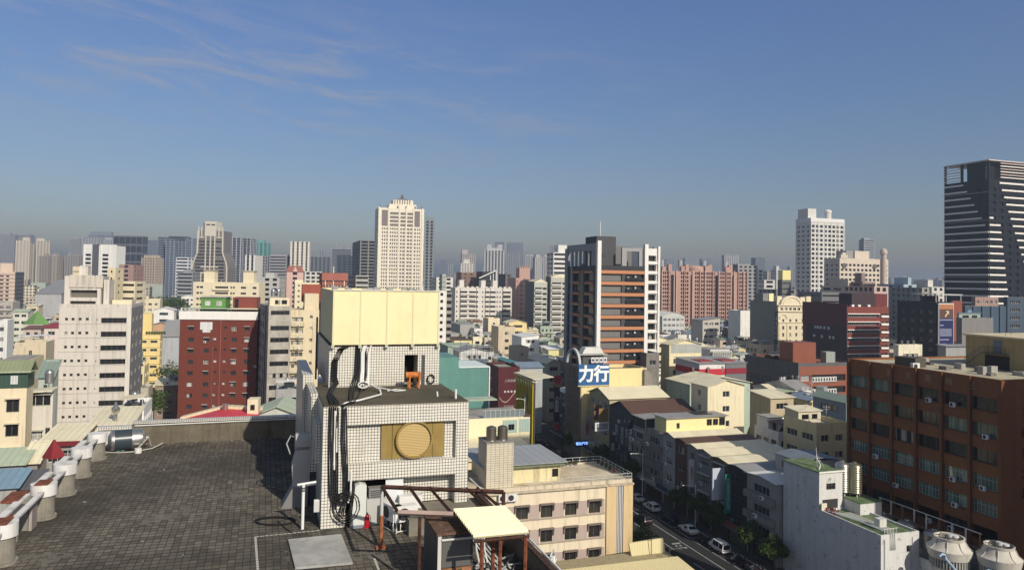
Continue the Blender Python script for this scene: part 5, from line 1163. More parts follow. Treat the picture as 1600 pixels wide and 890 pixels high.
mb.build('roof_duct', mat('plain', (.5, .49, .45)), b.o, (0, 0, b.h-2.6))
b = H('cream_big_house', 'large plain cream house with a shallow gable in the row behind the street', 1106, 1163, 603, 165, 1080, col=(.74, .66, .46), roof='gable_v', rc='cream', rise=1.3, seed=56, win=9, ww=.2, sides='FL', extra=())
H('cream_long_shed', 'long cream roofed shed with turbine vents behind the large plain cream house', 1078, 1172, 600, 185, 1042, dep=14, col=(.40, .48, .40), roof='gable_v', rc='cream', rise=1.6, seed=57, win=14, extra=('vents',))
H('tan_side_house', 'tan house with a flat cream roof in front of the grey panelled brick block', 1204, 1240, 622, 172, 1172, col=(.48, .40, .27), roof='shed_v', rc='cream', seed=58, win=8, dep=9)
H('blue_side_house', 'slate blue house with a green grey roof in front of the brick block', 1322, 1345, 628, 162, 1270, col=(.22, .26, .31), roof='gable_v', rc='grey green', rise=1.0, seed=59, win=5, sides='FL')
H('white_block_small', 'bright white end wall of a grey house left of the cream hotel', 1157, 1172, 487, 400, 1138, col=(.74, .73, .68), roof='flat', seed=60, win=30, ww=.02)
H('grey_lean_house', 'grey house with sloping roofs in front of the pink apartments', 1098, 1125, 500, 380, 1080, col=(.5, .47, .42), roof='shed_u', rc='grey', seed=61)
H('white_arc_hall', 'hall with a white rounded roof in front of the pink apartments', 1035, 1070, 494, 430, None, dep=14, col=(.55, .55, .53), roof='arc', rc='white', seed=62)
# far right low blocks
H('pale_cube_block', 'cream cube block with roof turbines in front of the dark billboard block', 1404, 1441, 545, 190, 1396, dep=8, col=(.70, .64, .50), roof='flat', seed=71, win=12, ww=.7, extra=('vents',))
H('grey_plain_shed', 'plain grey shed right of the cream cube block', 1478, 1514, 541, 185, 1466, col=(.30, .30, .30), roof='shed_v', rc='grey', seed=72, sides='')
H('grey_flat_block', 'grey flat block with peach roof hut below the blue glass block', 1503, 1552, 502, 225, 1494, col=(.20, .19, .185), roof='flat', seed=73, sides='', extra=('hut',))
b = H('blue_glass_block', 'dull blue clad block with a white emblem disc at the right edge', 1508, 1572, 478, 290, 1500, col=(.055, .085, .12), roof='deck', sides='', seed=74)  # blue of block and ribs darkened to stand for shade
MB().lathe([(1.6, 0), (1.6, .1), (1.2, .12), (1.2, .02)], 18, xf=Matrix.Translation((2.6, -.003, b.h-3)) @ Matrix.Rotation(R(90), 4, 'X')).build('emblem_ring', mat('plain', (.16, .24, .36)), b.o)
for i in range(4): b.box('cladding_rib', (i+.8)*b.w/4.6, (i+.8)*b.w/4.6+.5, -.5, -.003, 0, b.h, mat('plain', (.07, .10, .135)))
H('blue_glass_annex', 'tall dull blue block cut by the right edge', 1574, 1640, 464, 300, 1568, col=(.06, .085, .115), roof='deck', sides='F', win=6, seed=75)  # its blue is darkened likewise, painting in the shade
b = H('pink_round_block', 'low rounded pinkish pavilion in front of the black banded tower', 1524, 1560, 464, 310, 1518, col=(.36, .24, .2), roof='deck', sides='F', win=2.2, ww=.6, seed=76)
WIN2 = True
# ------------------------------------------------------------------ the street
def gq(a0, a1, b0, b1): return [G(a0, b0), G(a1, b0), G(a1, b1), G(a0, b1)]
def m_asph():
    m, nt = newmat('asphalt'); v = oc(nt); a = noise(nt, v, .25, 6); b = noise(nt, v, 6, 4)
    c = mixc(nt, a, (.018, .018, .019), (.042, .041, .040)); c = mixc(nt, mth(nt, 'MULTIPLY', b, .4), c, (.03, .03, .03)); bsdf(nt, c, .9, b); return m
ASPH = m_asph(); PAV = mat('concrete', (.10, .097, .09), stain=.2); PNT = mat('plain', (.42, .42, .41), var=.4, s=3)
slab('road', gq(58.5, 75, 20, 206), .004, ASPH)
for nm, a0, a1 in (('pavement', 75, 78), ('pavement', 55, 58.5)):
    mb = MB(); xf = Matrix.Rotation(GA, 4, 'Z'); mb.box(a0, a1, 20, 206, -.05, .14, 0, xf); tag(mb.build(nm, PAV), kind='structure')
def lines(name, segs):
    mb = MB()
    for a, b0, b1, w in segs: mb.face([(*G(a-w/2, b0).xy, .008), (*G(a+w/2, b0).xy, .008), (*G(a+w/2, b1).xy, .008), (*G(a-w/2, b1).xy, .008)])
    return tag(mb.build(name, PNT), kind='structure')
lines('road_markings', [(69.7, 30, 200, .16), (60.6, 30, 200, .14)]+[(66.5, b_, b_+4, .14) for b_ in range(40, 195, 10)]+[(63.6, b_+4, b_+8, .14) for b_ in range(40, 195, 10)]
      + [(72.1, b_, b_+5.2, .12) for b_ in range(36, 200, 6)]+[(73.4, b_, b_+.12, 2.6) for b_ in range(36, 200, 6)])
lines('road_lettering', [(64.6+.5*i, 115+1.2*j, 115.5+1.2*j, .34) for i in range(4) for j in range(3) if (i+j) % 3]+[(67.8+.4*i, 110+1.1*j, 110.6+1.1*j, .3) for i in range(4) for j in range(3) if (i*j) % 2 == 0])
A0, A1 = P(251, 660, 0), P(243, 545, 0); dv = (A1-A0).normalized(); nv = Vector((-dv.y, dv.x, 0))*4.5
slab('side_road', [A0-dv*20-nv, A0-dv*20+nv, A1+dv*80+nv, A1+dv*80-nv], .004, ASPH)
# cars: shaped shell, glass, wheels, lights
TYRE = mat('plain', (.015, .015, .015), rough=.9); RIM = mat('steel', (.4, .4, .42)); CGL = mat('plain', (.012, .014, .017), rough=.08, spec=.6, var=0)
def car_body(kind):
    mb = MB(); gl = MB()
    if kind == 'van':
        st = [(-2.1, .45, .9, .86), (-2.05, .40, 1.75, .86), (-1.0, .35, 1.88, .86), (.9, .35, 1.86, .86), (1.65, .38, 1.15, .84), (2.05, .42, .95, .80)]
    elif kind == 'suv':
        st = [(-2.15, .45, .95, .84), (-2.1, .35, 1.05, .88), (-1.9, .30, 1.62, .88), (-.4, .28, 1.68, .88), (.45, .28, 1.55, .88), (1.05, .28, 1.08, .88), (2.0, .32, .92, .84), (2.2, .45, .7, .76)]
    else:
        st = [(-2.3, .5, .85, .78), (-2.2, .35, 1.0, .84), (-1.6, .28, 1.05, .88), (-.95, .26, 1.42, .88), (.2, .26, 1.46, .88), (1.05, .26, .98, .88), (2.1, .32, .78, .82), (2.3, .45, .62, .70)]
    rings = []
    for x, z0, z1, hw in st:
        belt = min(.95, z1); top = hw*(.78 if z1 > 1.2 else .96)
        rings.append([Vector((x, s*y, z)) for s, y, z in ((-1, hw*.9, z0), (-1, hw, z0+.22), (-1, hw, belt-.05), (-1, top, z1-.05), (-1, top*.8, z1), (1, top*.8, z1), (1, top, z1-.05), (1, hw, belt-.05), (1, hw, z0+.22), (1, hw*.9, z0))])
    for A, C in zip(rings, rings[1:]):
        for k in range(9): mb.face((A[k], A[k+1], C[k+1], C[k]), 0, True)
        mb.face((A[9], A[0], C[0], C[9]))
    mb.face(rings[0]); mb.face(rings[-1][::-1])
    # glass strips set just proud of the shell
    for i, (A, C) in enumerate(zip(rings, rings[1:])):
        za, zc = st[i][2], st[i+1][2]
        if za > 1.2 and zc > 1.2:
            for k, s in ((2, -1), (6, 1)):
                q = [A[k], A[k+1], C[k+1], C[k]]; cen = sum(q, Vector())/4
                gl.face([cen+(p-cen)*.82+Vector((0, s*.012, .004)) for p in q])
        elif abs(za-zc) > .3:
            q = [A[3], A[6], C[6], C[3]]; cen = sum(q, Vector())/4; nrm = (q[1]-q[0]).cross(q[2]-q[1]).normalized(); nrm = nrm if nrm.z > 0 else -nrm
            gl.face([cen+(p-cen)*.86+nrm*.03+Vector((0, 0, .03)) for p in q])
    return mb, gl, st
CARM = {}
def car(name, label, cat, p, rz, col, kind='sedan', group='vehicles on the street'):
    key = kind
    if key not in CARM:
        bd, gl, st = car_body(kind); wm = MB(); xf = Matrix.Rotation(R(90), 4, 'X')
        wm.cyl(0, 0, -.1, .1, .32, 16, 0, xf=xf); wm.cyl(0, 0, -.108, .108, .2, 12, 1, xf=xf)
        CARM[key] = (bd, gl.mesh('glazing', [CGL]), wm.mesh('wheel', [TYRE, RIM]), st)
    bd, gm, wm, st = CARM[key]; t = thing(name, label, cat, p, rz, group)
    put('body', bd.mesh('body', [mat('plain', col, rough=.25, spec=.6, var=.04)]), t); put('glazing', gm, t)
    for sx_ in (1.35, -1.35):
        for sy in (-.82, .82): put('wheel', wm, t, (sx_, sy, .32))
    f, r_ = st[-1], st[0]
    for sy in (-.58, .58):
        MB().box(f[0]-.14, f[0]+.01, sy-.16, sy+.16, f[2]-.1, f[2]+.04).build('headlight', mat('plain', (.6, .6, .58), rough=.2), t); MB().box(r_[0]-.012, r_[0]+.06, sy-.14, sy+.14, r_[2]-.22, r_[2]-.05).build('tail_light', mat('plain', (.25, .01, .01), rough=.3), t)
    return t
SZ = GA+R(90)
def on_street(a, b_, z=.006): return G(a, b_, z)
car('parked_van', 'white delivery van parked at the kerb between two scooter rows', 'van', on_street(73.6, 107.4), SZ, (.68, .68, .66), 'van')
car('parked_car', 'white sedan parked just beyond the scooter row by the white van', 'car', on_street(73.5, 116.8), SZ, (.66, .66, .64))
car('parked_car', 'dark blue sedan parked between the two white cars at the kerb', 'car', on_street(73.5, 123.0), SZ, (.012, .016, .05))
car('parked_car', 'white sporty hatchback parked ahead of the dark blue sedan', 'car', on_street(73.5, 130.2), SZ, (.64, .64, .63), 'suv')
car('parked_car', 'silver car half hidden behind the beige building corner', 'car', on_street(73.5, 136.5), SZ, (.42, .43, .44))
car('driving_car', 'black sport utility car driving away in the middle lane', 'car', on_street(68.2, 123.8), SZ, (.015, .016, .017), 'suv')
car('parked_car', 'dark sedan parked far up the street before the vertical black sign', 'car', on_street(73.4, 187.0), SZ, (.02, .02, .022))
car('parked_car', 'grey car at the far end of the street below the yellow ribbed wall', 'car', on_street(73.2, 193.5), SZ, (.10, .10, .11))
car('parked_car', 'dark car with pale roof just visible above the grey slate roof', 'car', on_street(72.8, 176), SZ, (.05, .05, .055), 'suv')
for i, (t_, s_, c_, k_, l_) in enumerate(((.05, .4, (.7, .7, .7), 'suv', 'white car under the dark side street awning'), (.32, .5, (.4, .4, .42), 'sedan', 'silver car in the side street right of the yellow building'), (.42, -.5, (.6, .6, .6), 'sedan', 'white car nearest the yellow building wall'),
        (.52, .45, (.05, .05, .06), 'sedan', 'dark car in the side street queue below the street tree'), (.62, -.4, (.55, .55, .57), 'suv', 'pale jeep farther up the side street'), (.72, .4, (.62, .62, .6), 'van', 'white van in the side street beneath the red banner'), (.84, -.3, (.3, .05, .05), 'sedan', 'dull red car at the far end of the side street'))):
    p = A0.lerp(A1, t_)+nv*s_; car('parked_car' if k_ != 'van' else 'parked_van', l_, 'car' if k_ != 'van' else 'van', (p.x, p.y, .006), math.atan2(dv.y, dv.x), c_, k_, 'vehicles in the side street')
# cars on the flat parking roof
for i, (x, y, c_, l_) in enumerate(((4, 563, (.6, .6, .6), 'pale car parked on the cream rooftop deck nearest the left edge'), (14, 561, (.05, .05, .055), 'dark car parked on the cream rooftop deck'))):
    p = P(x, y, 24.9); car('parked_car', l_, 'car', (p.x, p.y, bpy.data.objects['parking_roof'].children[0].dimensions.z+.06), GA, c_, 'sedan', 'cars on the rooftop deck')
# scooters
def scooter_meshes():
    b_ = MB(); b_.prism([(-.75, .45), (-.7, .75), (-.1, .78), (.05, .4), (.3, .32), (.42, .9), (.52, .9), (.5, .25), (-.5, .25)], -.14, .14)
    s_ = MB().box(-.7, -.05, -.13, .13, .78, .86); w_ = MB(); xf = Matrix.Rotation(R(90), 4, 'X')
    w_.cyl(0, 0, -.05, .05, .24, 12, xf=xf)
    h_ = MB().tube([(.40, -.32, 1.0), (.46, 0, .95), (.40, .32, 1.0)], .025, 5); m_ = MB().box(-.02, .01, -.05, .05, 0, .09)
    return b_, s_.mesh('seat', [TYRE]), w_.mesh('wheel', [TYRE]), h_.mesh('handlebar', [ALUD]), m_.mesh('mirror', [mat('plain', (.75, .75, .75), rough=.1)])
SB, SS, SW, SH, SM = scooter_meshes(); SBM = [SB.mesh('body', [mat('plain', c, rough=.3, spec=.5)]) for c in ((.02, .02, .022), (.05, .05, .06), (.3, .3, .3), (.06, .01, .01), (.02, .03, .06))]
qs = random.Random(5)
def scooter_row(b0, n, lab, grp):
    for i in range(n):
        t = thing('scooter', lab, 'scooter', on_street(73.6+qs.uniform(-.25, .25), b0+i*.62), GA+R(90-70+qs.uniform(-8, 8)), grp)
        put('body', qs.choice(SBM), t); put('seat', SS, t); put('handlebar', SH, t)
        for x in (-.5, .55): put('wheel', SW, t, (x, 0, .24))
        for y in (-.3, .3): put('mirror', SM, t, (.4, y, 1.08))
scooter_row(110.8, 5, 'scooter in the short kerb row between the white van and the white sedan', 'scooters between the van and the sedan')
scooter_row(92.5, 18, 'scooter in the long kerb row on the near side of the white van', 'scooters on the near side of the van')
# trees
def leaf_cloud(mb, c, r, n, q, s=.16):
    for k in range(n):
        while True:
            d = Vector((q.uniform(-1, 1), q.uniform(-1, 1), q.uniform(-1, 1)))
            if .25 < d.length < 1: break
        p = c+Vector((d.x*r[0], d.y*r[1], d.z*r[2])); t = Vector((q.uniform(-1, 1), q.uniform(-1, 1), q.uniform(-.6, .6))).normalized(); u_ = t.cross(Vector((q.uniform(-1, 1), q.uniform(-1, 1), q.uniform(-1, 1)))).normalized()
        z = s*q.uniform(.6, 1.4); mb.face((p-t*z*1.3, p+u_*z*.6, p+t*z*1.3, p-u_*z*.6), q.choice((0, 0, 1)))
LF = [mat('leaf', (.038, .07, .016)), mat('leaf', (.06, .088, .022))]; BRK = mat('rust', (.09, .06, .04))
def tree(label, p, h, r, seed, n=1500, group='street trees', leaf=.2, cat='tree', dark=1):
    q = random.Random(seed); t = thing('street_tree', label, cat, p, 0, group); tr = MB(); cr = MB(); th = h*.45
    tr.tube([(0, 0, 0), (.05, .02, th*.5), (.02, .08, th)], [.16, .12, .09], 7)
    for k in range(7):
        a = k*.9+q.uniform(-.3, .3); l = r*q.uniform(.45, .8); z = th+q.uniform(.1, .5)*(h-th); e = Vector((math.cos(a)*l, math.sin(a)*l, z))
        tr.tube([(.02, .08, th*.9), (e.x*.5, e.y*.5, (th+z)/2+.1), tuple(e)], [.07, .05, .02], 5); leaf_cloud(cr, e, (r*.5, r*.5, (h-th)*.28), n//8, q, leaf)
    leaf_cloud(cr, Vector((0, 0, h-(h-th)*.35)), (r*.5, r*.5, (h-th)*.35), n//8, q, leaf)
    tr.build('trunk', BRK, t); cr.build('crown', LF, t); return t
TR = [('street tree in the shade nearest the green vertical sign', 76.4, 112, 6.4, 2.3), ('street tree in the shade left of the white hanging signboards', 76.4, 117.5, 6.6, 2.4), ('street tree in the shade behind the dark blue sedan', 76.4, 123.5, 6.2, 2.2),
      ('round street tree rising above the roof garden of the beige building', 76.3, 144, 6.8, 2.5), ('slim street tree behind the street lamp with the curved arm', 76.3, 158.5, 7.0, 2.0), ('small bright street tree below the black vertical neon sign', 76.3, 177, 6.0, 1.9),
      ('leafy tree beside the beige building pier at the near kerb', 57.2, 103.5, 7.2, 2.6), ('dark street tree in front of the shophouse with wide windows', 76.4, 102.5, 6.4, 2.2), ('dark street tree at the foot of the white block with mossy roof', 76.4, 97, 6.0, 2.2)]
for i, (l_, a, b_, h, r) in enumerate(TR): tree(l_, G(a, b_, .1), h, r, i+1, n=2600 if b_ < 150 else 1800, leaf=.17)
for i, (x, y, h, r, l_) in enumerate(((226, 612, 8, 5, 'leafy tree over the grille windowed stone grey house'), (236, 606, 7, 4, 'second leafy tree beside the yellow building foot'), (268, 574, 12, 4.5, 'dark street tree between the yellow building and the red brick block'),
        (246, 462, 14, 9, 'tree of the grove behind the white gabled house'), (262, 462, 15, 10, 'broad tree in the middle of the left grove'), (278, 463, 13, 8, 'tree at the right end of the left grove'))):
    d = (200, 205, 262, 480, 500, 490)[i]; p = PD(x, y, d); t = tree(l_, (p.x, p.y, max(0, p.z-h) if i != 2 else 0), h if i != 2 else p.z+3, r, 40+i, n=1400, leaf=.45 if d > 300 else .28, group='trees beyond the terrace')
mb = MB(); q = random.Random(2)
for k in range(60):
    p = PD(60+k*1.9, 424, 900+q.uniform(-60, 60)); leaf_cloud(mb, Vector((p.x, p.y, 17)), (14, 12, 8), 26, q, 3.2)
tag(mb.build('distant_grove', LF), kind='stuff')
# street lamps
def lamp(label, a, b_, h, arm):
    t = thing('street_lamp', label, 'street lamp', G(a, b_, .1), GA, 'street lamps'); m = mat('plain', (.62, .62, .60), rough=.4)
    MB().tube([(0, 0, 0), (0, 0, h*.5), (0, 0, h)], [.1, .08, .06], 8).build('pole', m, t)
    MB().tube([(0, 0, h-.5), (arm*.4, 0, h-.25), (arm, 0, h-.1)], .05, 6).build('arm', m, t); MB().box(arm*1.0-(.35 if arm < 0 else 0), arm+(.35 if arm > 0 else 0), -.15, .15, h-.2, h-.08).build('lamp_head', m, t)
    for k in range(4): MB().lathe([(.03, -.16), (.16, -.05), (.16, .05), (.03, .16)], 8, cx=.28*math.cos(k*1.57), cy=.28*math.sin(k*1.57), xf=Matrix.Translation((0, 0, 3.6))).build('globe', mat('plain', (.8, .78, .62), rough=.3), t)
lamp('pale street lamp with a curved arm above the roof garden', 76.0, 138.5, 9.2, -2.6); lamp('street lamp with globe cluster just right of the beige building roof corner', 76.0, 118.5, 8.0, -2.4); lamp('small street lamp between the glass railed cream roof and the yellow ribbed wall', 52.6, 147, 20, -1.6)

# ------------------------------------------------------------------ the shaded row on the far kerb
def clutter(b, rng, n=5):
    L = [(x, z) for x, z in rng]
def shop(label, b0, b1, h, col, roof, rc, win=2.4, seed=0, extra=(), rise=None, w=15.5, a0=78, name='shophouse', ww=.6, floors=None, dirt=.8, group='shophouses on the far kerb', sideg=True):
    col = shade(col, .68); d = b1-b0; c = G(a0, b0); q = random.Random(seed); fh = 3.3  # walls dimmed in colour to deepen the shade over this row
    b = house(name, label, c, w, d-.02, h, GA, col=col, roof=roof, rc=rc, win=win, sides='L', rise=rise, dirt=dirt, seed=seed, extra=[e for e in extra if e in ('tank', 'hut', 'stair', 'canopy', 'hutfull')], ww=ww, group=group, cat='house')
    n = int(h/fh)
    for k in range(1, n+1):
        z = h-k*fh
        if z < 3: continue
        if 'balc' in extra: b.box('balcony', -1.0, -.003, .15, d-.2, z-.35, z+.75, b_m(col, q))
        if 'hood' in extra: b.box('window_hood', -.6, -.003, .5, d-.5, z+2.55, z+2.63, ALU)
        if q.random() < .7: ac_on(b, 'L', q.uniform(.8, d-1), z+.25, .003 if 'balc' not in extra else 1.0, 1.0)
    b.box('arcade_shade', -2.0, -.003, .1, d-.12, 3.2, 3.35, roofmat(q.choice(('grey', 'dark grey', 'rusty', 'grey green')), 0)); b.box('shop_front', -.06, -.003, .4, d-.5, .2, 3.0, mat('plain', q.choice(((.03, .03, .035), (.06, .05, .04), (.10, .09, .07))), rough=.4))
    b.box('shop_sign', -1.6, -1.45, .3, d-.35, 3.36, 4.2, mat('plain', q.choice(((.35, .35, .33), (.04, .05, .09), (.18, .04, .03), (.06, .12, .10)))))
    return b
def b_m(col, q): return mat('wall', shade(col, q.choice((.8, 1, 1.1))), dirt=.9)
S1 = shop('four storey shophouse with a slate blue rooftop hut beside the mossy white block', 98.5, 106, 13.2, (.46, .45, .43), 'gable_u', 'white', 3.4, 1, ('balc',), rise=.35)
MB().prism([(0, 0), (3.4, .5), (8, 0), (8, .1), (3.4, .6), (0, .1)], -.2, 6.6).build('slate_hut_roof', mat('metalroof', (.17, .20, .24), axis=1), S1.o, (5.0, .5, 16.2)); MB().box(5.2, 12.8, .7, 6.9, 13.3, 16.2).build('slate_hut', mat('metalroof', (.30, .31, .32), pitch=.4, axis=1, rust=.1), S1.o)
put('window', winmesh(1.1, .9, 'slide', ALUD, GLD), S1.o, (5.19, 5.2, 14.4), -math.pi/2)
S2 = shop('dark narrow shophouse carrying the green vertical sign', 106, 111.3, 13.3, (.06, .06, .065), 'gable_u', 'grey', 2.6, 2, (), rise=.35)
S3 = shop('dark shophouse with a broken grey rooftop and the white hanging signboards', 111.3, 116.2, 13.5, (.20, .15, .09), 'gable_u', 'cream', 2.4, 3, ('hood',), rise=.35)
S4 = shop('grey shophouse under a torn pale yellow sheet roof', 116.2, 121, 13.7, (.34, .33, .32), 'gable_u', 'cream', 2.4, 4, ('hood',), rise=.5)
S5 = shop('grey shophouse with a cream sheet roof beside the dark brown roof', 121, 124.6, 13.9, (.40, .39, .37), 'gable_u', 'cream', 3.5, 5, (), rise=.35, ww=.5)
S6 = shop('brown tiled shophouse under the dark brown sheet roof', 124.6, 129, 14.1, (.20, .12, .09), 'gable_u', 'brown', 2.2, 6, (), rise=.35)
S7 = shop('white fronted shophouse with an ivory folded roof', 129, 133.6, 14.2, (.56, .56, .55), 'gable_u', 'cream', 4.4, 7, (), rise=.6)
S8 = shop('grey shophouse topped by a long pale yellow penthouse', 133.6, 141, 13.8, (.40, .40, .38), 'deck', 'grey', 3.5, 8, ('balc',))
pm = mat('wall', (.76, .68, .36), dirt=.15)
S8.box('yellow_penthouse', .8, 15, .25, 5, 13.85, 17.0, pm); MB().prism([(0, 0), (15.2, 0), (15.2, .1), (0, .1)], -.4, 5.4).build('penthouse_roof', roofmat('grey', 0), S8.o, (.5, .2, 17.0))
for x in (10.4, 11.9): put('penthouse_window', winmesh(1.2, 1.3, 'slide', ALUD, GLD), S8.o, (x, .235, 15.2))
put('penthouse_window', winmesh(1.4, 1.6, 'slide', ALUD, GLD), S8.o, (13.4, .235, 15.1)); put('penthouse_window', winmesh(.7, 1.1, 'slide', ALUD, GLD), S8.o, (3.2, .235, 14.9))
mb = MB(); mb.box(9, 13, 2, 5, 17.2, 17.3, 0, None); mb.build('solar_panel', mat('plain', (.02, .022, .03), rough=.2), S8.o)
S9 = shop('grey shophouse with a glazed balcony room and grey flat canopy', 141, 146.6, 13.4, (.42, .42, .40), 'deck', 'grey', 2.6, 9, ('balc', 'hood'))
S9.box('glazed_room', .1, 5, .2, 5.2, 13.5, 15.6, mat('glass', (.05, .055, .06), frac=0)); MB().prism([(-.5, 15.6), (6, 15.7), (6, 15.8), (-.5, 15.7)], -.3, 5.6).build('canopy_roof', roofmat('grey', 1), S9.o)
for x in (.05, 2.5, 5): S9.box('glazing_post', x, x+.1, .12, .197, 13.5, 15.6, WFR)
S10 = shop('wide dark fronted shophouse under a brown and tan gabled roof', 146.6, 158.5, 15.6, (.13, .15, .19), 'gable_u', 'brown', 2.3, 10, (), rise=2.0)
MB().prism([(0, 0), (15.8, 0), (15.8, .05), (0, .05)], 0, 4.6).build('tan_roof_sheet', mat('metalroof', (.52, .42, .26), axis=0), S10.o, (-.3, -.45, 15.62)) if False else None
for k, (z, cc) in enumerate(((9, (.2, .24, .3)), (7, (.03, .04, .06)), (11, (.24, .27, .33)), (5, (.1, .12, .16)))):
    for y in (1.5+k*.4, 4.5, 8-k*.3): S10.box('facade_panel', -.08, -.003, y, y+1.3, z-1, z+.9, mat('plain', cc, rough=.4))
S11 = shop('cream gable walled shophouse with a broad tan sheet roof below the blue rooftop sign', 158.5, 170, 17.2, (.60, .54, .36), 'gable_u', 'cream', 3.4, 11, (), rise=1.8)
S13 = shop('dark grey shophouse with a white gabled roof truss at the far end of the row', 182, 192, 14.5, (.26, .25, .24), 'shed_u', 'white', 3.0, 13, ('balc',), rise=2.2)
# the rooftop sign building
c = G(76.4, 171.5); b = house('sign_building', 'pale yellow building carrying a big blue and white rooftop sign', c, 18.6, 9.6, 21.6, GA, col=(.74, .62, .32), roof='flat', sides='', seed=77, group=None, cat='building')
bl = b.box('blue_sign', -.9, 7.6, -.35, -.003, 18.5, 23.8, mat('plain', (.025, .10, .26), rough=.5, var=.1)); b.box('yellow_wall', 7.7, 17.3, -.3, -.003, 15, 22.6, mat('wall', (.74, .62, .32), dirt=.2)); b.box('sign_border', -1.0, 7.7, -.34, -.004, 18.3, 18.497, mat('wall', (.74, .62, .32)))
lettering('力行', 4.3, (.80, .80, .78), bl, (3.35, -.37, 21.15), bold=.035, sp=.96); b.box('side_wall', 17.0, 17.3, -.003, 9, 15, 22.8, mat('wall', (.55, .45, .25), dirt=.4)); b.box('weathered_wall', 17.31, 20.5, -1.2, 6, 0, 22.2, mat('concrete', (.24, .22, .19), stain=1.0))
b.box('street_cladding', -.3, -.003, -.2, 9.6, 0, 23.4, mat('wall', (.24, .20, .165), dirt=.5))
for k in range(5):
    for j in range(3): b.box('lattice_panel', -.42, -.303, 1.0+j*2.6, 3.2+j*2.6, 6+k*3.4, 9+k*3.4, mat('wall', (.19, .145, .11), dirt=.6))
pts = [(math.cos(math.pi*k/14)*q_, math.sin(math.pi*k/14)*q_*.95) for q_, rng in ((4.4, range(15)), (3.8, range(14, -1, -1))) for k in rng]
MB().prism(pts, -.5, .1, xf=Matrix.Translation((0, 4.7, 23.4)) @ Matrix.Rotation(-math.pi/2, 4, 'Z')).build('facade_arch', mat('plain', (.42, .42, .42)), b.o)
h_ = b.box('rooftop_hut', 1.2, 7, 2, 6, 22.5, 26.2, mat('wall', (.10, .10, .10))); MB().prism([(.2, 26.0), (8, 26.0), (8, 26.1), (.2, 26.1)], 1.2, 4).build('hut_roof', mat('metalroof', (.66, .66, .62), axis=1), b.o); MB().prism([(1.2, 26.1), (7.4, 26.1), (6.4, 27.8), (2.2, 27.8)], 2.4, 5).build('hut_roof', mat('metalroof', (.66, .66, .62), axis=0), b.o)
for k in range(4):
    p_ = MB().box(3.2+k*1.15, 4.2+k*1.15, 1.1, 1.195, 24.0, 25.4).build('small_board', mat('plain', (.6, .6, .6)), b.o); MB().lathe([(.32, 0), (.32, .02), (.2, .03)], 10, xf=Matrix.Translation((3.7+k*1.15, 1.097, 24.7)) @ Matrix.Rotation(R(90), 4, 'X')).build('board_disc', mat('plain', (.05, .05, .05)), b.o)
# signs standing out from the row
def blade(label, a, b_, z0, z1, w, col, text=None, tcol=(.6, .6, .6), vert=True, size=None, name='hanging_sign', emit=0, t=.3, side='F'):
    o = thing(name, label, 'sign', G(a, b_, z0), GA, None)
    MB().box(-w/2, w/2, 0, t, 0, z1-z0).build('sign_box', mat('plain', col, rough=.5, var=.1) if not emit or text else glow(col, emit), o); MB().box(w/2, w/2+.5, .1, .16, (z1-z0)*.2, (z1-z0)*.2+.06).build('bracket', ALUD, o); MB().box(w/2, w/2+.5, .1, .16, (z1-z0)*.8, (z1-z0)*.8+.06).build('bracket', ALUD, o)
    if text: lettering(text, size or min(w*.8, (z1-z0)/len(text)*.85), tcol, o, (0, -.03, (z1-z0)/2), vertical=vert, bold=.02, emit=emit)
    return o
blade('tall green vertical sign with pale characters in the shade', 77.0, 109.9, 5.2, 11.9, 1.25, (.015, .16, .12), '大成實業有限公司', (.30, .42, .40), size=.78)
blade('large pale blank signboard hanging left of the green vertical sign', 76.6, 112.2, 6.9, 12.4, 2.4, (.46, .50, .58)); blade('small dark logo board under the large pale signboard', 77.0, 112.9, 5.4, 7.2, .9, (.05, .05, .06), '6', (.5, .5, .5), size=.9)
blade('white vertical banner with faded red print on the grey shophouses', 77.1, 121.5, 6.6, 11.6, 1.0, (.56, .50, .48), '房屋仲介', (.36, .22, .22), size=.7)
blade('narrow black vertical sign with white characters beside the glazed shophouse', 77.0, 146.0, 5.5, 14.6, 1.1, (.02, .02, .024), '精緻整形診所', (.62, .62, .62), size=.95)
blade('pair of small square white signs one with a dark round emblem', 75.9, 158.0, 9.8, 11.8, 3.6, (.6, .6, .62), '口田', (.04, .04, .05), vert=False, size=1.5)
blade('red and white vertical shop sign left of the slim street tree', 76.9, 168.5, 5.6, 11.2, 1.5, (.36, .34, .36), '日語商社', (.30, .03, .05), size=1.0)
blade('lit blue shop sign over the pavement', 76.4, 170.5, 3.4, 4.9, 3.4, (.01, .02, .09), '電信門市', (.25, .45, 1.0), vert=False, size=.85, emit=1.6)
blade('dark vertical board beside the slim street tree', 77.0, 154.5, 4.0, 9.5, 1.3, (.05, .05, .055), '當鋪', (.4, .4, .4), size=1.0)
blade('black vertical neon sign with white characters at the far end of the row', 76.0, 186.5, 6.6, 16.0, 1.6, (.015, .015, .02), '小林眼鏡', (.5, .5, .5), size=1.25)
o = thing('round_sign', 'round red disc sign on top of the black vertical neon sign', 'sign', G(76.0, 186.4, 18.0), GA); MB().cyl(0, 0, -.15, .15, 1.2, 20, xf=Matrix.Rotation(R(90), 4, 'X')).build('disc', mat('plain', (.34, .03, .035)), o); lettering('林', 1.5, (.04, .02, .02), o, (0, -.18, 0)); MB().box(-.1, .1, -.1, .1, -2, -1.1).build('bracket', ALUD, o)
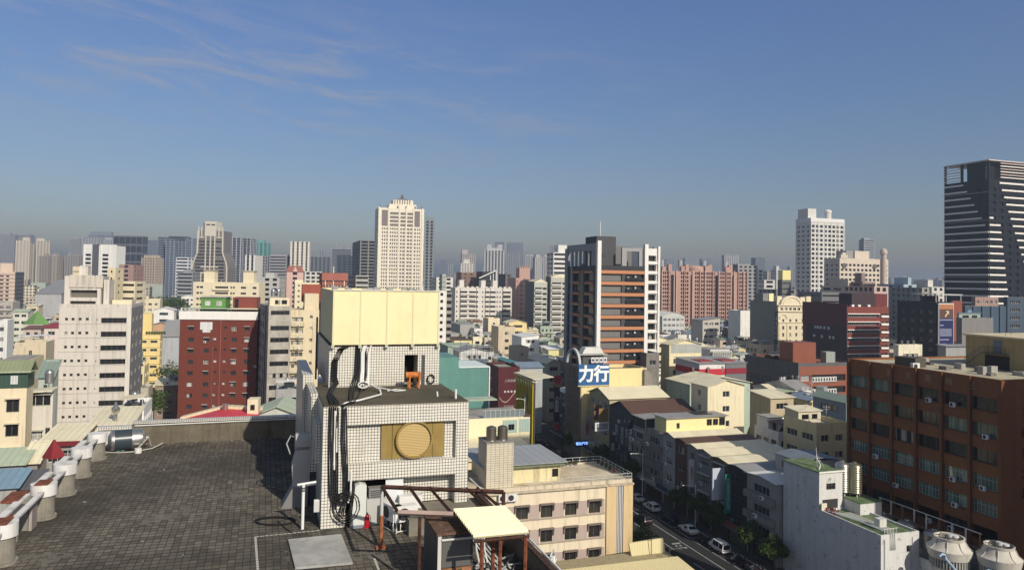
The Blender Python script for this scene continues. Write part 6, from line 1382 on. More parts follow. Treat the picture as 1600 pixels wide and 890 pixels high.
o = thing('round_sign', 'round red disc sign at the foot of the black vertical neon sign', 'sign', G(76.0, 186.4, 5.3), GA); MB().cyl(0, 0, -.15, .15, 1.0, 20, xf=Matrix.Rotation(R(90), 4, 'X')).build('disc', mat('plain', (.34, .03, .035)), o); lettering('林', 1.3, (.04, .02, .02), o, (0, -.18, 0)); MB().box(-.1, .1, .1, 1.8, -.1, .1).build('bracket', ALUD, o)
blade('small yellow lettered board under the red disc sign', 76.2, 186.2, 15.9, 16.8, 2.6, (.08, .06, .03), '平價眼鏡', (.40, .30, .10), vert=False, size=.6)
blade('hexagonal brown shop board above the white square signs', 77.4, 163, 11.5, 15, 2.6, (.20, .11, .06), '福', (.10, .05, .04), size=2.0)
blade('weathered wooden board beside the hexagonal brown shop board', 77.3, 159.4, 11.6, 14.8, 3.2, (.22, .13, .055))
# left kerb: teal hoardings, red hoarding house, yellow ribbed wall, cream building with the glass-railed terrace
b = H('teal_hoarding_house', 'stepped teal sheet metal hoarding wall with white edges', 700, 765, 575, 178, None, dep=14, col=(.085, .30, .255), roof='deck', sides='', seed=81, wm=mat('metalroof', (.115, .27, .235), pitch=.45, rust=.3))
b.box('upper_hoarding', -4.5, 2.6, -.1, 12, b.h*.3, b.h+2.6, mat('metalroof', (.115, .27, .235), pitch=.45, rust=.3)); b.box('white_edge', b.w-.2, b.w+.06, -.3, 0, 0, b.h+.15, mat('plain', WHITE)); b.box('roof_rim', 2.7, b.w, -.2, 13, b.h+.003, b.h+.3, mat('plain', (.6, .68, .66)))
b = H('red_hoarding_house', 'building covered by a dark red printed hoarding with pale lettering', 779, 812, 577, 205, 760, col=(.16, .02, .025), roof='flat', sides='', seed=82, wm=mat('plain', (.095, .017, .02), var=.5, s=.3))
b.box('dark_ground_floor', -.1, b.w+.1, -.15, -.003, 0, 8.5, mat('plain', (.02, .025, .03)))
lettering('上新建案', .85, (.42, .36, .36), b.o, (b.w*.55, -.08, b.h-3.2)); lettering('● ● ● ●', .8, (.5, .46, .46), b.o, (b.w*.55, -.08, b.h-6.2)); lettering('圓滿家園', .75, (.40, .28, .28), b.o, (b.w*.5, -.08, b.h-10.3)); lettering('極品宅', 1.0, (.42, .33, .33), b.o, (-.05, b.d*.6, b.h-3.2), -math.pi/2); lettering('1298', 1.5, (.5, .42, .42), b.o, (-.05, b.d*.6, b.h-6.6), -math.pi/2)
mb = MB(); pts = [(b.w*.05+b.w*.9*k/12, b.h-7.5-1.4*math.sin(k/12*5)) for k in range(13)]; mb.prism(pts+[(x, z-.35) for x, z in pts[::-1]], -.1, -.003); mb.build('ribbon_print', mat('plain', (.32, .24, .19)), b.o)
b = H('yellow_ribbed_wall', 'tall thin building side faced with mustard yellow ribs and a worn crest', 834.5, 836.6, 597, 160, 806, col=(.4, .3, .05), roof='shed_v', rc='cream', sides='', seed=83, rise=.5, wm=mat('plain', (.36, .27, .02), rough=.6, var=.25))
b.box('dark_edge', -.02, b.w+.02, -.1, -.003, 0, b.h+.3, mat('plain', (.05, .045, .03))); MB().prism([(-.3, 0), (4.5, .4), (4.5, .5), (-.3, .1)], -.2, b.d).build('cream_roof', roofmat('cream', 1), b.o, (0, 0, b.h+.6))  # dark sheet colours the sunlit front end as if in shade
for k in range(10): b.box('yellow_rib', -.28, -.003, .1+k*b.d/10.2, .1+k*b.d/10.2+.3, 0, b.h-.3, mat('plain', (.42, .32, .025), rough=.6))
MB().prism([(-1, -1), (-1, 1), (0, .7), (1, 1), (1, -1), (0, -2)], -.4, -.3, xf=Matrix.Translation((0, b.d*.35, b.h-3.6)) @ Matrix.Rotation(-math.pi/2, 4, 'Z')).build('crest', mat('plain', (.22, .18, .06)), b.o)
for k in range(7): MB().prism([(0, 0), (1, 0), (.9, -1.3)], -.36, -.3, xf=Matrix.Translation((0, b.d-.4-k*b.d/7.3, b.h-.2)) @ Matrix.Rotation(-math.pi/2, 4, 'Z')).build('pennant', mat('plain', (.72, .6, .25)), b.o)  # bright triangles paint sun leaking onto the shaded ribs
b = H('glass_rail_building', 'cream building with a glass railed roof terrace and pale teal cladding panels', 700, 828, 656, 140, None, dep=11, col=(.74, .67, .45), roof='deck', sides='', seed=84, dirt=.35)
w, h, d = b.w, b.h, b.d
TC = mat('metalroof', (.36, .46, .41), pitch=.5, rust=.1, axis=0)
b.box('teal_panel', w*.66, w*.84, -.06, -.003, h-3.0, h-.5, TC); b.box('teal_panel', w*.86, w*.995, -.06, -.003, h-2.9, h-.4, TC); put('window', winmesh(1.2, 1.1, 'slide', ALUD, GLD), b.o, (w*.73, -.065, h-2.4)); put('window', winmesh(1.3, 1.1, 'slide', WFR, mat('glass', (.12, .12, .12), frac=.7)), b.o, (w*.89, -.012, h-6.6)); put('window', winmesh(1.2, 1.2, 'slide', WFR, GLD), b.o, (w*.52, -.012, h-6.6))
for x in (.89, .52): b.box('window_awning', w*x-.2, w*x+1.5, -.7, -.003, h-5.4, h-5.32, ALU)
mb = MB(); 
for k in range(9): mb.box(w*.45+k*w*.06, w*.45+k*w*.06+.06, .1, .16, h, h+1.5)
mb.box(w*.42, w*.93, .1, .16, h+1.45, h+1.5); mb.build('rail', mat('plain', (.6, .6, .6)), b.o); b.box('rail_glass', w*.42, w*.93, .2, .22, h+.05, h+1.4, mat('glass', (.13, .15, .16), frac=0)); b.box('brown_corner_roof', w*.93, w*1.01, -.2, 6, h+.06, h+.3, roofmat('brown', 0)); b.box('green_back_roof', w*.3, w*.72, 7, 11, h+2.2, h+2.4, roofmat('pale green', 0))
b = H('cream_yard_roof', 'low hall with a broad cream sheet roof below the glass railed building', 700, 846, 722, 126, None, dep=13, col=CREAM, roof='shed_v', rc='cream', rise=.6, sides='', seed=85)
# ------------------------------------------------------------------ brown office building on the right
c = G(94.6, 73.7); w, d, h = 34.0, 27.2, 32.2
b = B('brown_tile_building', 'large brown tiled office building with ribbon windows and air conditioners', 'office building', c, w, d, h)
BT = mat('tile', (.26, .098, .032), s=.24, w=.012, sz=.09, grout=(.12, .04, .02), rough=.6, dirt=.6); BTD = mat('tile', (.21, .078, .027), s=.24, w=.012, sz=.09, grout=(.10, .035, .018), rough=.6, dirt=.6)
fh = 3.55; bw = d/6; ops = {'L': [], 'F': []}
for k in range(8):
    z = h-2.0-(k+1)*fh+1.35
    for i in range(6): ops['L'].append((i*bw+.26, z, bw-.52, 1.85))
    ops['F'] += [(6.5, z, 4.5, 1.7), (13, z, 4.5, 1.7), (20, z, 4.5, 1.7), (26, z, 4.5, 1.7)]
b.walls(BT, ops, .45); q = random.Random(9); GGR = mat('glass', (.045, .075, .06), light=(.17, .22, .18), frac=.45)
for i, (x, z, ww_, hh_) in enumerate(ops['L']):
    k = i//6; lit = k in (0, 1, 3, 4) and not (k == 0 and i % 6 > 1) and not (k == 1 and 1 < i % 6 < 4)
    O, ax, n, ln = FACES['L'](w, d); kw = dict()
    if q.random() < .93 or lit: put('window', winmesh(ww_, hh_, 'grid' if lit and k > 2 else 'slide', mat('plain', (.42, .50, .46), rough=.5) if lit and k > 2 else ALUD if not lit else mat('plain', (.14, .17, .15)), GGR if lit else GLD), b.o, (O[0]+.4, O[1]+ax[1]*x, z), RZ['L'])
    if (k >= 3 and q.random() < .4) or (k == 1 and i % 6 == 5) or (k == 0 and q.random() < .1): ac_on(b, 'L', x+q.uniform(.6, ww_-.6), z-.25, .003, 1.05)
b.wins({'F': ops['F']}, .4, 'slide', ALUD, GLD)
for i in range(7): b.box('pier', -.32, -.003, i*bw-.22 if i else -.3, i*bw+.22, 0, h+.3, BTD)
for k in range(8): b.box('sill_band', -.10, -.003, .25, d-.25, h-2.0-(k+1)*fh+1.2, h-2.0-(k+1)*fh+1.345, BTD)
b.parapet(BT, .35, .3); deck(MB(), w, d, h+.01).build('roof', mat('concrete', (.42, .38, .28), stain=.2), b.o)
b.box('corner_pier', -.3, 2.4, -.35, -.003, 0, h+.3, BTD)
for i, ch in enumerate('廈大英林三'): lettering(ch, 1.25, (.33, .20, .12), b.o, (-.06, d-(2.1+i*.92)*bw*.86-.4, h-1.05), -math.pi/2, bold=.02)
for i, ch in enumerate('三林英大廈'): lettering(ch, 1.5, (.03, .012, .01), b.o, (4.6, -.06, h-4.2-i*2.75), bold=.02)
TP = mat('wall', (.42, .315, .155), dirt=.5)
pa, pw = P(1509, 571, 32.2), 0; la, lb_ = ab(pa)[0]-94.6, ab(pa)[1]-73.7
b.box('penthouse', la, w, 1.5, lb_, h-.1, h+5.0, TP); b.box('penthouse_roof_lip', la-.3, w+.2, 1.2, lb_+.3, h+5.0, h+5.25, mat('wall', (.6, .52, .36)))
b.box('penthouse_opening', la-.02, la-.003, lb_-7.5, lb_-3.4, h, h+2.2, mat('plain', (.02, .015, .012))); b.box('penthouse_door', la-.05, la-.003, lb_-6.2, lb_-4.8, h+2.6, h+4.6, mat('plain', (.16, .19, .24)))
mb = MB(); mb.tube([(la-.7, lb_-.3, h+.2), (la-.7, lb_-3.4, h+2.5), (la-.7, lb_-7.4, h+2.5)], .06, 5); mb.tube([(la-.7, lb_-.3, h+1.2), (la-.7, lb_-3.4, h+3.5), (la-.7, lb_-7.4, h+3.5)], .04, 5)
for k in range(11): mb.tube([(la-.7, lb_-.3-k*.7, h+.2+min(k*.52, 2.3)), (la-.7, lb_-.3-k*.7, h+1.2+min(k*.52, 2.3))], .03, 4)
mb.box(la-.9, la-.003, lb_-7.4, lb_-3.4, h+2.42, h+2.52); mb.build('steel_stair', mat('plain', (.12, .09, .06)), b.o)
mb = MB()
for k in range(8): mb.tube([(la+1+k*1.2, 3+(k*5 % 7)*1.8, h+5.2), (la+1+k*1.2, 3+(k*5 % 7)*1.8, h+6.6+(k % 4)*.8)], .04, 4)
mb.build('roof_rods', ALUD, b.o)
q = random.Random(4)
b.box('rooftop_box', 2.4, 4.6, 16, 20, h+.02, h+1.5, mat('wall', (.09, .08, .07))); b.box('rooftop_box', .8, 3, 8, 14.5, h+.02, h+.9, mat('wall', (.10, .09, .08))) if False else None
o = b.on('L', d-15.2, h-.05, -1.2); a_ = put('air_conditioner', ac_mesh(), b.o, o[0], 0); a_.scale = (1.6, 1.6, 1.6)
for k in range(12): x, y = q.uniform(3, 11), q.uniform(3, 25); b.box('roof_junk', x, x+q.uniform(.6, 2), y, y+q.uniform(.5, 2.4), h+.02, h+q.uniform(.4, 1.3), mat('wall', q.choice(((.12, .11, .10), (.2, .18, .16), (.35, .34, .32))), dirt=.9))
take(c, w, d)
# unseen towers added off frame to shade the street and the brown building
for lab_, a_, b_, w_, d_, h_ in (('grey office slab facing the front of the brown building, outside the picture', 102, 37, 50, 15, 47), ('slim grey office tower near the camera, outside the picture on the right', 74, 18, 15, 20, 82)):
    b2 = B('office_slab', lab_, 'office building', G(a_, b_), w_, d_, h_)
    b2.walls(mat('wall', GREY), {'L': rows(int(h_/3.4)-1, 3.4, 3, bays(d_, 4, .6), 1.6), 'B': rows(int(h_/3.4)-1, 3.4, 3, bays(w_, 4, .6), 1.6)}, .3, GLD); b2.parapet(mat('wall', GREY))
# ------------------------------------------------------------------ white block with mossy green roofs
c = G(79.0, 78.5); W1, D1 = 6.6, 11.6
b = B('mossy_white_block', 'peeling white block with mossy green roofs and a stair tower beside the steel tanks', 'building', c, W1, D1, 11.3)
PW = mat('wall', (.56, .55, .53), dirt=.55)
def m_peel():
    m, nt = newmat('peeling white paint'); v = oc(nt); a = noise(nt, v, .8, 7, .7); b_ = noise(nt, v, 5, 6, .75); st = noise(nt, scl(nt, v, (1.6, 1.6, .14)), 1, 6, .7)
    k = mth(nt, 'MULTIPLY', mth(nt, 'SUBTRACT', mth(nt, 'ADD', mth(nt, 'MULTIPLY', a, .55), mth(nt, 'MULTIPLY', b_, .45)), .56), 22, clamp=True)
    c = mixc(nt, mth(nt, 'MULTIPLY', mth(nt, 'SUBTRACT', st, .45), 1.6, clamp=True), (.62, .615, .60), (.38, .37, .35)); c = mixc(nt, k, c, (.13, .12, .105)); bsdf(nt, c, .85, k, bs=.2); return m
PEEL = m_peel()
def m_moss():
    m, nt = newmat('mossy roof paint'); v = oc(nt); a = noise(nt, v, .7, 7, .7); b_ = noise(nt, v, 4, 6, .7)
    c = mixc(nt, ramp(nt, a, (.35, 0.), (.65, 1.)), (.045, .105, .035), (.20, .25, .14)); c = mixc(nt, mth(nt, 'MULTIPLY', mth(nt, 'SUBTRACT', b_, .5), 3, clamp=True), c, (.07, .055, .04)); bsdf(nt, c, .9, b_, bs=.3); return m
MOSS = m_moss()
b.walls(PEEL, {'F': [(4.4, 9.0, .8, .9)]}, .2); put('window', winmesh(.8, .9, 'bare', ALUD, GLD), b.o, (4.4, .18, 9.0)); b.parapet(PEEL, .35, .2); deck(MB(), W1, D1, 11.3).build('roof', MOSS, b.o)
b.box('roof_patch', 2.2, 4.4, 2, 10, 11.36, 11.4, mat('concrete', (.32, .33, .29), stain=.3))
# stair tower part
st = MB(); walls(st, 4.3, 8.0, 0, 17, {'F': [(1.3, 14.4, 1.7, .95)], 'L': []}, .2); st.build('stair_tower', [PEEL, PEEL], b.o, (0, D1+.003, 0)); put('window', winmesh(1.7, .95, 'grid', ALUD, GLD), b.o, (1.3, D1+.18, 14.4))
MB().box(-.15, 4.5, -.15, 8.1, 17, 17.14).build('stair_tower_roof', MOSS, b.o, (0, D1+.003, 0)); b.box('white_gutter', -.16, 4.55, D1-.2, D1-.151, 16.95, 17.2, mat('plain', WHITE)); b.box('doorway', .6, 3.4, D1-.04, D1-.004, 11.4, 13.0, mat('plain', (.04, .04, .04)))
b.box('stair_gap', .01, 1.2, D1-3.2, D1-.01, 11.4, 11.42, MOSS); b.box('low_wall', .02, 1.0, D1-.5, D1-.3, 11.35, 12.6, mat('wall', (.66, .62, .48)))
mb = MB(); q = random.Random(3); 
for k in range(40): x, y = q.uniform(.4, 1.6), D1-q.uniform(.6, 2.4); mb.box(x, x+.12, y, y+.12, 11.4, 11.4+q.uniform(.2, .7))
mb.build('red_shrub', mat('plain', (.16, .03, .035), var=.4), b.o)
mb = MB(); mb.tube([(2.2, D1+3, 17.1), (2.0, D1+3, 20)], .04, 5); mb.tube([(1.4, D1+2, 17.1), (2.05, D1+3, 19)], .02, 4); mb.tube([(3, D1+2.4, 17.1), (2.05, D1+3, 19)], .02, 4); mb.tube([(.8, D1+1, 17.2), (1.8, D1+1.8, 17.6), (2.0, D1+3, 18.6)], .09, 6); mb.build('antenna_mast', mat('plain', (.6, .6, .58)), b.o)
mb = MB()
for k in range(3): mb.tube([(.5+.35*k, D1-1.2, 11.75), (.5+.35*k+1.0, 5.4, 11.75), (1.6+.35*k, .4, 11.75), (1.6+.35*k, -.15, 11.75), (1.6+.35*k, -.15, 9.6)], .07, 6)
mb.build('white_pipe', mat('plain', (.66, .66, .64)), b.o); b.box('pipe_box', 2.2, 3.4, 2.4, 3.4, 11.7, 12.8, mat('wall', (.6, .6, .56)))
mb = MB()
for k in range(5): mb.tube([(.9+k*.5, .3, 11.4), (.9+k*.5, .3, 12.3)], .04, 5)
mb.tube([(.8, .3, 12.3), (3.2, .3, 12.3)], .04, 5); mb.tube([(.6, -.08, 11), (.6, -.08, 6)], .09, 6); mb.tube([(5.4, -.08, 11), (5.4, -.08, 7)], .05, 6); mb.build('roof_pipework', mat('plain', (.6, .6, .58)), b.o)
b.box('mossy_platform', 4.6, 8.6, 8.4, 14.5, 6, 13.0, PEEL); b.box('mossy_platform_roof', 4.5, 8.7, 8.3, 14.6, 13.0, 13.12, MOSS)
b.box('rear_roof_wing', W1+.003, 15.2, -10, 19, 0, 8.2, PEEL); b.box('rear_roof', W1+.1, 15.1, -9.9, 8.2, 8.2, 8.25, mat('concrete', (.2, .2, .19)))
for i, (x, y) in enumerate(((5.2, 12.6), (6.6, 11.6))):
    t = thing('steel_tank', ('ribbed stainless steel tank on the mossy platform nearest the stair tower', 'ribbed stainless steel tank with amber stains at the right of the mossy platform')[i], 'water tank', G(79.0, 78.5, 13.12)+U*x+V*y, 0, 'tall steel tanks by the stair tower')
    pr = [(.8, .5)]
    for k in range(25): pr.append((1.05 if k % 2 else .98, .5+k*4.1/24))
    MB().lathe(pr+[(.8, 4.85), (.3, 5.0), (.28, 5.15), (.02, 5.16)], 24).build('shell', mat('steel', (.58, .56, .50) if i == 0 else (.52, .45, .30), rough=.25), t)
    mb = MB()
    for a in range(4): mb.box(.75*math.cos(a*1.57)-.06, .75*math.cos(a*1.57)+.06, .75*math.sin(a*1.57)-.06, .75*math.sin(a*1.57)+.06, 0, .5)
    mb.build('stand', mat('rust'), t)
for i, (a, b_) in enumerate(((88.6, 87.6), (89.4, 84.0), (89.6, 79.6))):
    t = thing('squat_tank', ('squat domed steel tank nearest the mossy platform', 'squat domed steel tank in the middle behind the post row', 'squat domed steel tank touching the nearer cooling tower row')[i], 'water tank', G(a, b_, 8.22), 0, 'squat tanks behind the post row')
    MB().lathe([(1.4, 0), (1.4, 2.2), (1.45, 2.25), (1.2, 2.6), (.4, 2.85), (.35, 3.0), (.02, 3.01)], 20).build('shell', mat('steel', (.42, .41, .39), rough=.35), t)
# post row with rail
t = thing('post_row', 'row of white and rusty posts joined by a thin top rail behind the squat tanks', 'railing', G(91.2, 74, 8.22), GA)
for k in range(9): MB().box(-.07, .07, -.07, .07, 0, 4.0).build('post', mat('plain', WHITE) if k % 3 else mat('rust', (.3, .13, .07)), t, (0, k*2.1, 0)); MB().box(-.3, .0, -.05, .05, 2.2, 2.35).build('bracket', mat('plain', WHITE), t, (0, k*2.1, 0)) if k % 2 else None
MB().tube([(0, -.2, 4.05), (0, 17, 4.05)], .06, 5).build('top_rail', mat('plain', WHITE), t); MB().tube([(0, -.2, 2.0), (0, 17, 2.0)], .035, 5).build('mid_rail', mat('rust'), t)
# cooling towers
CTW = mat('wall', (.56, .53, .47), dirt=.5)
def cooling(label, a, b_, s=1.0):
    t = thing('cooling_tower', label, 'cooling tower', G(a, b_, 8.22), GA-.2, 'cooling towers')
    n = 16; pr = [(2.5*s, 1.2), (2.75*s, 2.3), (2.1*s, 2.7), (1.75*s, 3.4), (1.85*s, 3.75), (1.65*s, 3.75), (1.6*s, 3.3), (.1, 3.25)]
    mb = MB(); mb.lathe(pr, 24); mb.build('shell', CTW, t)
    mb = MB()
    for k in range(8):
        a_ = k*math.pi/4; mb.tube([(2.78*s*math.cos(a_), 2.78*s*math.sin(a_), 2.3), (2.15*s*math.cos(a_), 2.15*s*math.sin(a_), 2.72), (1.8*s*math.cos(a_), 1.8*s*math.sin(a_), 3.45)], .06, 5)
    mb.build('shell_rib', CTW, t)
    mb = MB(); 
    for k in range(40): a_ = k*math.pi/20; mb.box(-.05, .05, 0, .08, 0, 1.3, 0, Matrix.Rotation(a_, 4, 'Z') @ Matrix.Translation((0, 2.3*s, 0)))
    mb.build('louvre', mat('plain', (.46, .45, .42)), t); MB().lathe([(2.28*s, 0), (2.28*s, 1.25)], 24).build('basin', mat('plain', (.16, .16, .15)), t)
    mb = MB()
    for k in range(8): mb.box(-.04, .04, 0, 1.78*s, 0, .06, 0, Matrix.Translation((0, 0, 3.66)) @ Matrix.Rotation(k*math.pi/4, 4, 'Z'))
    for r_ in (.5, .9, 1.3): mb.tube([(r_*s*math.cos(k*math.pi/10), r_*s*math.sin(k*math.pi/10), 3.72) for k in range(21)], .03, 4)
    mb.build('fan_guard', mat('plain', (.06, .05, .045)), t); MB().cyl(0, 0, 3.3, 4.1, .38, 12).build('fan_motor', mat('plain', (.5, .5, .48)), t); MB().cyl(.6, -.3, 3.73, 3.95, .45, 10).build('motor_cap', mat('plain', (.66, .66, .66)), t)
    return t
cooling('white ribbed cooling tower beside the post row', 87.0, 75.0); cooling('white ribbed cooling tower in the bottom right corner', 90.6, 70.8, .95)
t = thing('blue_pipe', 'pale blue elbow pipe in front of the nearer cooling tower', 'pipe', G(83.6, 73.5, 8.22)); MB().tube([(0, 0, 2.0), (.3, 0, 2.3), (.7, .1, 2.2), (.9, .1, 1.6), (1.6, -1.2, .4), (3, -3, .2)], .16, 10).build('pipe_run', mat('plain', (.32, .46, .60), rough=.4), t)
t = thing('blue_pipe', 'second pale blue pipe end at the bottom right', 'pipe', G(86.2, 69.6, 8.22)); MB().tube([(0, 0, .4), (.2, .1, 1.2), (.7, .1, 1.4), (1.4, 0, 1.2)], .16, 10).build('pipe_run', mat('plain', (.32, .46, .60), rough=.4), t)
take(G(79, 66), 16, 33)
# ------------------------------------------------------------------ beige building with hooded windows
c = G(22, 93.7); w, d, h = 27.8, 10.4, 17.0
b = B('beige_building', 'beige four storey building with hooded windows and an orange tan corner pier', 'building', c, w, d, h)
BC = mat('wall', (.70, .61, .46), dirt=.8); MV = mat('wall', (.42, .34, .31), dirt=.3); OT = mat('wall', (.62, .47, .27), dirt=.8)
fh = 3.3; xs_ = [22-.0+0]; ops = []
wx = [w-6.55-3.55*k for k in range(6)]
for k in range(4):
    z = h-1.7-(k+1)*fh+.95
    ops += [(x-.1, z-.05, 1.75, 1.9) for x in wx]
b.walls(BC, {'F': ops}, .3)
for x, z, ww_, hh_ in ops:
    put('window', winmesh(ww_, hh_, 'slide', ALUD, GLD), b.o, (x, .26, z)); b.box('window_hood', x-.18, x+ww_+.18, -.42, -.003, z+hh_-.12, z+hh_+.06, mat('plain', (.16, .13, .11))); b.box('window_jamb', x-.18, x-.06, -.3, -.003, z+1.0, z+hh_-.123, mat('plain', (.2, .16, .14))); b.box('window_jamb', x+ww_+.06, x+ww_+.18, -.3, -.003, z+1.0, z+hh_-.123, mat('plain', (.2, .16, .14)))
for k in range(3):
    z = h-1.7-(k+1)*fh+.95
    for i, x in enumerate(wx): b.box('mauve_panel', x+1.75, x+3.3 if i else x+2.3, -.05, -.003, z-.05, z+1.8, MV)
    b.box('floor_lip', 0, w-4.1, -.14, -.003, z-.2, z-.06, mat('plain', (.36, .30, .25)))
b.box('tan_base', 0, w-4.1, -.08, -.003, 0, h-1.7-3*fh+.6, OT)
b.box('tan_pier', w-4.05, w-2.5, -.25, -.003, 0, h-.5, OT); b.box('tan_pier', w-1.45, w+.02, -.25, -.003, 0, h-.5, OT)
for k in range(4): MB().tube([(w-2.35+k*.24, -.16, 0), (w-2.35+k*.24, -.16, h-.4)], .075, 8).build('downpipe', mat('plain', (.66, .66, .66), rough=.4), b.o)
b.box('dark_groove', w-2.5, w-1.45, -.05, -.003, 0, h-.5, mat('plain', (.06, .055, .05)))
b.box('cornice', -.1, w+.15, -.35, -.003, h-.5, h-.25, mat('wall', (.5, .43, .33), dirt=1.2)); b.parapet(mat('wall', (.6, .52, .4), dirt=1.3), .25, .22)
deck(MB(), w, d, h+.01).build('roof', mat('concrete', (.55, .46, .33), stain=.2), b.o)
mb = MB()
for (x0, x1, y0, y1) in ((w*.42, w, .05, .11), (w-.11, w-.05, .11, d), (w*.62, w, d-.11, d-.05)):
    for z in (h+.55, h+1.0): mb.box(x0, x1, y0, y1, z, z+.05)
for k in range(9): mb.box(w-k*1.5-.1, w-k*1.5-.05, .05, .1, h+.2, h+1.05); mb.box(w-.1, w-.05, k*1.25, k*1.25+.05, h+.2, h+1.05); mb.box(w-k*1.15-.1, w-k*1.15-.05, d-.1, d-.05, h+.2, h+1.05)
mb.build('roof_rail', mat('plain', (.5, .52, .5), rough=.4), b.o)
for i, (k, x) in enumerate(((2, wx[3]+.2), (2, wx[2]+.1), (2, wx[1]-1.0), (2, wx[1]+.7))): ac_on(b, 'F', x+.6, h-1.7-3*fh+.1, .09, 1.25)
# rooftop house, slate roof, tiled chimney-like tank tower
b.box('rooftop_house', 7.2, w*.645, 2.6, d, h-.1, h+2.5, mat('wall', (.70, .62, .38), dirt=1.2)); b.box('rooftop_house_ledge', 6.6, w*.66, 1.9, 2.597, h+2.3, h+2.42, mat('metalroof', (.22, .26, .16), axis=0))
MB().prism([(6.2, 0), (w*.68, 0), (w*.68, .12), (6.2, .12)], 2.2, d+3).build('slate_roof', mat('metalroof', (.33, .345, .36), axis=0, pitch=1.2, rust=.05), b.o, (0, 0, h+2.55)); put('window', winmesh(.9, 1.1, 'bare', ALUD, GLD), b.o, (w*.60, 2.585, h+.6))
TT = mat('tile', (.62, .56, .44), s=.6, w=.05, sz=.3, grout=(.2, .18, .15), rough=.6)
b.box('tile_tank_tower', 6.6, 10.4, 1.0, 5.0, h-.1, h+6.0, TT); b.box('tower_cap', 6.55, 10.45, .95, 5.05, h+6.0, h+6.12, mat('concrete', (.25, .24, .22)))
for i, x in enumerate((7.7, 9.3)):
    t = thing('tan_tank', ('left one of two dark ribbed tanks on the tiled tank tower', 'right one of two dark ribbed tanks on the tiled tank tower')[i], 'water tank', c+U*x+V*2.6+Vector((0, 0, h+6.12)), GA, 'two tanks on the tiled tower')
    MB().lathe([(.72, 0)]+[(.72 if k % 2 else .68, .1+k*.22) for k in range(8)]+[(.6, 1.8), (.2, 1.95), (.02, 1.96)], 20).build('shell', mat('steel', (.30, .26, .21), rough=.4), t)
pots = random.Random(8)
for i in range(13):
    x = w*.66+i*.72 if i < 8 else w-.9; y = d-.7 if i < 8 else d-1.2-(i-8)*1.3
    t = thing('potted_plant', 'potted plant on the roof garden of the beige building', 'plant', c+U*x+V*y+Vector((0, 0, h-.14)), 0, 'potted plants of the roof garden')
    MB().lathe([(.16, 0), (.24, .32), (.2, .32)], 10).build('pot', mat('plain', pots.choice(((.5, .5, .46), (.3, .09, .05), (.2, .2, .2)))), t); cr = MB(); leaf_cloud(cr, Vector((0, 0, .62)), (.3, .3, .32), 70, pots, .09); cr.build('foliage', LF if i % 3 else [mat('leaf', (.20, .03, .02)), LF[0]], t)
for x, z in ((8.6, h-1.2),): ac_on(b, 'F', x, z-.2, .003, 1.6); ac_on(b, 'F', x+1.2, z-.2, .003, 1.6)
MB().tube([(6.2, -.1, 4), (6.2, -.1, h)], .08, 6).build('drain_pipe', mat('plain', WHITE), b.o); MB().tube([(6.6, -.1, 4), (6.6, -.1, h)], .06, 6).build('drain_pipe', mat('plain', WHITE), b.o)
take(c, w, d+4)
b = B('neighbour_grey_house', 'dim grey house wall squeezed between the tiled tower and the beige building', 'house', G(14, 95), 7.6, 8, 19.5)
b.walls(mat('wall', (.30, .32, .33), dirt=.6), {}, .1); MB().prism([(-.3, 19.5), (7.6, 19.9), (7.6, 20.0), (-.3, 19.6)], -.4, 8).build('roof', roofmat('blue grey', 1), b.o)
# low roof in front of it
c = P(880, 905, 10.0); a_, b_ = ab(c)
b = B('cream_sheet_roof_house', 'low house with a cream corrugated roof and upturned end wall in the bottom centre', 'house', G(36, 76.5), 16.4, 13.6, 8.2)
b.walls(mat('wall', CREAM), {}, .1); 
n = 70; mb = MB(); L = 16.6
for i in range(n):
    x0, x1 = L*i/n, L*(i+1)/n; z0, z1 = .06*(i % 2), .06*((i+1) % 2)
    mb.face(((x0, -.3, 8.25+z0), (x1, -.3, 8.25+z1), (x1, 9.5, 8.9+z1), (x0, 9.5, 8.9+z0)))
mb.build('corrugated_roof', mat('plain', (.70, .60, .34), rough=.6), b.o); b.box('dark_gutter', -.2, L, 9.6, 13.4, 8.22, 8.5, mat('wall', (.34, .29, .18), dirt=.8))
mb = MB(); mb.prism([(11.2, 8.5), (16.3, 8.5), (15.9, 10.4), (10.8, 10.2)], 12.2, 12.5); mb.build('upturned_wall', mat('metalroof', (.72, .64, .38), pitch=.4, rust=.05), b.o)
mb = MB(); mb.tube([(14, 11.9, 8.5), (13.8, 11.6, 10.8), (14.4, 11.2, 11)], .05, 5); mb.tube([(15.2, 9.6, 8.8), (15.3, 9.4, 10.0), (17.4, 9.2, 10.0)], .05, 5); mb.tube([(16.2, 12, 9.8), (18.4, 12, 10.1)], .05, 5); mb.build('pipe_frame', ALUD, b.o)
take(G(36, 76.5), 17.5, 13.6)
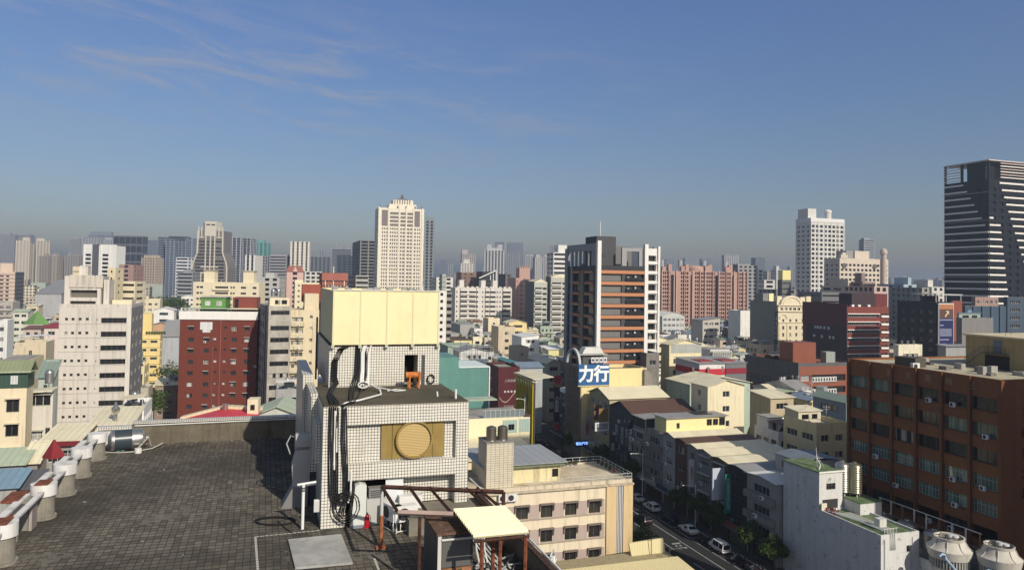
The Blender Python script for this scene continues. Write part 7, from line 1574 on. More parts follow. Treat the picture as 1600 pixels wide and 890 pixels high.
# ------------------------------------------------------------------ the roof terrace below the camera
TER = 36.4
def m_pave():
    m, nt = newmat('weathered roof tiles'); t = nd(nt, 'ShaderNodeTexCoord'); v = t.outputs['Object']; p = nd(nt, 'ShaderNodeSeparateXYZ', {0: v}).outputs
    wob = noise(nt, v, 1.2, 3); px_ = mth(nt, 'ADD', p[0], mth(nt, 'MULTIPLY', wob, .05)); s = .215; s2 = .28
    fy = mth(nt, 'FRACT', mth(nt, 'DIVIDE', p[1], s2)); row = mth(nt, 'FLOOR', mth(nt, 'DIVIDE', p[1], s2)); fx = mth(nt, 'FRACT', mth(nt, 'DIVIDE', px_, s)); colm = mth(nt, 'FLOOR', mth(nt, 'DIVIDE', px_, s))
    jx = mth(nt, 'GREATER_THAN', mth(nt, 'ABSOLUTE', mth(nt, 'SUBTRACT', fx, .5)), .44); jy = mth(nt, 'GREATER_THAN', mth(nt, 'ABSOLUTE', mth(nt, 'SUBTRACT', fy, .5)), .385)
    cell = nd(nt, 'ShaderNodeCombineXYZ', {0: colm, 1: row, 2: 0}).outputs[0]; wn = nd(nt, 'ShaderNodeTexWhiteNoise', {'Vector': cell}).outputs['Value']
    patch = nd(nt, 'ShaderNodeTexWhiteNoise', {'Vector': nd(nt, 'ShaderNodeVectorMath', {0: nd(nt, 'ShaderNodeVectorMath', {0: cell, 1: (.34, .34, 1)}, operation='MULTIPLY').outputs[0]}, operation='FLOOR').outputs[0]}).outputs['Value']
    big = noise(nt, v, .16, 6, .6); mid = noise(nt, v, .9, 6, .65); fine = noise(nt, v, 9, 5, .7)
    c = mixc(nt, wn, (.104, .090, .073), (.225, .196, .16)); c = mixc(nt, mth(nt, 'MULTIPLY', mth(nt, 'GREATER_THAN', patch, .95), .6), c, (.21, .195, .17))
    c = mixc(nt, mth(nt, 'MULTIPLY', mth(nt, 'SUBTRACT', big, .40), 3.4, clamp=True), c, (.050, .043, .034)); c = mixc(nt, mth(nt, 'MULTIPLY', mth(nt, 'SUBTRACT', mid, .48), 2.4, clamp=True), c, (.045, .040, .033))
    j = mth(nt, 'MULTIPLY', mth(nt, 'MAXIMUM', jx, mth(nt, 'MULTIPLY', jy, .9)), mth(nt, 'ADD', .45, mth(nt, 'MULTIPLY', mid, 1.0)), clamp=True)
    c = mixc(nt, mth(nt, 'MULTIPLY', fine, .35), c, (.05, .045, .037)); light = mth(nt, 'GREATER_THAN', noise(nt, v, .45, 3), .62)
    c = mixc(nt, mth(nt, 'MULTIPLY', j, .85), c, mixc(nt, light, (.026, .024, .021), (.16, .15, .13)))
    bsdf(nt, c, .92, mth(nt, 'SUBTRACT', 1.0, j), bs=.5, bd=.02); return m
A_, B_ = -7.7, 8.0
t = thing('terrace_building', 'building whose dark tiled roof terrace fills the lower left', 'building', G(A_, B_, 0), GA)
MB().box(0, 15.38, 0, 33.6, 0, TER-.02).build('wall', mat('tile', (.60, .57, .51), s=.3, w=.03), t); MB().box(.02, 15.36, .02, 33.58, TER-.02, TER).build('roof_terrace', m_pave(), t)
CONC = mat('concrete', (.145, .125, .092), stain=1.0, s=.7); WTILE = mat('tile', (.70, .67, .60), s=.11, w=.018, dirt=.5)
MB().box(1.6, 11.6, 33.15, 33.45, TER, TER+1.05).build('back_parapet', CONC, t); MB().box(1.6, 11.6, 33.05, 33.55, TER+1.05, TER+1.14).build('parapet_coping', WTILE, t); MB().box(.05, 1.597, 33.2, 33.5, TER, TER+.8).build('back_parapet', mat('wall', (.55, .53, .48), dirt=1.4), t); MB().box(.0, 1.58, 33.1, 33.6, TER+.8, TER+.95).build('parapet_coping', WTILE, t)
MB().tube([(1.7, 33.1, TER+.95), (11.5, 33.1, TER+.98)], .035, 5).build('conduit', mat('plain', (.6, .6, .58)), t)
# dirt drift at the foot of the back wall and joints
mb = MB(); q = random.Random(6)
for k in range(110): x, y = (q.uniform(.6, 11), 33.1-abs(q.gauss(0, .3))) if k < 92 else (q.uniform(.8, 14), q.uniform(13, 33)); mb.box(x, x+q.uniform(.03, .12), y, y+q.uniform(.03, .1), TER+.001, TER+q.uniform(.02, .06))
tag(mb.build('grit', mat('concrete', (.17, .16, .14)), None, t.location, GA), kind='stuff')
# round pillars with white caps along the left edge, and the beams between them
PC = mat('concrete', (.27, .25, .21), stain=1.0, s=.8); CAPM = mat('wall', (.66, .65, .63), dirt=.9); RSTM = mat('rust', (.17, .06, .035))
PB = [22.2, 25.5, 29.8, 32.7, 35.4, 38.4]
names = ['round white capped pillar in the bottom left corner', 'round white capped pillar with a rusty top plate, nearest after the corner one', 'round white capped pillar beside the brown square post', 'round white capped pillar, middle of the row along the left edge', 'round white capped pillar before the last one at the lying tank', 'round white capped pillar next to the lying steel tank']
for i, b_ in enumerate(PB):
    t2 = thing('pillar', names[i], 'pillar', G(-7.15, b_, TER), GA, 'white capped pillars along the left edge'); r = .37
    MB().cyl(0, 0, 0, .08, r+.05, 24).build('base_ring', PC, t2); MB().cyl(0, 0, .08, .80, r-.02, 24).build('shaft', PC, t2)
    MB().cyl(0, 0, .80, 1.20, r+.04, 28).build('cap', CAPM, t2)
    if i in (1, 2): MB().box(-.22, .2, -.36, .34, 1.203, 1.24).build('top_plate', RSTM, t2)
for i, (b0, b1) in enumerate(zip([19]+PB[:-1], PB)):
    t2 = thing('edge_beam', ('white steel channel beam '+['running out of the picture at the bottom left corner', 'between the corner pillar and the rusty plated pillar', 'between the rusty plated pillar and the brown square post', 'second from the brown square post', 'third from the brown square post', 'reaching the pillar at the lying tank'][i]), 'beam', G(-7.35, b0+.5, TER), GA, 'beams between the pillars')
    L = b1-b0-1.0; MB().box(-.32, -.08, 0, L, .93, 1.0).build('flange', CAPM, t2); MB().box(.16, .34, 0, L, .96, 1.03).build('flange', CAPM, t2); MB().box(-.077, .157, 0, L, .84, .9).build('web', mat('plain', (.10, .09, .08)), t2); MB().box(-.12, .2, L*.1, L*.35, .903, .94).build('plate', RSTM, t2); MB().box(-.05, .1, L*.4, L*.45, 0, .84).build('strut', PC, t2)
t2 = thing('square_post', 'brown stained square post standing before the third pillar', 'post', G(-7.55, 28.7, TER), GA); MB().box(-.35, .3, -.25, .3, 0, .95).build('shaft', PC, t2); MB().box(-.5, .0, -.3, .9, .953, 1.03).build('plank', RSTM, t2); MB().box(.33, .42, -.3, .3, .0, .8).build('rail_plate', mat('plain', (.33, .28, .26)), t2)
t2 = thing('tank', 'fallen stainless steel water tank with a dark band lying by the back wall', 'water tank', G(-6.1, 39.9, TER+.52), GA)
xf = Matrix.Rotation(R(12), 4, 'Z') @ Matrix.Rotation(R(90), 4, 'Y')
MB().lathe([(.25, -.85), (.48, -.72), (.50, -.6), (.50, .45), (.47, .62), (.22, .78), (.2, .9), (.02, .92)], 26, xf=xf).build('shell', mat('steel', (.62, .60, .56), rough=.25), t2)
MB().lathe([(.506, -.58), (.506, .16)], 26, xf=xf).build('dark_band', mat('plain', (.035, .05, .06), rough=.3), t2)
for k in range(7): MB().box(-.14, .02, .0, .012, 0, .15, 0, xf @ Matrix.Rotation(R(-70-(k % 3)*24), 4, 'Z') @ Matrix.Translation((-.0, .51, -.5+.2*(k//3)))).build('label_patch', mat('plain', (.25, .55, .52)), t2)
mb = MB(); mb.tube([(-.9, -.3, -.48), (-.3, -.55, -.48), (.4, -.6, -.46), (1.1, -.1, -.45), (1.5, .3, -.3)], .03, 5); mb.tube([(.4, -.6, -.46), (.9, -.05, .1), (1.0, .2, -.4)], .03, 5); mb.build('tank_stand', mat('plain', (.4, .38, .35)), t2); MB().cyl(.55, -.62, -.52, -.3, .16, 12).build('tank_lid', mat('plain', (.6, .6, .58)), t2)
t2 = thing('cable_coil', 'black cable loosely coiled on the tiles near the antenna pole', 'cable', G(.55, 27.2, TER)); q = random.Random(3)
mb = MB()
for k in range(3): mb.tube([((.62+.05*k)*math.cos(a*.35+k), .34*math.sin(a*.35+k)*(1+.1*k), .02+.015*k) for a in range(19)], .018, 5)
mb.tube([(.1, 0, .03), (.5, -.6, .02), (.9, -1.1, .02)], .018, 5); mb.build('coil', mat('plain', (.012, .012, .012)), t2)
t2 = thing('antenna_pole', 'white T shaped antenna pole standing in front of the tiled tower', 'pole', G(1.42, 26.2, TER), GA); wp = mat('plain', (.66, .66, .64), rough=.4)
MB().tube([(0, 0, 0), (0, 0, 1.5)], .055, 10).build('pole', wp, t2); MB().tube([(-.2, 0, 1.5), (.42, 0, 1.56)], .04, 8).build('crossbar', wp, t2); MB().tube([(-.15, .1, 1.42), (.4, .12, 1.46)], .025, 6).build('crossbar', wp, t2)
for z in (1.36, 1.28): MB().cyl(0, 0, z, z+.05, .075, 10).build('clamp', ALUD, t2)
t2 = thing('concrete_slab', 'pale grey concrete slab lying flat on the terrace tiles', 'slab', P(450, 845, TER), 0)
o0 = t2.location; pts = [P(x, y, TER)-o0 for x, y in ((450, 845), (533, 836.5), (551, 881), (461, 889))]
mb = MB(); top = [p+Vector((0, 0, .07)) for p in pts]; mb.face(top[::-1]); 
for i in range(4): mb.face((pts[i], pts[i-1], top[i-1], top[i]))
mb.build('slab_top', mat('concrete', (.36, .355, .34), stain=.15, s=.6), t2)
dl = MB()
for pq in (((399, 838), (500, 828)), ((399, 838), (403, 892)), ((585, 872), (592, 890))):
    p0, p1 = P(*pq[0], TER), P(*pq[1], TER); dv_ = (p1-p0); n_ = int(dv_.length/.14); nn = Vector((-dv_.y, dv_.x, 0)).normalized()*.035
    for k in range(n_):
        a, b_ = p0+dv_*(k/n_), p0+dv_*((k+.8)/n_); dl.face([(*(a-nn).xy, TER+.006), (*(b_-nn).xy, TER+.006), (*(b_+nn).xy, TER+.006), (*(a+nn).xy, TER+.006)])
o = dl.build('tile_strip', mat('plain', (.55, .52, .46), var=.4, s=4)); o['label'] = 'thin dashed line of white mosaic tiles set in the terrace floor'; o['category'] = 'floor strip'

# ------------------------------------------------------------------ tiled stair and lift tower with the yellow box
TW_ = thing('tiled_tower', 'white tiled roof tower with a gold round medallion and cables down its corner', 'tower', G(2.0, 26.0, TER), GA)
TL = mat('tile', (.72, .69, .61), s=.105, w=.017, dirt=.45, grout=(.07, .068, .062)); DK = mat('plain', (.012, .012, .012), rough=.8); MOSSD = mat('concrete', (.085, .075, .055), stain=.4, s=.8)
def tb(name, x0, x1, y0, y1, z0, z1, m=TL, par=TW_): return MB().box(x0, x1, y0, y1, z0, z1).build(name, m, par)
FW = 5.15
tb('pillar', 0, .82, 0, .9, 0, 4.12); tb('pillar', FW-.47, FW, 0, .9, 0, 4.12); tb('roof_beam', .82, FW-.47, .0, .7, 3.47, 4.12); tb('back_panel', .82, FW-.47, .22, .8, 2.14, 3.467)
tb('ledge_beam', .82, FW-.47, -.02, .7, 1.56, 2.14); tb('lower_panel', 2.75, FW-.47, .45, .8, .55, 1.557); tb('side_wall', 0, .3, .9, 4.6, 0, 4.12); tb('side_wall', FW-.3, FW, .9, 4.6, 0, 4.12); tb('inner_wall', .3, FW-.3, 2.2, 2.4, 0, 3.9, mat('wall', (.4, .4, .38)))
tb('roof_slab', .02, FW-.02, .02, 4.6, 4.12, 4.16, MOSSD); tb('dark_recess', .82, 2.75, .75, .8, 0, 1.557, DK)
tb('raised_slab', 2.75, FW+.4, -1.5, .447, 0, .52, mat('concrete', (.22, .20, .16), stain=.6))
# gold panel and medallion
def m_gold(key, ribs):
    m, nt = newmat(key); v = oc(nt); p = nd(nt, 'ShaderNodeSeparateXYZ', {0: v}).outputs; st = noise(nt, scl(nt, v, (5, 5, .5)), 1.2, 6, .7); bl = noise(nt, v, 1.4, 5)
    c = mixc(nt, st, (.38, .275, .085), (.21, .145, .042)); c = mixc(nt, mth(nt, 'MULTIPLY', mth(nt, 'SUBTRACT', bl, .45), 2, clamp=True), c, (.42, .29, .10))
    h = None
    if ribs: h = mth(nt, 'ABSOLUTE', mth(nt, 'SUBTRACT', mth(nt, 'FRACT', mth(nt, 'MULTIPLY', p[2], 18)), .5))
    bsdf(nt, c if not ribs else mixc(nt, mth(nt, 'MULTIPLY', h, 1.2), (.50, .36, .145), (.30, .205, .075)), .42, h if ribs else st, spec=.5, metal=.25, bs=.6 if ribs else .1, bd=.02); return m
gp = tb('gold_panel', 2.02, 4.28, .15, .217, 2.2, 3.46, m_gold('gold sheet', False))
for x in (2.4, 3.85): tb('panel_joint', x, x+.012, .142, .147, 2.2, 3.46, DK)
xf = Matrix.Translation((3.18, .14, 2.86)) @ Matrix.Rotation(R(90), 4, 'X')
MB().cyl(0, 0, 0, .05, .60, 40, xf=xf).build('medallion', m_gold('gold louvre disc', True), TW_); MB().lathe([(.60, 0), (.67, 0), (.67, .13), (.60, .13), (.60, 0)], 40, xf=xf).build('medallion_ring', m_gold('gold ring', False), TW_)
# upper storey and the yellow box
UX0, UX1, UY0, UY1 = .50, 5.0, 4.3, 11.6
mb = MB(); walls(mb, UX1-UX0, UY1-UY0, 4.1, 5.8, {'F': [(3.05, 4.16, .55, 1.25)], 'L': []}, .9, 0, 1); mb.build('upper_storey', [TL, DK], TW_, (UX0, UY0, 0))
tb('upper_pier', UX1-.75, UX1-.6, UY0-.02, UY0-.003, 4.16, 5.4, mat('tile', (.1, .1, .1)))
tb('roof_gravel', UX0+.05, UX1-.05, UY0+.05, UY1-.05, 5.8, 5.84, MOSSD)
def m_board():
    m, nt = newmat('pale yellow board'); v = oc(nt); a = noise(nt, v, .8, 6, .65); st = noise(nt, scl(nt, v, (3.2, 3.2, .22)), 1, 6, .7); sp = noise(nt, v, 7, 4, .7)
    c = mixc(nt, mth(nt, 'MULTIPLY', mth(nt, 'SUBTRACT', a, .45), 1.6, clamp=True), (.79, .685, .40), (.64, .54, .28)); c = mixc(nt, mth(nt, 'MULTIPLY', mth(nt, 'SUBTRACT', st, .55), 1.6, clamp=True), c, (.62, .52, .29)); c = mixc(nt, mth(nt, 'MULTIPLY', mth(nt, 'SUBTRACT', sp, .62), 2, clamp=True), c, (.4, .32, .16)); bsdf(nt, c, .6, sp, bs=.04); return m
YB = m_board(); bx = thing('yellow_box', 'large pale yellow panelled rooftop box on the tiled tower', 'rooftop box', G(2.0, 26.0, TER), GA)
BX0, BX1, BY0, BY1, BZ0, BZ1 = .62, 4.90, 4.15, 11.3, 5.86, 8.02
n = 4; pwid = (BX1-BX0)/n
for k in range(n): MB().box(BX0+k*pwid+.012, BX0+(k+1)*pwid-.012, BY0, BY0+.05, BZ0, BZ1).build('front_panel', YB, bx)
for k in range(5): MB().box(BX0, BX0+.05, BY0+.06+k*1.42, BY0+.06+(k+1)*1.42-.025, BZ0, BZ1).build('side_panel', YB, bx); MB().box(BX1-.05, BX1, BY0+.06+k*1.42, BY0+.06+(k+1)*1.42-.025, BZ0, BZ1).build('side_panel', YB, bx)
MB().box(BX0+.06, BX1-.06, BY0+.06, BY1, BZ0+.05, BZ1-.1).build('core', mat('plain', (.10, .10, .09)), bx); MB().box(BX0+.052, BX1-.052, BY1+.002, BY1+.05, BZ0, BZ1).build('back_panel', YB, bx)
for k in range(n+1): MB().box(BX0+k*pwid-.03, BX0+k*pwid+.03, BY0-.02, BY0-.003, BZ0-.0, BZ1+.01).build('batten', mat('plain', (.62, .56, .36)), bx); MB().box(BX0+k*pwid-.06, BX0+k*pwid+.06, BY0-.03, BY0+.2, BZ0-.13, BZ0-.004).build('foot', mat('plain', (.42, .42, .32)), bx)
MB().box(BX0-.03, BX1+.03, BY0-.04, BY0+.02, BZ1+.012, BZ1+.05).build('top_trim', mat('plain', (.6, .58, .5)), bx)
q = random.Random(12)
for k in range(14): x, y = q.uniform(BX0+.2, BX1-.3), q.uniform(BY0+.3, BY1-.4); MB().box(x, x+q.uniform(.1, .35), y, y+.15, BZ1-.1, BZ1+q.uniform(.04, .16)).build('roof_fitting', mat('plain', (.3, .3, .3)), bx)
MB().tube([(UX0-.05, UY1-.6, 3.6), (UX0-.05, UY1-.6, 6.6)], .05, 6).build('drain_pipe', mat('plain', (.08, .08, .08)), TW_)
# lower side blocks in the shade
tb('side_block', -.42, -.003, 5.6, 11.4, 0, 4.5); tb('side_block', -.24, -.003, 2.6, 5.597, 1.3, 4.1); tb('side_cap', -.27, -.003, 2.6, 5.55, 4.102, 4.2, mat('tile', (.66, .625, .545), s=.105, w=.017, dirt=.9)); tb('side_fin', -.16, -.003, .95, 2.59, 2.0, 3.4)
tb('side_base', -.22, -.003, 2.7, 5.5, 0, 1.297, mat('plain', (.05, .05, .055)))
# cables
BLK = mat('plain', (.010, .010, .011), rough=.6); WHC = mat('plain', (.66, .66, .64), rough=.4)
def cable(pts, r=.03, m=BLK, label=None): return MB().tube(pts, r, 6).build('cable', m, TW_)
q = random.Random(21)
def wob(pts, s=.008): return [(x+q.uniform(-s, s), y+q.uniform(-s, s)*.5, z+q.uniform(-s, s)) for x, y, z in pts]
for k in range(5):                                  # from under the box down the left edge of the upper storey to the roof corner
    x = UX0+.12+.05*k; cable(wob([(x+.75-.05*k, UY0-.06, 5.86), (x+.25, UY0-.08, 5.7), (x, UY0-.08, 5.2), (x-.01, UY0-.08, 4.6), (x+.04, UY0-.3, 4.35), (.3+.03*k, 2.0, 4.22+.02*k), (.25+.07*k, .3, 4.22), (.2+.07*k, -.05, 4.1), (.2+.075*k, -.07, 3.2), (.22+.075*k, -.06, 2.2), (.26+.07*k, -.08, 1.2), (.4+.07*k, -.1, .8)]), .025)
for k in range(4):
    cable(wob([(.62+.05*k, -.05, 4.1), (.64+.05*k, -.07, 3.0), (.7+.05*k, -.08, 1.8), (.72+.04*k, -.1, 1.0), (.62+.05*k, -.12, .5)], .03), .018)
for k, x in enumerate((1.55, 1.62, 1.70, 1.95)):
    cable(wob([(x, UY0-.05, 5.9), (x, UY0-.07, 5.3), (x-.02, UY0-.08, 4.7), (x-.1, UY0-.25, 4.35), (x-.4, 2.4, 4.25), (.9+.06*k, .2, 4.24), (.55+.04*k, -.04, 4.15)]), .028)
for k, x in enumerate((1.78, 1.86, 2.06)): cable(wob([(x+.1, UY0-.05, 5.86), (x, UY0-.09, 5.5), (x, UY0-.1, 4.8), (x-.05, UY0-.35, 4.5), (x-.1, UY0-.8, 4.3)]), .04, WHC)
cable(wob([(2.0, 3.2, 4.4), (2.3, 2.6, 4.26), (2.2, 1.6, 4.24), (1.3, .5, 4.24), (.75, .1, 4.22), (.5, -.04, 4.1), (.46, -.06, 3.4), (.46, -.06, 2.6)]), .035, WHC)
cable([(.40, -.04, 4.0), (.38, -.05, 2.9), (.40, -.05, 2.0)], .045, WHC); cable([(.98, -.05, 1.9), (.98, -.06, 1.1), (.9, -.08, .85)], .035, WHC)
for k in range(6):                                  # hanging loops
    r_ = .26+.04*k; cx_ = .72+.05*(k % 3); cable([(cx_+r_*math.cos(a*.55), -.12-.02*k, .75+r_*1.2*math.sin(a*.55)) for a in range(13)], .017)
for k in range(3): cable([(1.7+.4*math.cos(a*.5)*.5, 3.1-.1*k, 4.35+.12*math.sin(a*.5)+.04*k) for a in range(13)], .025, WHC if k else BLK)
cable([(2.3, 3.0, 4.3), (2.9, 2.6, 4.2), (3.3, 2.7, 4.2), (3.0, 2.9, 4.22), (2.6, 2.7, 4.2)], .02, WHC)
t2 = thing('orange_pump', 'rusty orange pump frame standing on the roof of the tiled tower', 'pump', G(2.0, 26.0, TER+4.16)+U*3.75+V*3.5, GA); om = mat('rust', (.42, .14, .04))
for x, y in ((-.18, -.15), (.2, -.15), (-.18, .15), (.2, .15)): MB().box(x, x+.06, y, y+.06, 0, .55).build('leg', om, t2)
MB().cyl(0, 0, 0, .5, .13, 12, xf=Matrix.Translation((-.3, 0, .52)) @ Matrix.Rotation(R(90), 4, 'Y')).build('motor', om, t2); MB().cyl(.25, .1, .3, .62, .09, 10).build('pump_head', om, t2)
MB().tube([(UX1-.35+.15*math.cos(k*.5), UY0-.08, 4.4+.18*math.sin(k*.5)) for k in range(13)], .03, 5).build('hose_loop', BLK, TW_)
mb = MB(); mb.tube([(FW-.35, .6, 4.15), (FW-.35, .6, 4.5)], .04, 6); mb.tube([(FW-.9, 1.2, 4.15), (FW-.92, 1.2, 4.35)], .03, 6); mb.build('vent_pipe', WHC, TW_)
# ventilation hood on the shaded side
t2 = thing('ventilation_hood', 'grey sheet metal ventilation hood with a curved duct on the shaded tower side', 'ventilation duct', G(1.62, 29.0, TER), GA); sm = mat('plain', (.36, .36, .35), rough=.5, var=.3)
MB().lathe([(.30, -.5), (.34, -.48), (.34, .5), (.28, .52)], 8, xf=Matrix.Translation((.1, 0, 2.35)) @ Matrix.Rotation(R(90), 4, 'Y') @ Matrix.Rotation(R(22), 4, 'Z')).build('hood', sm, t2)
MB().prism([(-.45, .75), (.15, .75), (.15, 2.1), (-.35, 2.1), (-.5, 1.5)], -.3, .3).build('duct', sm, t2); MB().prism([(-.85, 0), (.1, 0), (.1, .75), (-.45, .75)], -.35, .35).build('plinth', mat('plain', (.18, .18, .18)), t2); MB().tube([(-.55, 0, 1.9), (-.7, 0, 2.3), (-.55, 0, 2.6), (-.35, 0, 2.5)], .03, 5).build('bracket', sm, t2)
# things at the tower foot
t2 = thing('tall_cabinet', 'tall white cabinet with a sloping top under the tower ledge', 'cabinet', G(2.0, 26.0, TER)+U*.98+V*-.1, GA); MB().prism([(0, 0), (.52, 0), (.52, 1.42), (.3, 1.5), (.14, 1.42)], -.1, .5).build('body', mat('plain', (.56, .58, .54), rough=.5), t2); MB().box(-.005, .5, -.12, -.103, .02, .1).build('plinth', mat('plain', (.2, .22, .25)), t2)
t2 = thing('low_cabinet', 'low grey cabinet with a louvred top unit beside the tall white cabinet', 'cabinet', G(2.0, 26.0, TER)+U*1.55+V*0, GA); MB().box(0, .72, 0, .5, 0, .88).build('body', mat('plain', (.42, .42, .40)), t2); MB().box(.08, .56, .05, .45, .883, 1.22).build('louvre_unit', mat('plain', (.22, .22, .21)), t2)
for k in range(4): MB().box(.12, .52, .035, .047, .93+k*.07, .96+k*.07).build('slat', mat('plain', (.05, .05, .05)), t2)
t2 = tb('entrance_door', 2.2, 2.82, .1, .16, .05, 1.5, mat('plain', (.62, .64, .64), rough=.4)); MB().box(2.25, 2.28, .06, .097, .75, .85).build('handle', ALUD, t2)
t2 = thing('fire_extinguisher', 'red fire extinguisher at the foot of the low grey cabinet', 'fire extinguisher', P(573, 823, TER), GA); rm = mat('plain', (.36, .012, .02), rough=.3)
MB().lathe([(.085, .02), (.09, .05), (.09, .34), (.05, .42), (.03, .44)], 14).build('cylinder', rm, t2); MB().box(-.02, .02, -.05, .04, .44, .5).build('valve', DK, t2); MB().tube([(.02, -.03, .47), (.12, -.05, .36), (.1, -.05, .15)], .012, 5).build('hose', DK, t2); MB().box(-.11, .11, -.09, .09, 0, .06).build('stand', rm, t2)
t2 = thing('junction_box', 'small white junction box on the tower corner behind the antenna pole', 'junction box', G(2.0, 26.0, TER)+U*-.22+V*.15, GA); MB().box(0, .2, 0, .12, .55, .95).build('body', WHC, t2); MB().box(.02, .18, -.012, -.003, .58, .92).build('lid', mat('plain', (.5, .5, .48)), t2)
def ac_big(label, x, y, rz, z=.1, name='air_conditioner_unit'):
    t2 = thing(name, label, 'air conditioner', (*P(x, y, TER+z).xy, TER), rz, 'outdoor units by the tower'); MB().box(-.5, .5, -.22, .22, z+.35, z+1.0).build('casing', ACW, t2); MB().cyl(0, 0, 0, .01, .26, 16, xf=Matrix.Translation((-.12, -.223, z+.67)) @ Matrix.Rotation(R(90), 4, 'X')).build('fan_grille', ACG, t2)
    mb = MB()
    for sx_ in (-.45, .41):
        for sy in (-.2, .16): mb.box(sx_, sx_+.04, sy, sy+.04, 0, z+.347)
    mb.box(-.45, .45, -.2, -.17, .05, .09); mb.build('stand', WHC, t2); t2.scale = (.8, .8, .8); return t2
ac_big('outdoor unit facing left under the back end of the rusty frame', 612, 822, GA-R(70)); ac_big('outdoor unit on a white stand in front of the shed', 632, 824, GA+R(10)); ac_big('outdoor unit tucked behind the dark shed roof', 640, 806, GA+R(180), .2)
# rusty pergola frame and sheet roof
t2 = thing('rusty_frame', 'rusty steel pergola frame without covering in front of the tower', 'pergola', G(0, 0, TER), GA); RU = mat('rust', (.06, .028, .02)); ZF = 1.95
def l2(x, y, z): a, b_ = ab(P(x, y, TER+z)); return Vector((a, b_, z))
f = MB(); p00 = l2(597, 760, ZF); p10 = l2(787, 768, ZF); p01 = l2(622, 800, ZF); p11 = l2(708, 803, ZF)
def bar(name, a, b_, r=.05, m=RU): return MB().tube([a, b_], r, 4).build(name, m, t2)
bar('rail', p00, p10, .07); bar('rail', p01, p11, .08, mat('plain', (.40, .30, .26), var=.5)); bar('rafter', p00, p01, .06); bar('rafter', l2(641, 762, ZF), l2(668, 801, ZF), .06); bar('rafter', l2(672, 762, ZF), l2(706, 801, ZF), .06); bar('rafter', l2(729, 763, ZF), l2(768, 797, ZF), .06); bar('rafter', l2(746, 762, ZF), l2(783, 793, ZF), .06)
pp = l2(595, 856, 0); MB().tube([(pp.x, pp.y, 0), (pp.x, pp.y, 1.05)], .06, 8).build('post', mat('rust', (.28, .10, .045)), t2); MB().tube([(pp.x, pp.y, 1.05), (p00.x, p00.y, ZF)], .055, 8).build('post', mat('plain', (.5, .49, .47)), t2); MB().box(pp.x-.16, pp.x+.16, pp.y-.12, pp.y+.12, 0, .06).build('foot_plate', mat('rust', (.28, .10, .045)), t2)
pf = l2(660, 812, ZF); MB().tube([(p11.x-.95, p11.y, ZF), (p11.x-.95, p11.y, 0)], .05, 6).build('post', RU, t2); MB().tube([(p10.x, p10.y, ZF), (p10.x, p10.y, 0)], .06, 6).build('post', RU, t2); MB().tube([(4.7+.0, p10.y+.05, ZF), (4.7, p10.y+.05, 0)], .05, 6).build('post', RU, t2) if False else None
t2b = t2
t2 = thing('sheet_roof', 'cream corrugated sheet roof on rusty legs beside the rusty frame', 'canopy', G(0, 0, TER), GA)
a0, a1, a2, a3 = l2(708, 796, ZF+.05), l2(789, 791, ZF+.05), l2(827, 831, ZF), l2(741, 839, ZF)
n = 13; mb = MB(); mm = 6
for i in range(n*mm):                                # ribs run across, along the a0-a1 direction
    s0, s1 = i/(n*mm), (i+1)/(n*mm); z0, z1 = .05*math.sin(s0*n*2*math.pi), .05*math.sin(s1*n*2*math.pi)
    for e in (0, .012): mb.face([a0.lerp(a3, s0)+Vector((0, 0, z0+e)), a1.lerp(a2, s0)+Vector((0, 0, z0+e)), a1.lerp(a2, s1)+Vector((0, 0, z1+e)), a0.lerp(a3, s1)+Vector((0, 0, z1+e))][::1 if e else -1])
mb.build('corrugated_sheet', mat('plain', (.78, .70, .46), rough=.6, var=.2), t2)
for p, q_ in ((a3, a2), (a0, a1)): MB().tube([p-Vector((0, 0, .1)), q_-Vector((0, 0, .1))], .045, 5).build('purlin', RU, t2)
for k, p in enumerate((a3.lerp(a2, .14), a3.lerp(a2, .93), a0.lerp(a1, .92), a0.lerp(a2, .55))): MB().tube([(p.x, p.y, ZF-.1), (p.x, p.y, 0)], .055, 6).build('leg', mat('rust', (.16, .055, .03)), t2)
# dark shed under the frame
s0 = l2(633, 898, 0); t2 = thing('dark_shed', 'narrow dark corrugated shed with a rusted front under the frame', 'shed', G(4.62, 19.75, TER), GA)
MB().box(0, 1.0, 0, 1.75, 0, 1.62).build('body', mat('metalroof', (.07, .07, .075), pitch=.12, axis=1, rust=.5), t2); MB().box(-.04, 1.04, -.05, 1.8, 1.62, 1.68).build('roof', mat('rust', (.12, .07, .05)), t2); MB().box(.12, .92, -.03, -.003, .75, 1.5).build('front_screen', mat('plain', (.10, .10, .095)), t2); MB().box(.12, .95, -.05, -.003, 0, .72).build('rusted_panel', mat('rust', (.28, .13, .07)), t2); MB().box(.0, .1, -.05, -.003, 0, 1.6).build('frame_post', mat('plain', (.5, .49, .46)), t2); MB().tube([(.1, -.06, 1.5), (.98, -.06, 1.5)], .035, 5).build('frame_bar', mat('plain', (.5, .49, .46)), t2)
t3 = thing('green_plant', 'small green plant growing at the rusted front of the dark shed', 'plant', G(5.15, 19.55, TER), GA); q = random.Random(5); cr = MB(); leaf_cloud(cr, Vector((0, 0, .42)), (.16, .12, .34), 110, q, .07); cr.build('foliage', LF, t3); MB().tube([(0, 0, 0), (.02, .02, .5)], .012, 5).build('stem', BRK, t3)
t3 = thing('meter_box', 'white meter box on pipes right of the dark shed', 'meter box', G(6.35, 21.4, TER), GA); MB().box(-.25, .2, 0, .16, .95, 1.5).build('body', WHC, t3); MB().box(-.02, .0, -.012, -.003, .98, 1.47).build('lid_joint', ALUD, t3)
for x in (-.15, .0, .1): MB().tube([(x, .08, .95), (x+.02, .08, .5), (x+.1, .0, .1)], .025, 5).build('pipe', WHC, t3)
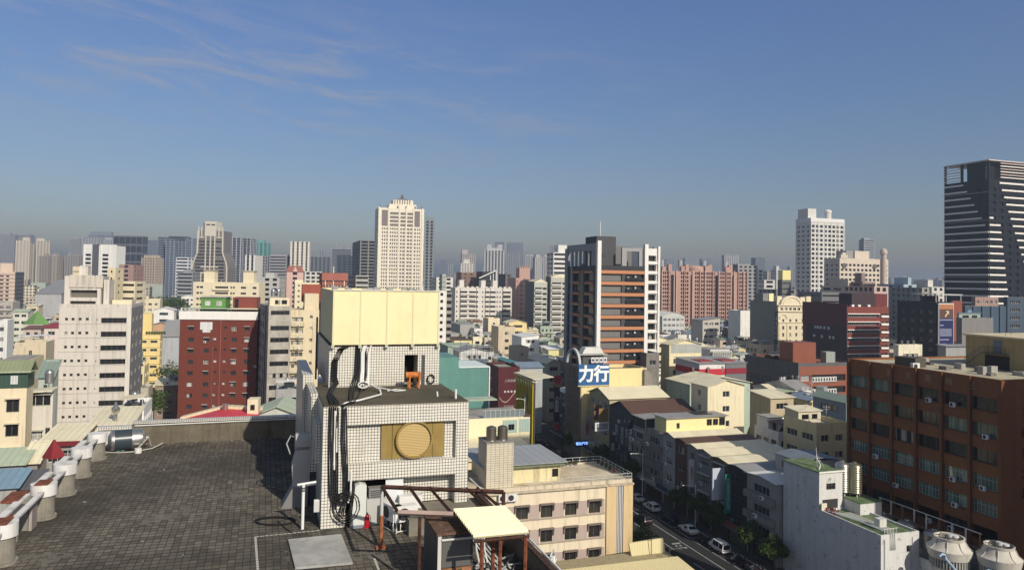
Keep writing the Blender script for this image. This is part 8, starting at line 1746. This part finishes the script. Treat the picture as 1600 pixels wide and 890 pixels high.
t3 = thing('tap_pipes', 'tangle of grey water pipes and valves beside the dark shed', 'pipes', G(6.7, 20.2, TER), GA); q = random.Random(31); gm = mat('plain', (.33, .34, .34), rough=.5)
mb = MB()
for k in range(12):
    x, y = q.uniform(-.7, .5), q.uniform(-.9, 1.0); mb.tube([(x, y, .04), (x+q.uniform(-.5, .5), y+q.uniform(-.2, .5), .06+q.uniform(0, .15)), (x+q.uniform(-.6, .6), y+q.uniform(.2, .9), .08)], .03, 5)
mb.build('pipe_tangle', gm, t3); MB().tube([(.2, -1.2, 0), (.2, -1.2, .5), (.25, -1.15, .58), (.75, -1.1, .6)], .055, 8).build('elbow_pipe', mat('plain', (.42, .42, .41)), t3)
for k in range(5): x, y = q.uniform(-.5, .5), q.uniform(-.6, .9); MB().lathe([(.05, .03), (.09, .1), (.05, .2)], 8, cx=x, cy=y).build('valve', gm, t3)
t3 = thing('dark_sheet', 'dark flat rubber sheet on the tiles between the shed and the sheet roof', 'sheet', G(6.6, 19.0, TER), GA); MB().prism([(-.7, .01), (.6, .01), (.5, .04), (-.6, .05)], -.5, .6).build('sheet', mat('plain', (.03, .03, .034)), t3)
# right parapet of dark ribbed sheet with pipes beyond
t3 = thing('ribbed_parapet', 'dark ribbed sheet parapet running along the right terrace edge', 'parapet', G(7.5, 17, TER), GA); L = 9.3
MB().box(0, .12, 0, L, 0, .78).build('sheet', mat('metalroof', (.075, .065, .058), pitch=.25, axis=1, rust=.6), t3); MB().box(-.03, .15, 0, L, .78, .83).build('coping', mat('rust', (.06, .035, .028)), t3)
for k in range(4):
    t4 = thing('white_conduit', 'white conduit pipe along the dark ribbed parapet', 'pipe', G(7.76+.12*k, 16.5, TER), GA, 'conduits along the ribbed parapet'); MB().tube([(0, 0, .75-.12*k), (0, 5.5, .8-.12*k), (.03, 11.5, .8-.12*k)], .035, 6).build('conduit_run', WHC, t4)
t4 = thing('conduit', 'pale conduits running across the terrace floor under the sheet roof', 'pipe', G(6.9, 17, TER), GA); mb = MB()
for k in range(4): mb.tube([(-.3+.12*k, 0, .05), (-.3+.12*k, 3, .05), (-.2+.1*k, 7.5, .05)], .03, 5)
mb.build('conduit_run', WHC, t4)
t4 = thing('antenna_rig', 'white antenna rig of bent pipes on the right terrace edge', 'antenna', G(7.9, 19.6, TER), GA); mb = MB(); mb.tube([(0, 0, 0), (0, 0, .8)], .022, 6); mb.tube([(-.3, -.3, .55), (.2, .5, .7)], .018, 6); mb.tube([(-.1, -.2, .3), (.2, .3, .45)], .018, 6); mb.build('pipe_frame', WHC, t4); MB().cyl(.1, .1, .6, .75, .05, 10).build('sensor', WHC, t4)
for k in range(3): MB().tube([(.1+.05*k, .2, .3+.2*k), (.35, .5+.1*k, .5+.1*k), (.25, .9, .2)], .015, 5).build('wire', WHC, t4)
# roofs far below the left edge
H('blue_roof_shed', 'low shed with a faded blue sheet roof below the left terrace edge', -30, 25, 764, 76, None, dep=3.8, col=GREY, roof='shed_v', rc='blue', rise=.9, sides='', seed=91)
H('dark_roof_shed', 'low shed with a dark brown grey sheet roof beside the blue roofed shed', 26, 52, 764, 78, None, dep=3.8, col=GREY, roof='shed_v', rc='dark grey', rise=.9, sides='', seed=92)
H('patch_roof_row', 'row of patched pale green and blue sheet roofs below the cream corner house', -20, 36, 728, 84, None, dep=4, col=(.3, .3, .28), roof='shed_v', rc='pale green', rise=1.0, sides='', seed=93)
H('cream_patch_shed', 'low shed with a cream and grey green sheet roof right of the patched roofs', 37, 58, 724, 86, None, dep=4, col=(.3, .25, .2), roof='shed_v', rc='cream', rise=1.6, sides='', seed=94)
b = H('maroon_edge_shed', 'shed with a cream roof and maroon fascia behind the white capped pillars', 66, 122, 690, 92, None, dep=6, rot=R(14), col=(.33, .31, .29), roof='shed_v', rc='cream', rise=.9, seed=95, win=2.6, ww=.85, wh=1.4)
b.box('maroon_fascia', -.4, b.w+.4, -.5, -.42, b.h-.5, b.h+.1, mat('plain', (.16, .02, .025)))
t3 = thing('red_awning', 'small red pyramid awning behind the white capped pillars', 'awning', P(84, 714, 24), GA); MB().lathe([(1.15, 0), (1.17, .1), (.1, 2.0)], 4).build('cover', mat('plain', (.22, .025, .03), var=.3), t3); MB().cyl(0, 0, -24, .05, .12, 6).build('pole', ALUD, t3)
b = H('cream_front_roof', 'flat cream roof with a steel ventilator below the slot window building', 142, 206, 664, 100, None, dep=9, col=CREAM, roof='shed_v', rc='cream', rise=.8, sides='', seed=96)
MB().lathe([(.25, 0), (.25, 1.2), (.5, 1.5), (.55, 2.0), (.2, 2.4), (.2, 2.8), (.02, 2.85)], 12, cx=b.w*.55, cy=1.2).build('roof_ventilator', STEEL, b.o, (0, 0, b.h))
WIN2 = False
# ------------------------------------------------------------------ the low city between, house by house
qf = random.Random(11)
FILL = []
WCOL = [('white', (.78, .77, .74)), ('off white', (.68, .66, .60)), ('cream', (.76, .70, .52)), ('white', (.78, .77, .74)), ('cream', (.76, .70, .52)), ('beige', BEIGE), ('grey', GREY), ('pale green', (.38, .44, .35)), ('blue grey', (.26, .30, .35)), ('pale pink', (.55, .45, .39)), ('tan', (.52, .42, .29)), ('light grey', (.5, .5, .49)), ('brown', (.30, .22, .17)), ('pale yellow', (.72, .62, .36))]
RT = ['gable_v', 'gable_u', 'shed_v', 'gable_u', 'flat', 'flat', 'flat', 'flat', 'arc', 'gable_v']
def view(p):
    q = CM.inverted() @ Vector(p); return (800+FPX*q.x/-q.z, PPY-FPX*q.y/-q.z) if q.z < -1 else None
STREET_KEEP = (49.5, 98, -60, 205)
TAKEN.append(STREET_KEEP); TAKEN.append((-60, 50, -60, 84)); TAKEN.append((94, 140, 60, 104)); TAKEN.append((-30, 49.9, 84, 118)); TAKEN.append((20, 49.9, 84, 150))
for p0, p1, hw in (((255, 640, 0), (246, 560, 0), 5),):
    A0, A1 = P(*p0), P(*p1)
    for k in range(16):
        q = A0.lerp(A1, k/15*1.3); x, y = ab(q); TAKEN.append((x-hw, x+hw, y-4, y+4))
def fill_row(bb, dep, d0):
    a = -420.0
    a = bb*.0-.62*bb*1.25-60
    end = bb*1.35+160
    while a < end:
        w = qf.choice((qf.uniform(4.3, 7), qf.uniform(5, 9))) if bb < 280 else qf.uniform(4.5, 10)
        c = G(a+.15, bb); bx = (a+.1, a+w-.1, bb, bb+dep); sc_ = view((c.x, c.y, 12))
        if sc_ and -60 < sc_[0] < 1660 and c.y > 60 and free(bx) and not (196 < sc_[0] < 430 and c.y < 216):
            FILL.append((c, w-.3, dep-qf.uniform(.2, 2.5), sc_)); TAKEN.append(bx)
        a += w
bb = 118.0
while bb < 640:
    dep = qf.uniform(9, 13) if bb < 420 else qf.uniform(11, 16)
    fill_row(bb, dep, bb); bb += dep+(qf.uniform(5, 8) if int(bb) % 2 else .4)
LMK = [('terracotta banded tower', 945, 480, 215), ('red brick block', 340, 565, 212), ('slot window building', 150, 570, 165), ('concrete ribbon window block', 437, 560, 200), ('yellow roof box', 590, 500, 30), ('wide white slab apartments', 755, 480, 480), ('pink apartment row', 1100, 460, 590),
       ('cream hotel', 1235, 520, 340), ('maroon offices', 1320, 520, 290), ('brick block with air conditioners', 1290, 600, 216), ('dark billboard block', 1450, 510, 262), ('black banded tower', 1540, 400, 335), ('brown tiled building', 1450, 640, 110), ('yellow building', 235, 550, 287),
       ('green pyramid roof', 52, 495, 330), ('green roofed corner house', 20, 640, 98), ('tall cream tower', 627, 400, 645), ('teal hoarding', 730, 590, 178), ('red hoarding', 785, 600, 205), ('yellow ribbed wall', 820, 615, 152), ('blue rooftop sign', 928, 588, 190), ('scaffolded house', 738, 560, 245),
       ('grey clad building', 730, 515, 380), ('white lean to house', 825, 535, 300), ('red banded shop', 1115, 575, 205), ('large plain cream house', 1130, 620, 165), ('cream four storey house', 1070, 560, 222), ('cream gabled hall', 1030, 540, 300), ('salmon crenellated block', 817, 450, 520), ('cream slab apartments', 350, 445, 400),
       ('pinkish banded apartments', 10, 445, 590), ('tapering beige tower', 328, 390, 700), ('brick red offices', 523, 440, 450), ('slate blue house', 1310, 650, 162), ('beige fortress apartments', 1350, 430, 470), ('mossy white block', 1300, 780, 100), ('blue clad block', 1535, 480, 290), ('cream cube block', 1420, 560, 190), ('tan flat roofed house', 1220, 640, 172), ('left grove', 262, 465, 490), ('long grey market hall', 75, 465, 480), ('yellow penthouse', 1080, 660, 140)]
fi = []; far_items = []
for k, (c, w, d, s_) in enumerate(FILL):
    cn, cc = qf.choice(WCOL); rt = qf.choice(RT); rc = qf.choice(('cream', 'cream', 'white', 'white', 'pale green', 'grey green', 'blue grey', 'grey', 'dark grey', 'brown', 'rusty', 'grey', 'cream', 'white'))
    nst = qf.choice((2, 2, 3, 3, 3, 3, 4, 4, 5) if c.y < 330 else (2, 3, 3, 4, 4, 5)); h = nst*3.25+qf.uniform(.2, 1.2)
    if c.y < 135: h = min(h, 11)
    ex = []
    if rt == 'flat': ex = qf.choice((['stair', 'tank', 'canopy'], ['hut'], ['hut', 'tank'], ['canopy', 'tank'], ['stair', 'canopy'], ['hutfull'], ['hut', 'canopy']))
    elif qf.random() < .2: ex = ['vents'] if rt.startswith('gable') else []
    if rt != 'flat' and qf.random() < .45: ex = ex+['tank']
    if qf.random() < .4: ex = ex+['balcony']
    if qf.random() < .8 and c.y < 380: ex = ex+['ac', 'ac']
    if qf.random() < .45 and c.y < 260: ex = ex+['hood']
    ex = ex+['junk']
    fi.append((c, w, d, h, cn, cc, rt, rc, nst, ex, s_))
NEAR = 500
mass_m = MASSM
it2 = []; ROOTS = []
KN = ['townhouse', 'row_house', 'corner_shop', 'workshop', 'apartment_house', 'walk_up_house']
from mathutils.bvhtree import BVHTree
bpy.context.view_layer.update(); VV = []; FF = []; OWN = []; seen = {}
for ob in COL.objects:
    if ob.type != 'MESH' or ob is haze: continue
    root = ob
    while root.parent: root = root.parent
    i0 = len(VV); M_ = ob.matrix_world; VV += [M_ @ v.co for v in ob.data.vertices]
    for p in ob.data.polygons: FF.append([i0+i for i in p.vertices]); OWN.append(root.name)
for k, f in enumerate(fi):                          # the houses still to be built stand in as boxes
    c, w, d, h = f[:4]; i0 = len(VV); hh = h+(2.4 if f[6] == 'flat' else w*.1)
    VV += [c+U*x+V*y+Vector((0, 0, z)) for z in (0, hh) for x, y in ((0, 0), (w, 0), (w, d), (0, d))]
    for q in ((4, 5, 6, 7), (0, 1, 5, 4), (1, 2, 6, 5), (2, 3, 7, 6), (3, 0, 4, 7)): FF.append([i0+i for i in q]); OWN.append(k)
bvh = BVHTree.FromPolygons(VV, FF); cmw = CM.to_3x3(); org = Vector((0, 0, CAMZ))
for yy in range(442, 760, 3):
    for xx in range(1, 1600, 3):
        q = bvh.ray_cast(org, (cmw @ Vector(((xx-800)/FPX, -(yy-PPY)/FPX, -1))).normalized())
        if q[2] is not None: s_ = seen.setdefault(OWN[q[2]], [0, 0, 0]); s_[0] += 1; s_[1] += xx; s_[2] += yy
del VV, FF, bvh
for k, (c, w, d, h, cn, cc, rt, rc, nst, ex, s_) in enumerate(fi):
    if c.y < NEAR and seen.get(k, (0,))[0] < 3: it2.append(fi[k])
    elif c.y < NEAR:
        nm = 'workshop' if rt == 'arc' else 'apartment_house' if nst >= 5 else 'townhouse' if rt == 'flat' else 'row_house' if nst >= 4 else 'low_house'
        b = house(nm, 'x', c, w, d, h, GA, col=cc, roof=rt, rc=rc, seed=k+100, sides='FL' if s_[0] > 415 else 'FR', sep=c.y < 250, extra=ex, win=qf.uniform(2.2, 3.4), dirt=.7, group='low houses of the city')
        ROOTS.append((b.o, w, d, h, k))
# drop the houses no sight line reaches: they join the distant mass
used = set(); kept = []
for o, w, d, h, k in ROOTS:
    s_ = seen[k]
    kept.append((o, s_[1]/s_[0], s_[2]/s_[0], s_[0], k))
RN = {'gable_v': 'gabled', 'gable_u': 'ridged', 'shed_v': 'sloping', 'shed_u': 'slanting', 'arc': 'rounded'}
NUM = {2: 'two', 3: 'three', 4: 'four', 5: 'five'}
order = sorted(kept, key=lambda t: -t[3])
for o, x, y, n_, k in order:
    c, w, d, h, cn, cc, rt, rc, nst, ex, s_ = fi[k]
    desc = f'{cn} house with a flat roof' if rt == 'flat' else f'{cn} house with a {RN[rt]} {rc} roof'
    if rt == 'flat': desc = f'{cn} house with ' + ('a sheet metal rooftop hut' if 'hut' in ex or 'hutfull' in ex else 'a rooftop canopy' if 'canopy' in ex else 'a rooftop tank')
    near = sorted(LMK, key=lambda l: (l[1]-x)**2+(1.6*(l[2]-y))**2)[:6]; done = False
    for pre in ('', f'{NUM[nst]} storey ', 'wide ' if w > 12 else 'narrow ', 'small ' if n_ < 30 else 'prominent '):
        for l in near:
            dx, dy = x-l[1], y-l[2]
            rel = ('in front of' if c.y < l[3] else 'behind') if abs(dx) < 32 else ('just ' if abs(dx) < 70 else 'farther ')+('left of' if dx < 0 else 'right of')
            lab = f'{pre}{desc} {rel} the {l[0]}'
            if len(lab.split()) <= 16 and lab not in used: done = True; break
        if done: break
    if not done: lab = f'{desc} {"low" if y > l[2] else "high"} {rel} the {near[0][0]}'
    used.add(lab); o['label'] = lab
# everything farther out, and the hidden ones, as one mass of houses
mb = MB()
MI = {n: i for i, n in enumerate([w_[0] for w_ in WCOL])}
mats = [m_mass('low '+n, c_, 3.25, 2.8) for n, c_ in WCOL]+[roofmat(r_, 0) for r_ in ROOFC]; RI = {r_: len(WCOL)+i for i, r_ in enumerate(ROOFC)}
for c, w, d, h, cn, cc, rt, rc, nst, ex, s_ in [f for f in fi if f[0].y >= NEAR]+it2:
    xf = Matrix.Translation(c) @ Matrix.Rotation(GA, 4, 'Z'); mb.box(0, w, 0, d, 0, h, MI[cn], xf); r_ = w*.13
    if rt in ('gable_v', 'arc'): mb.prism([(-.3, h+.01), (w+.3, h+.01), (w/2, h+r_)], -.3, d+.3, RI[rc], xf)
    elif rt == 'gable_u': mb.prism([(-.3, h+.01), (d+.3, h+.01), (d/2, h+r_)], -.3, w+.3, RI[rc], xf @ Matrix(((0, 1, 0, 0), (1, 0, 0, 0), (0, 0, 1, 0), (0, 0, 0, 1))))
    elif rt.startswith('shed'): mb.prism([(-.3, h+.01), (w+.3, h+.01), (w+.3, h+r_)], -.3, d+.3, RI[rc], xf)
    else:
        mb.box(.3, w*.6, d*.4, d-.3, h+.01, h+2.6, MI[cn], xf); mb.box(.1, w*.65, d*.35, d-.1, h+2.6, h+2.8, RI[rc], xf)
        if w > 9: mb.cyl(w*.8, d*.6, h, h+2.2, .7, 8, RI['grey'], xf=xf)
tag(mb.build('outlying_houses', mats), kind='stuff')
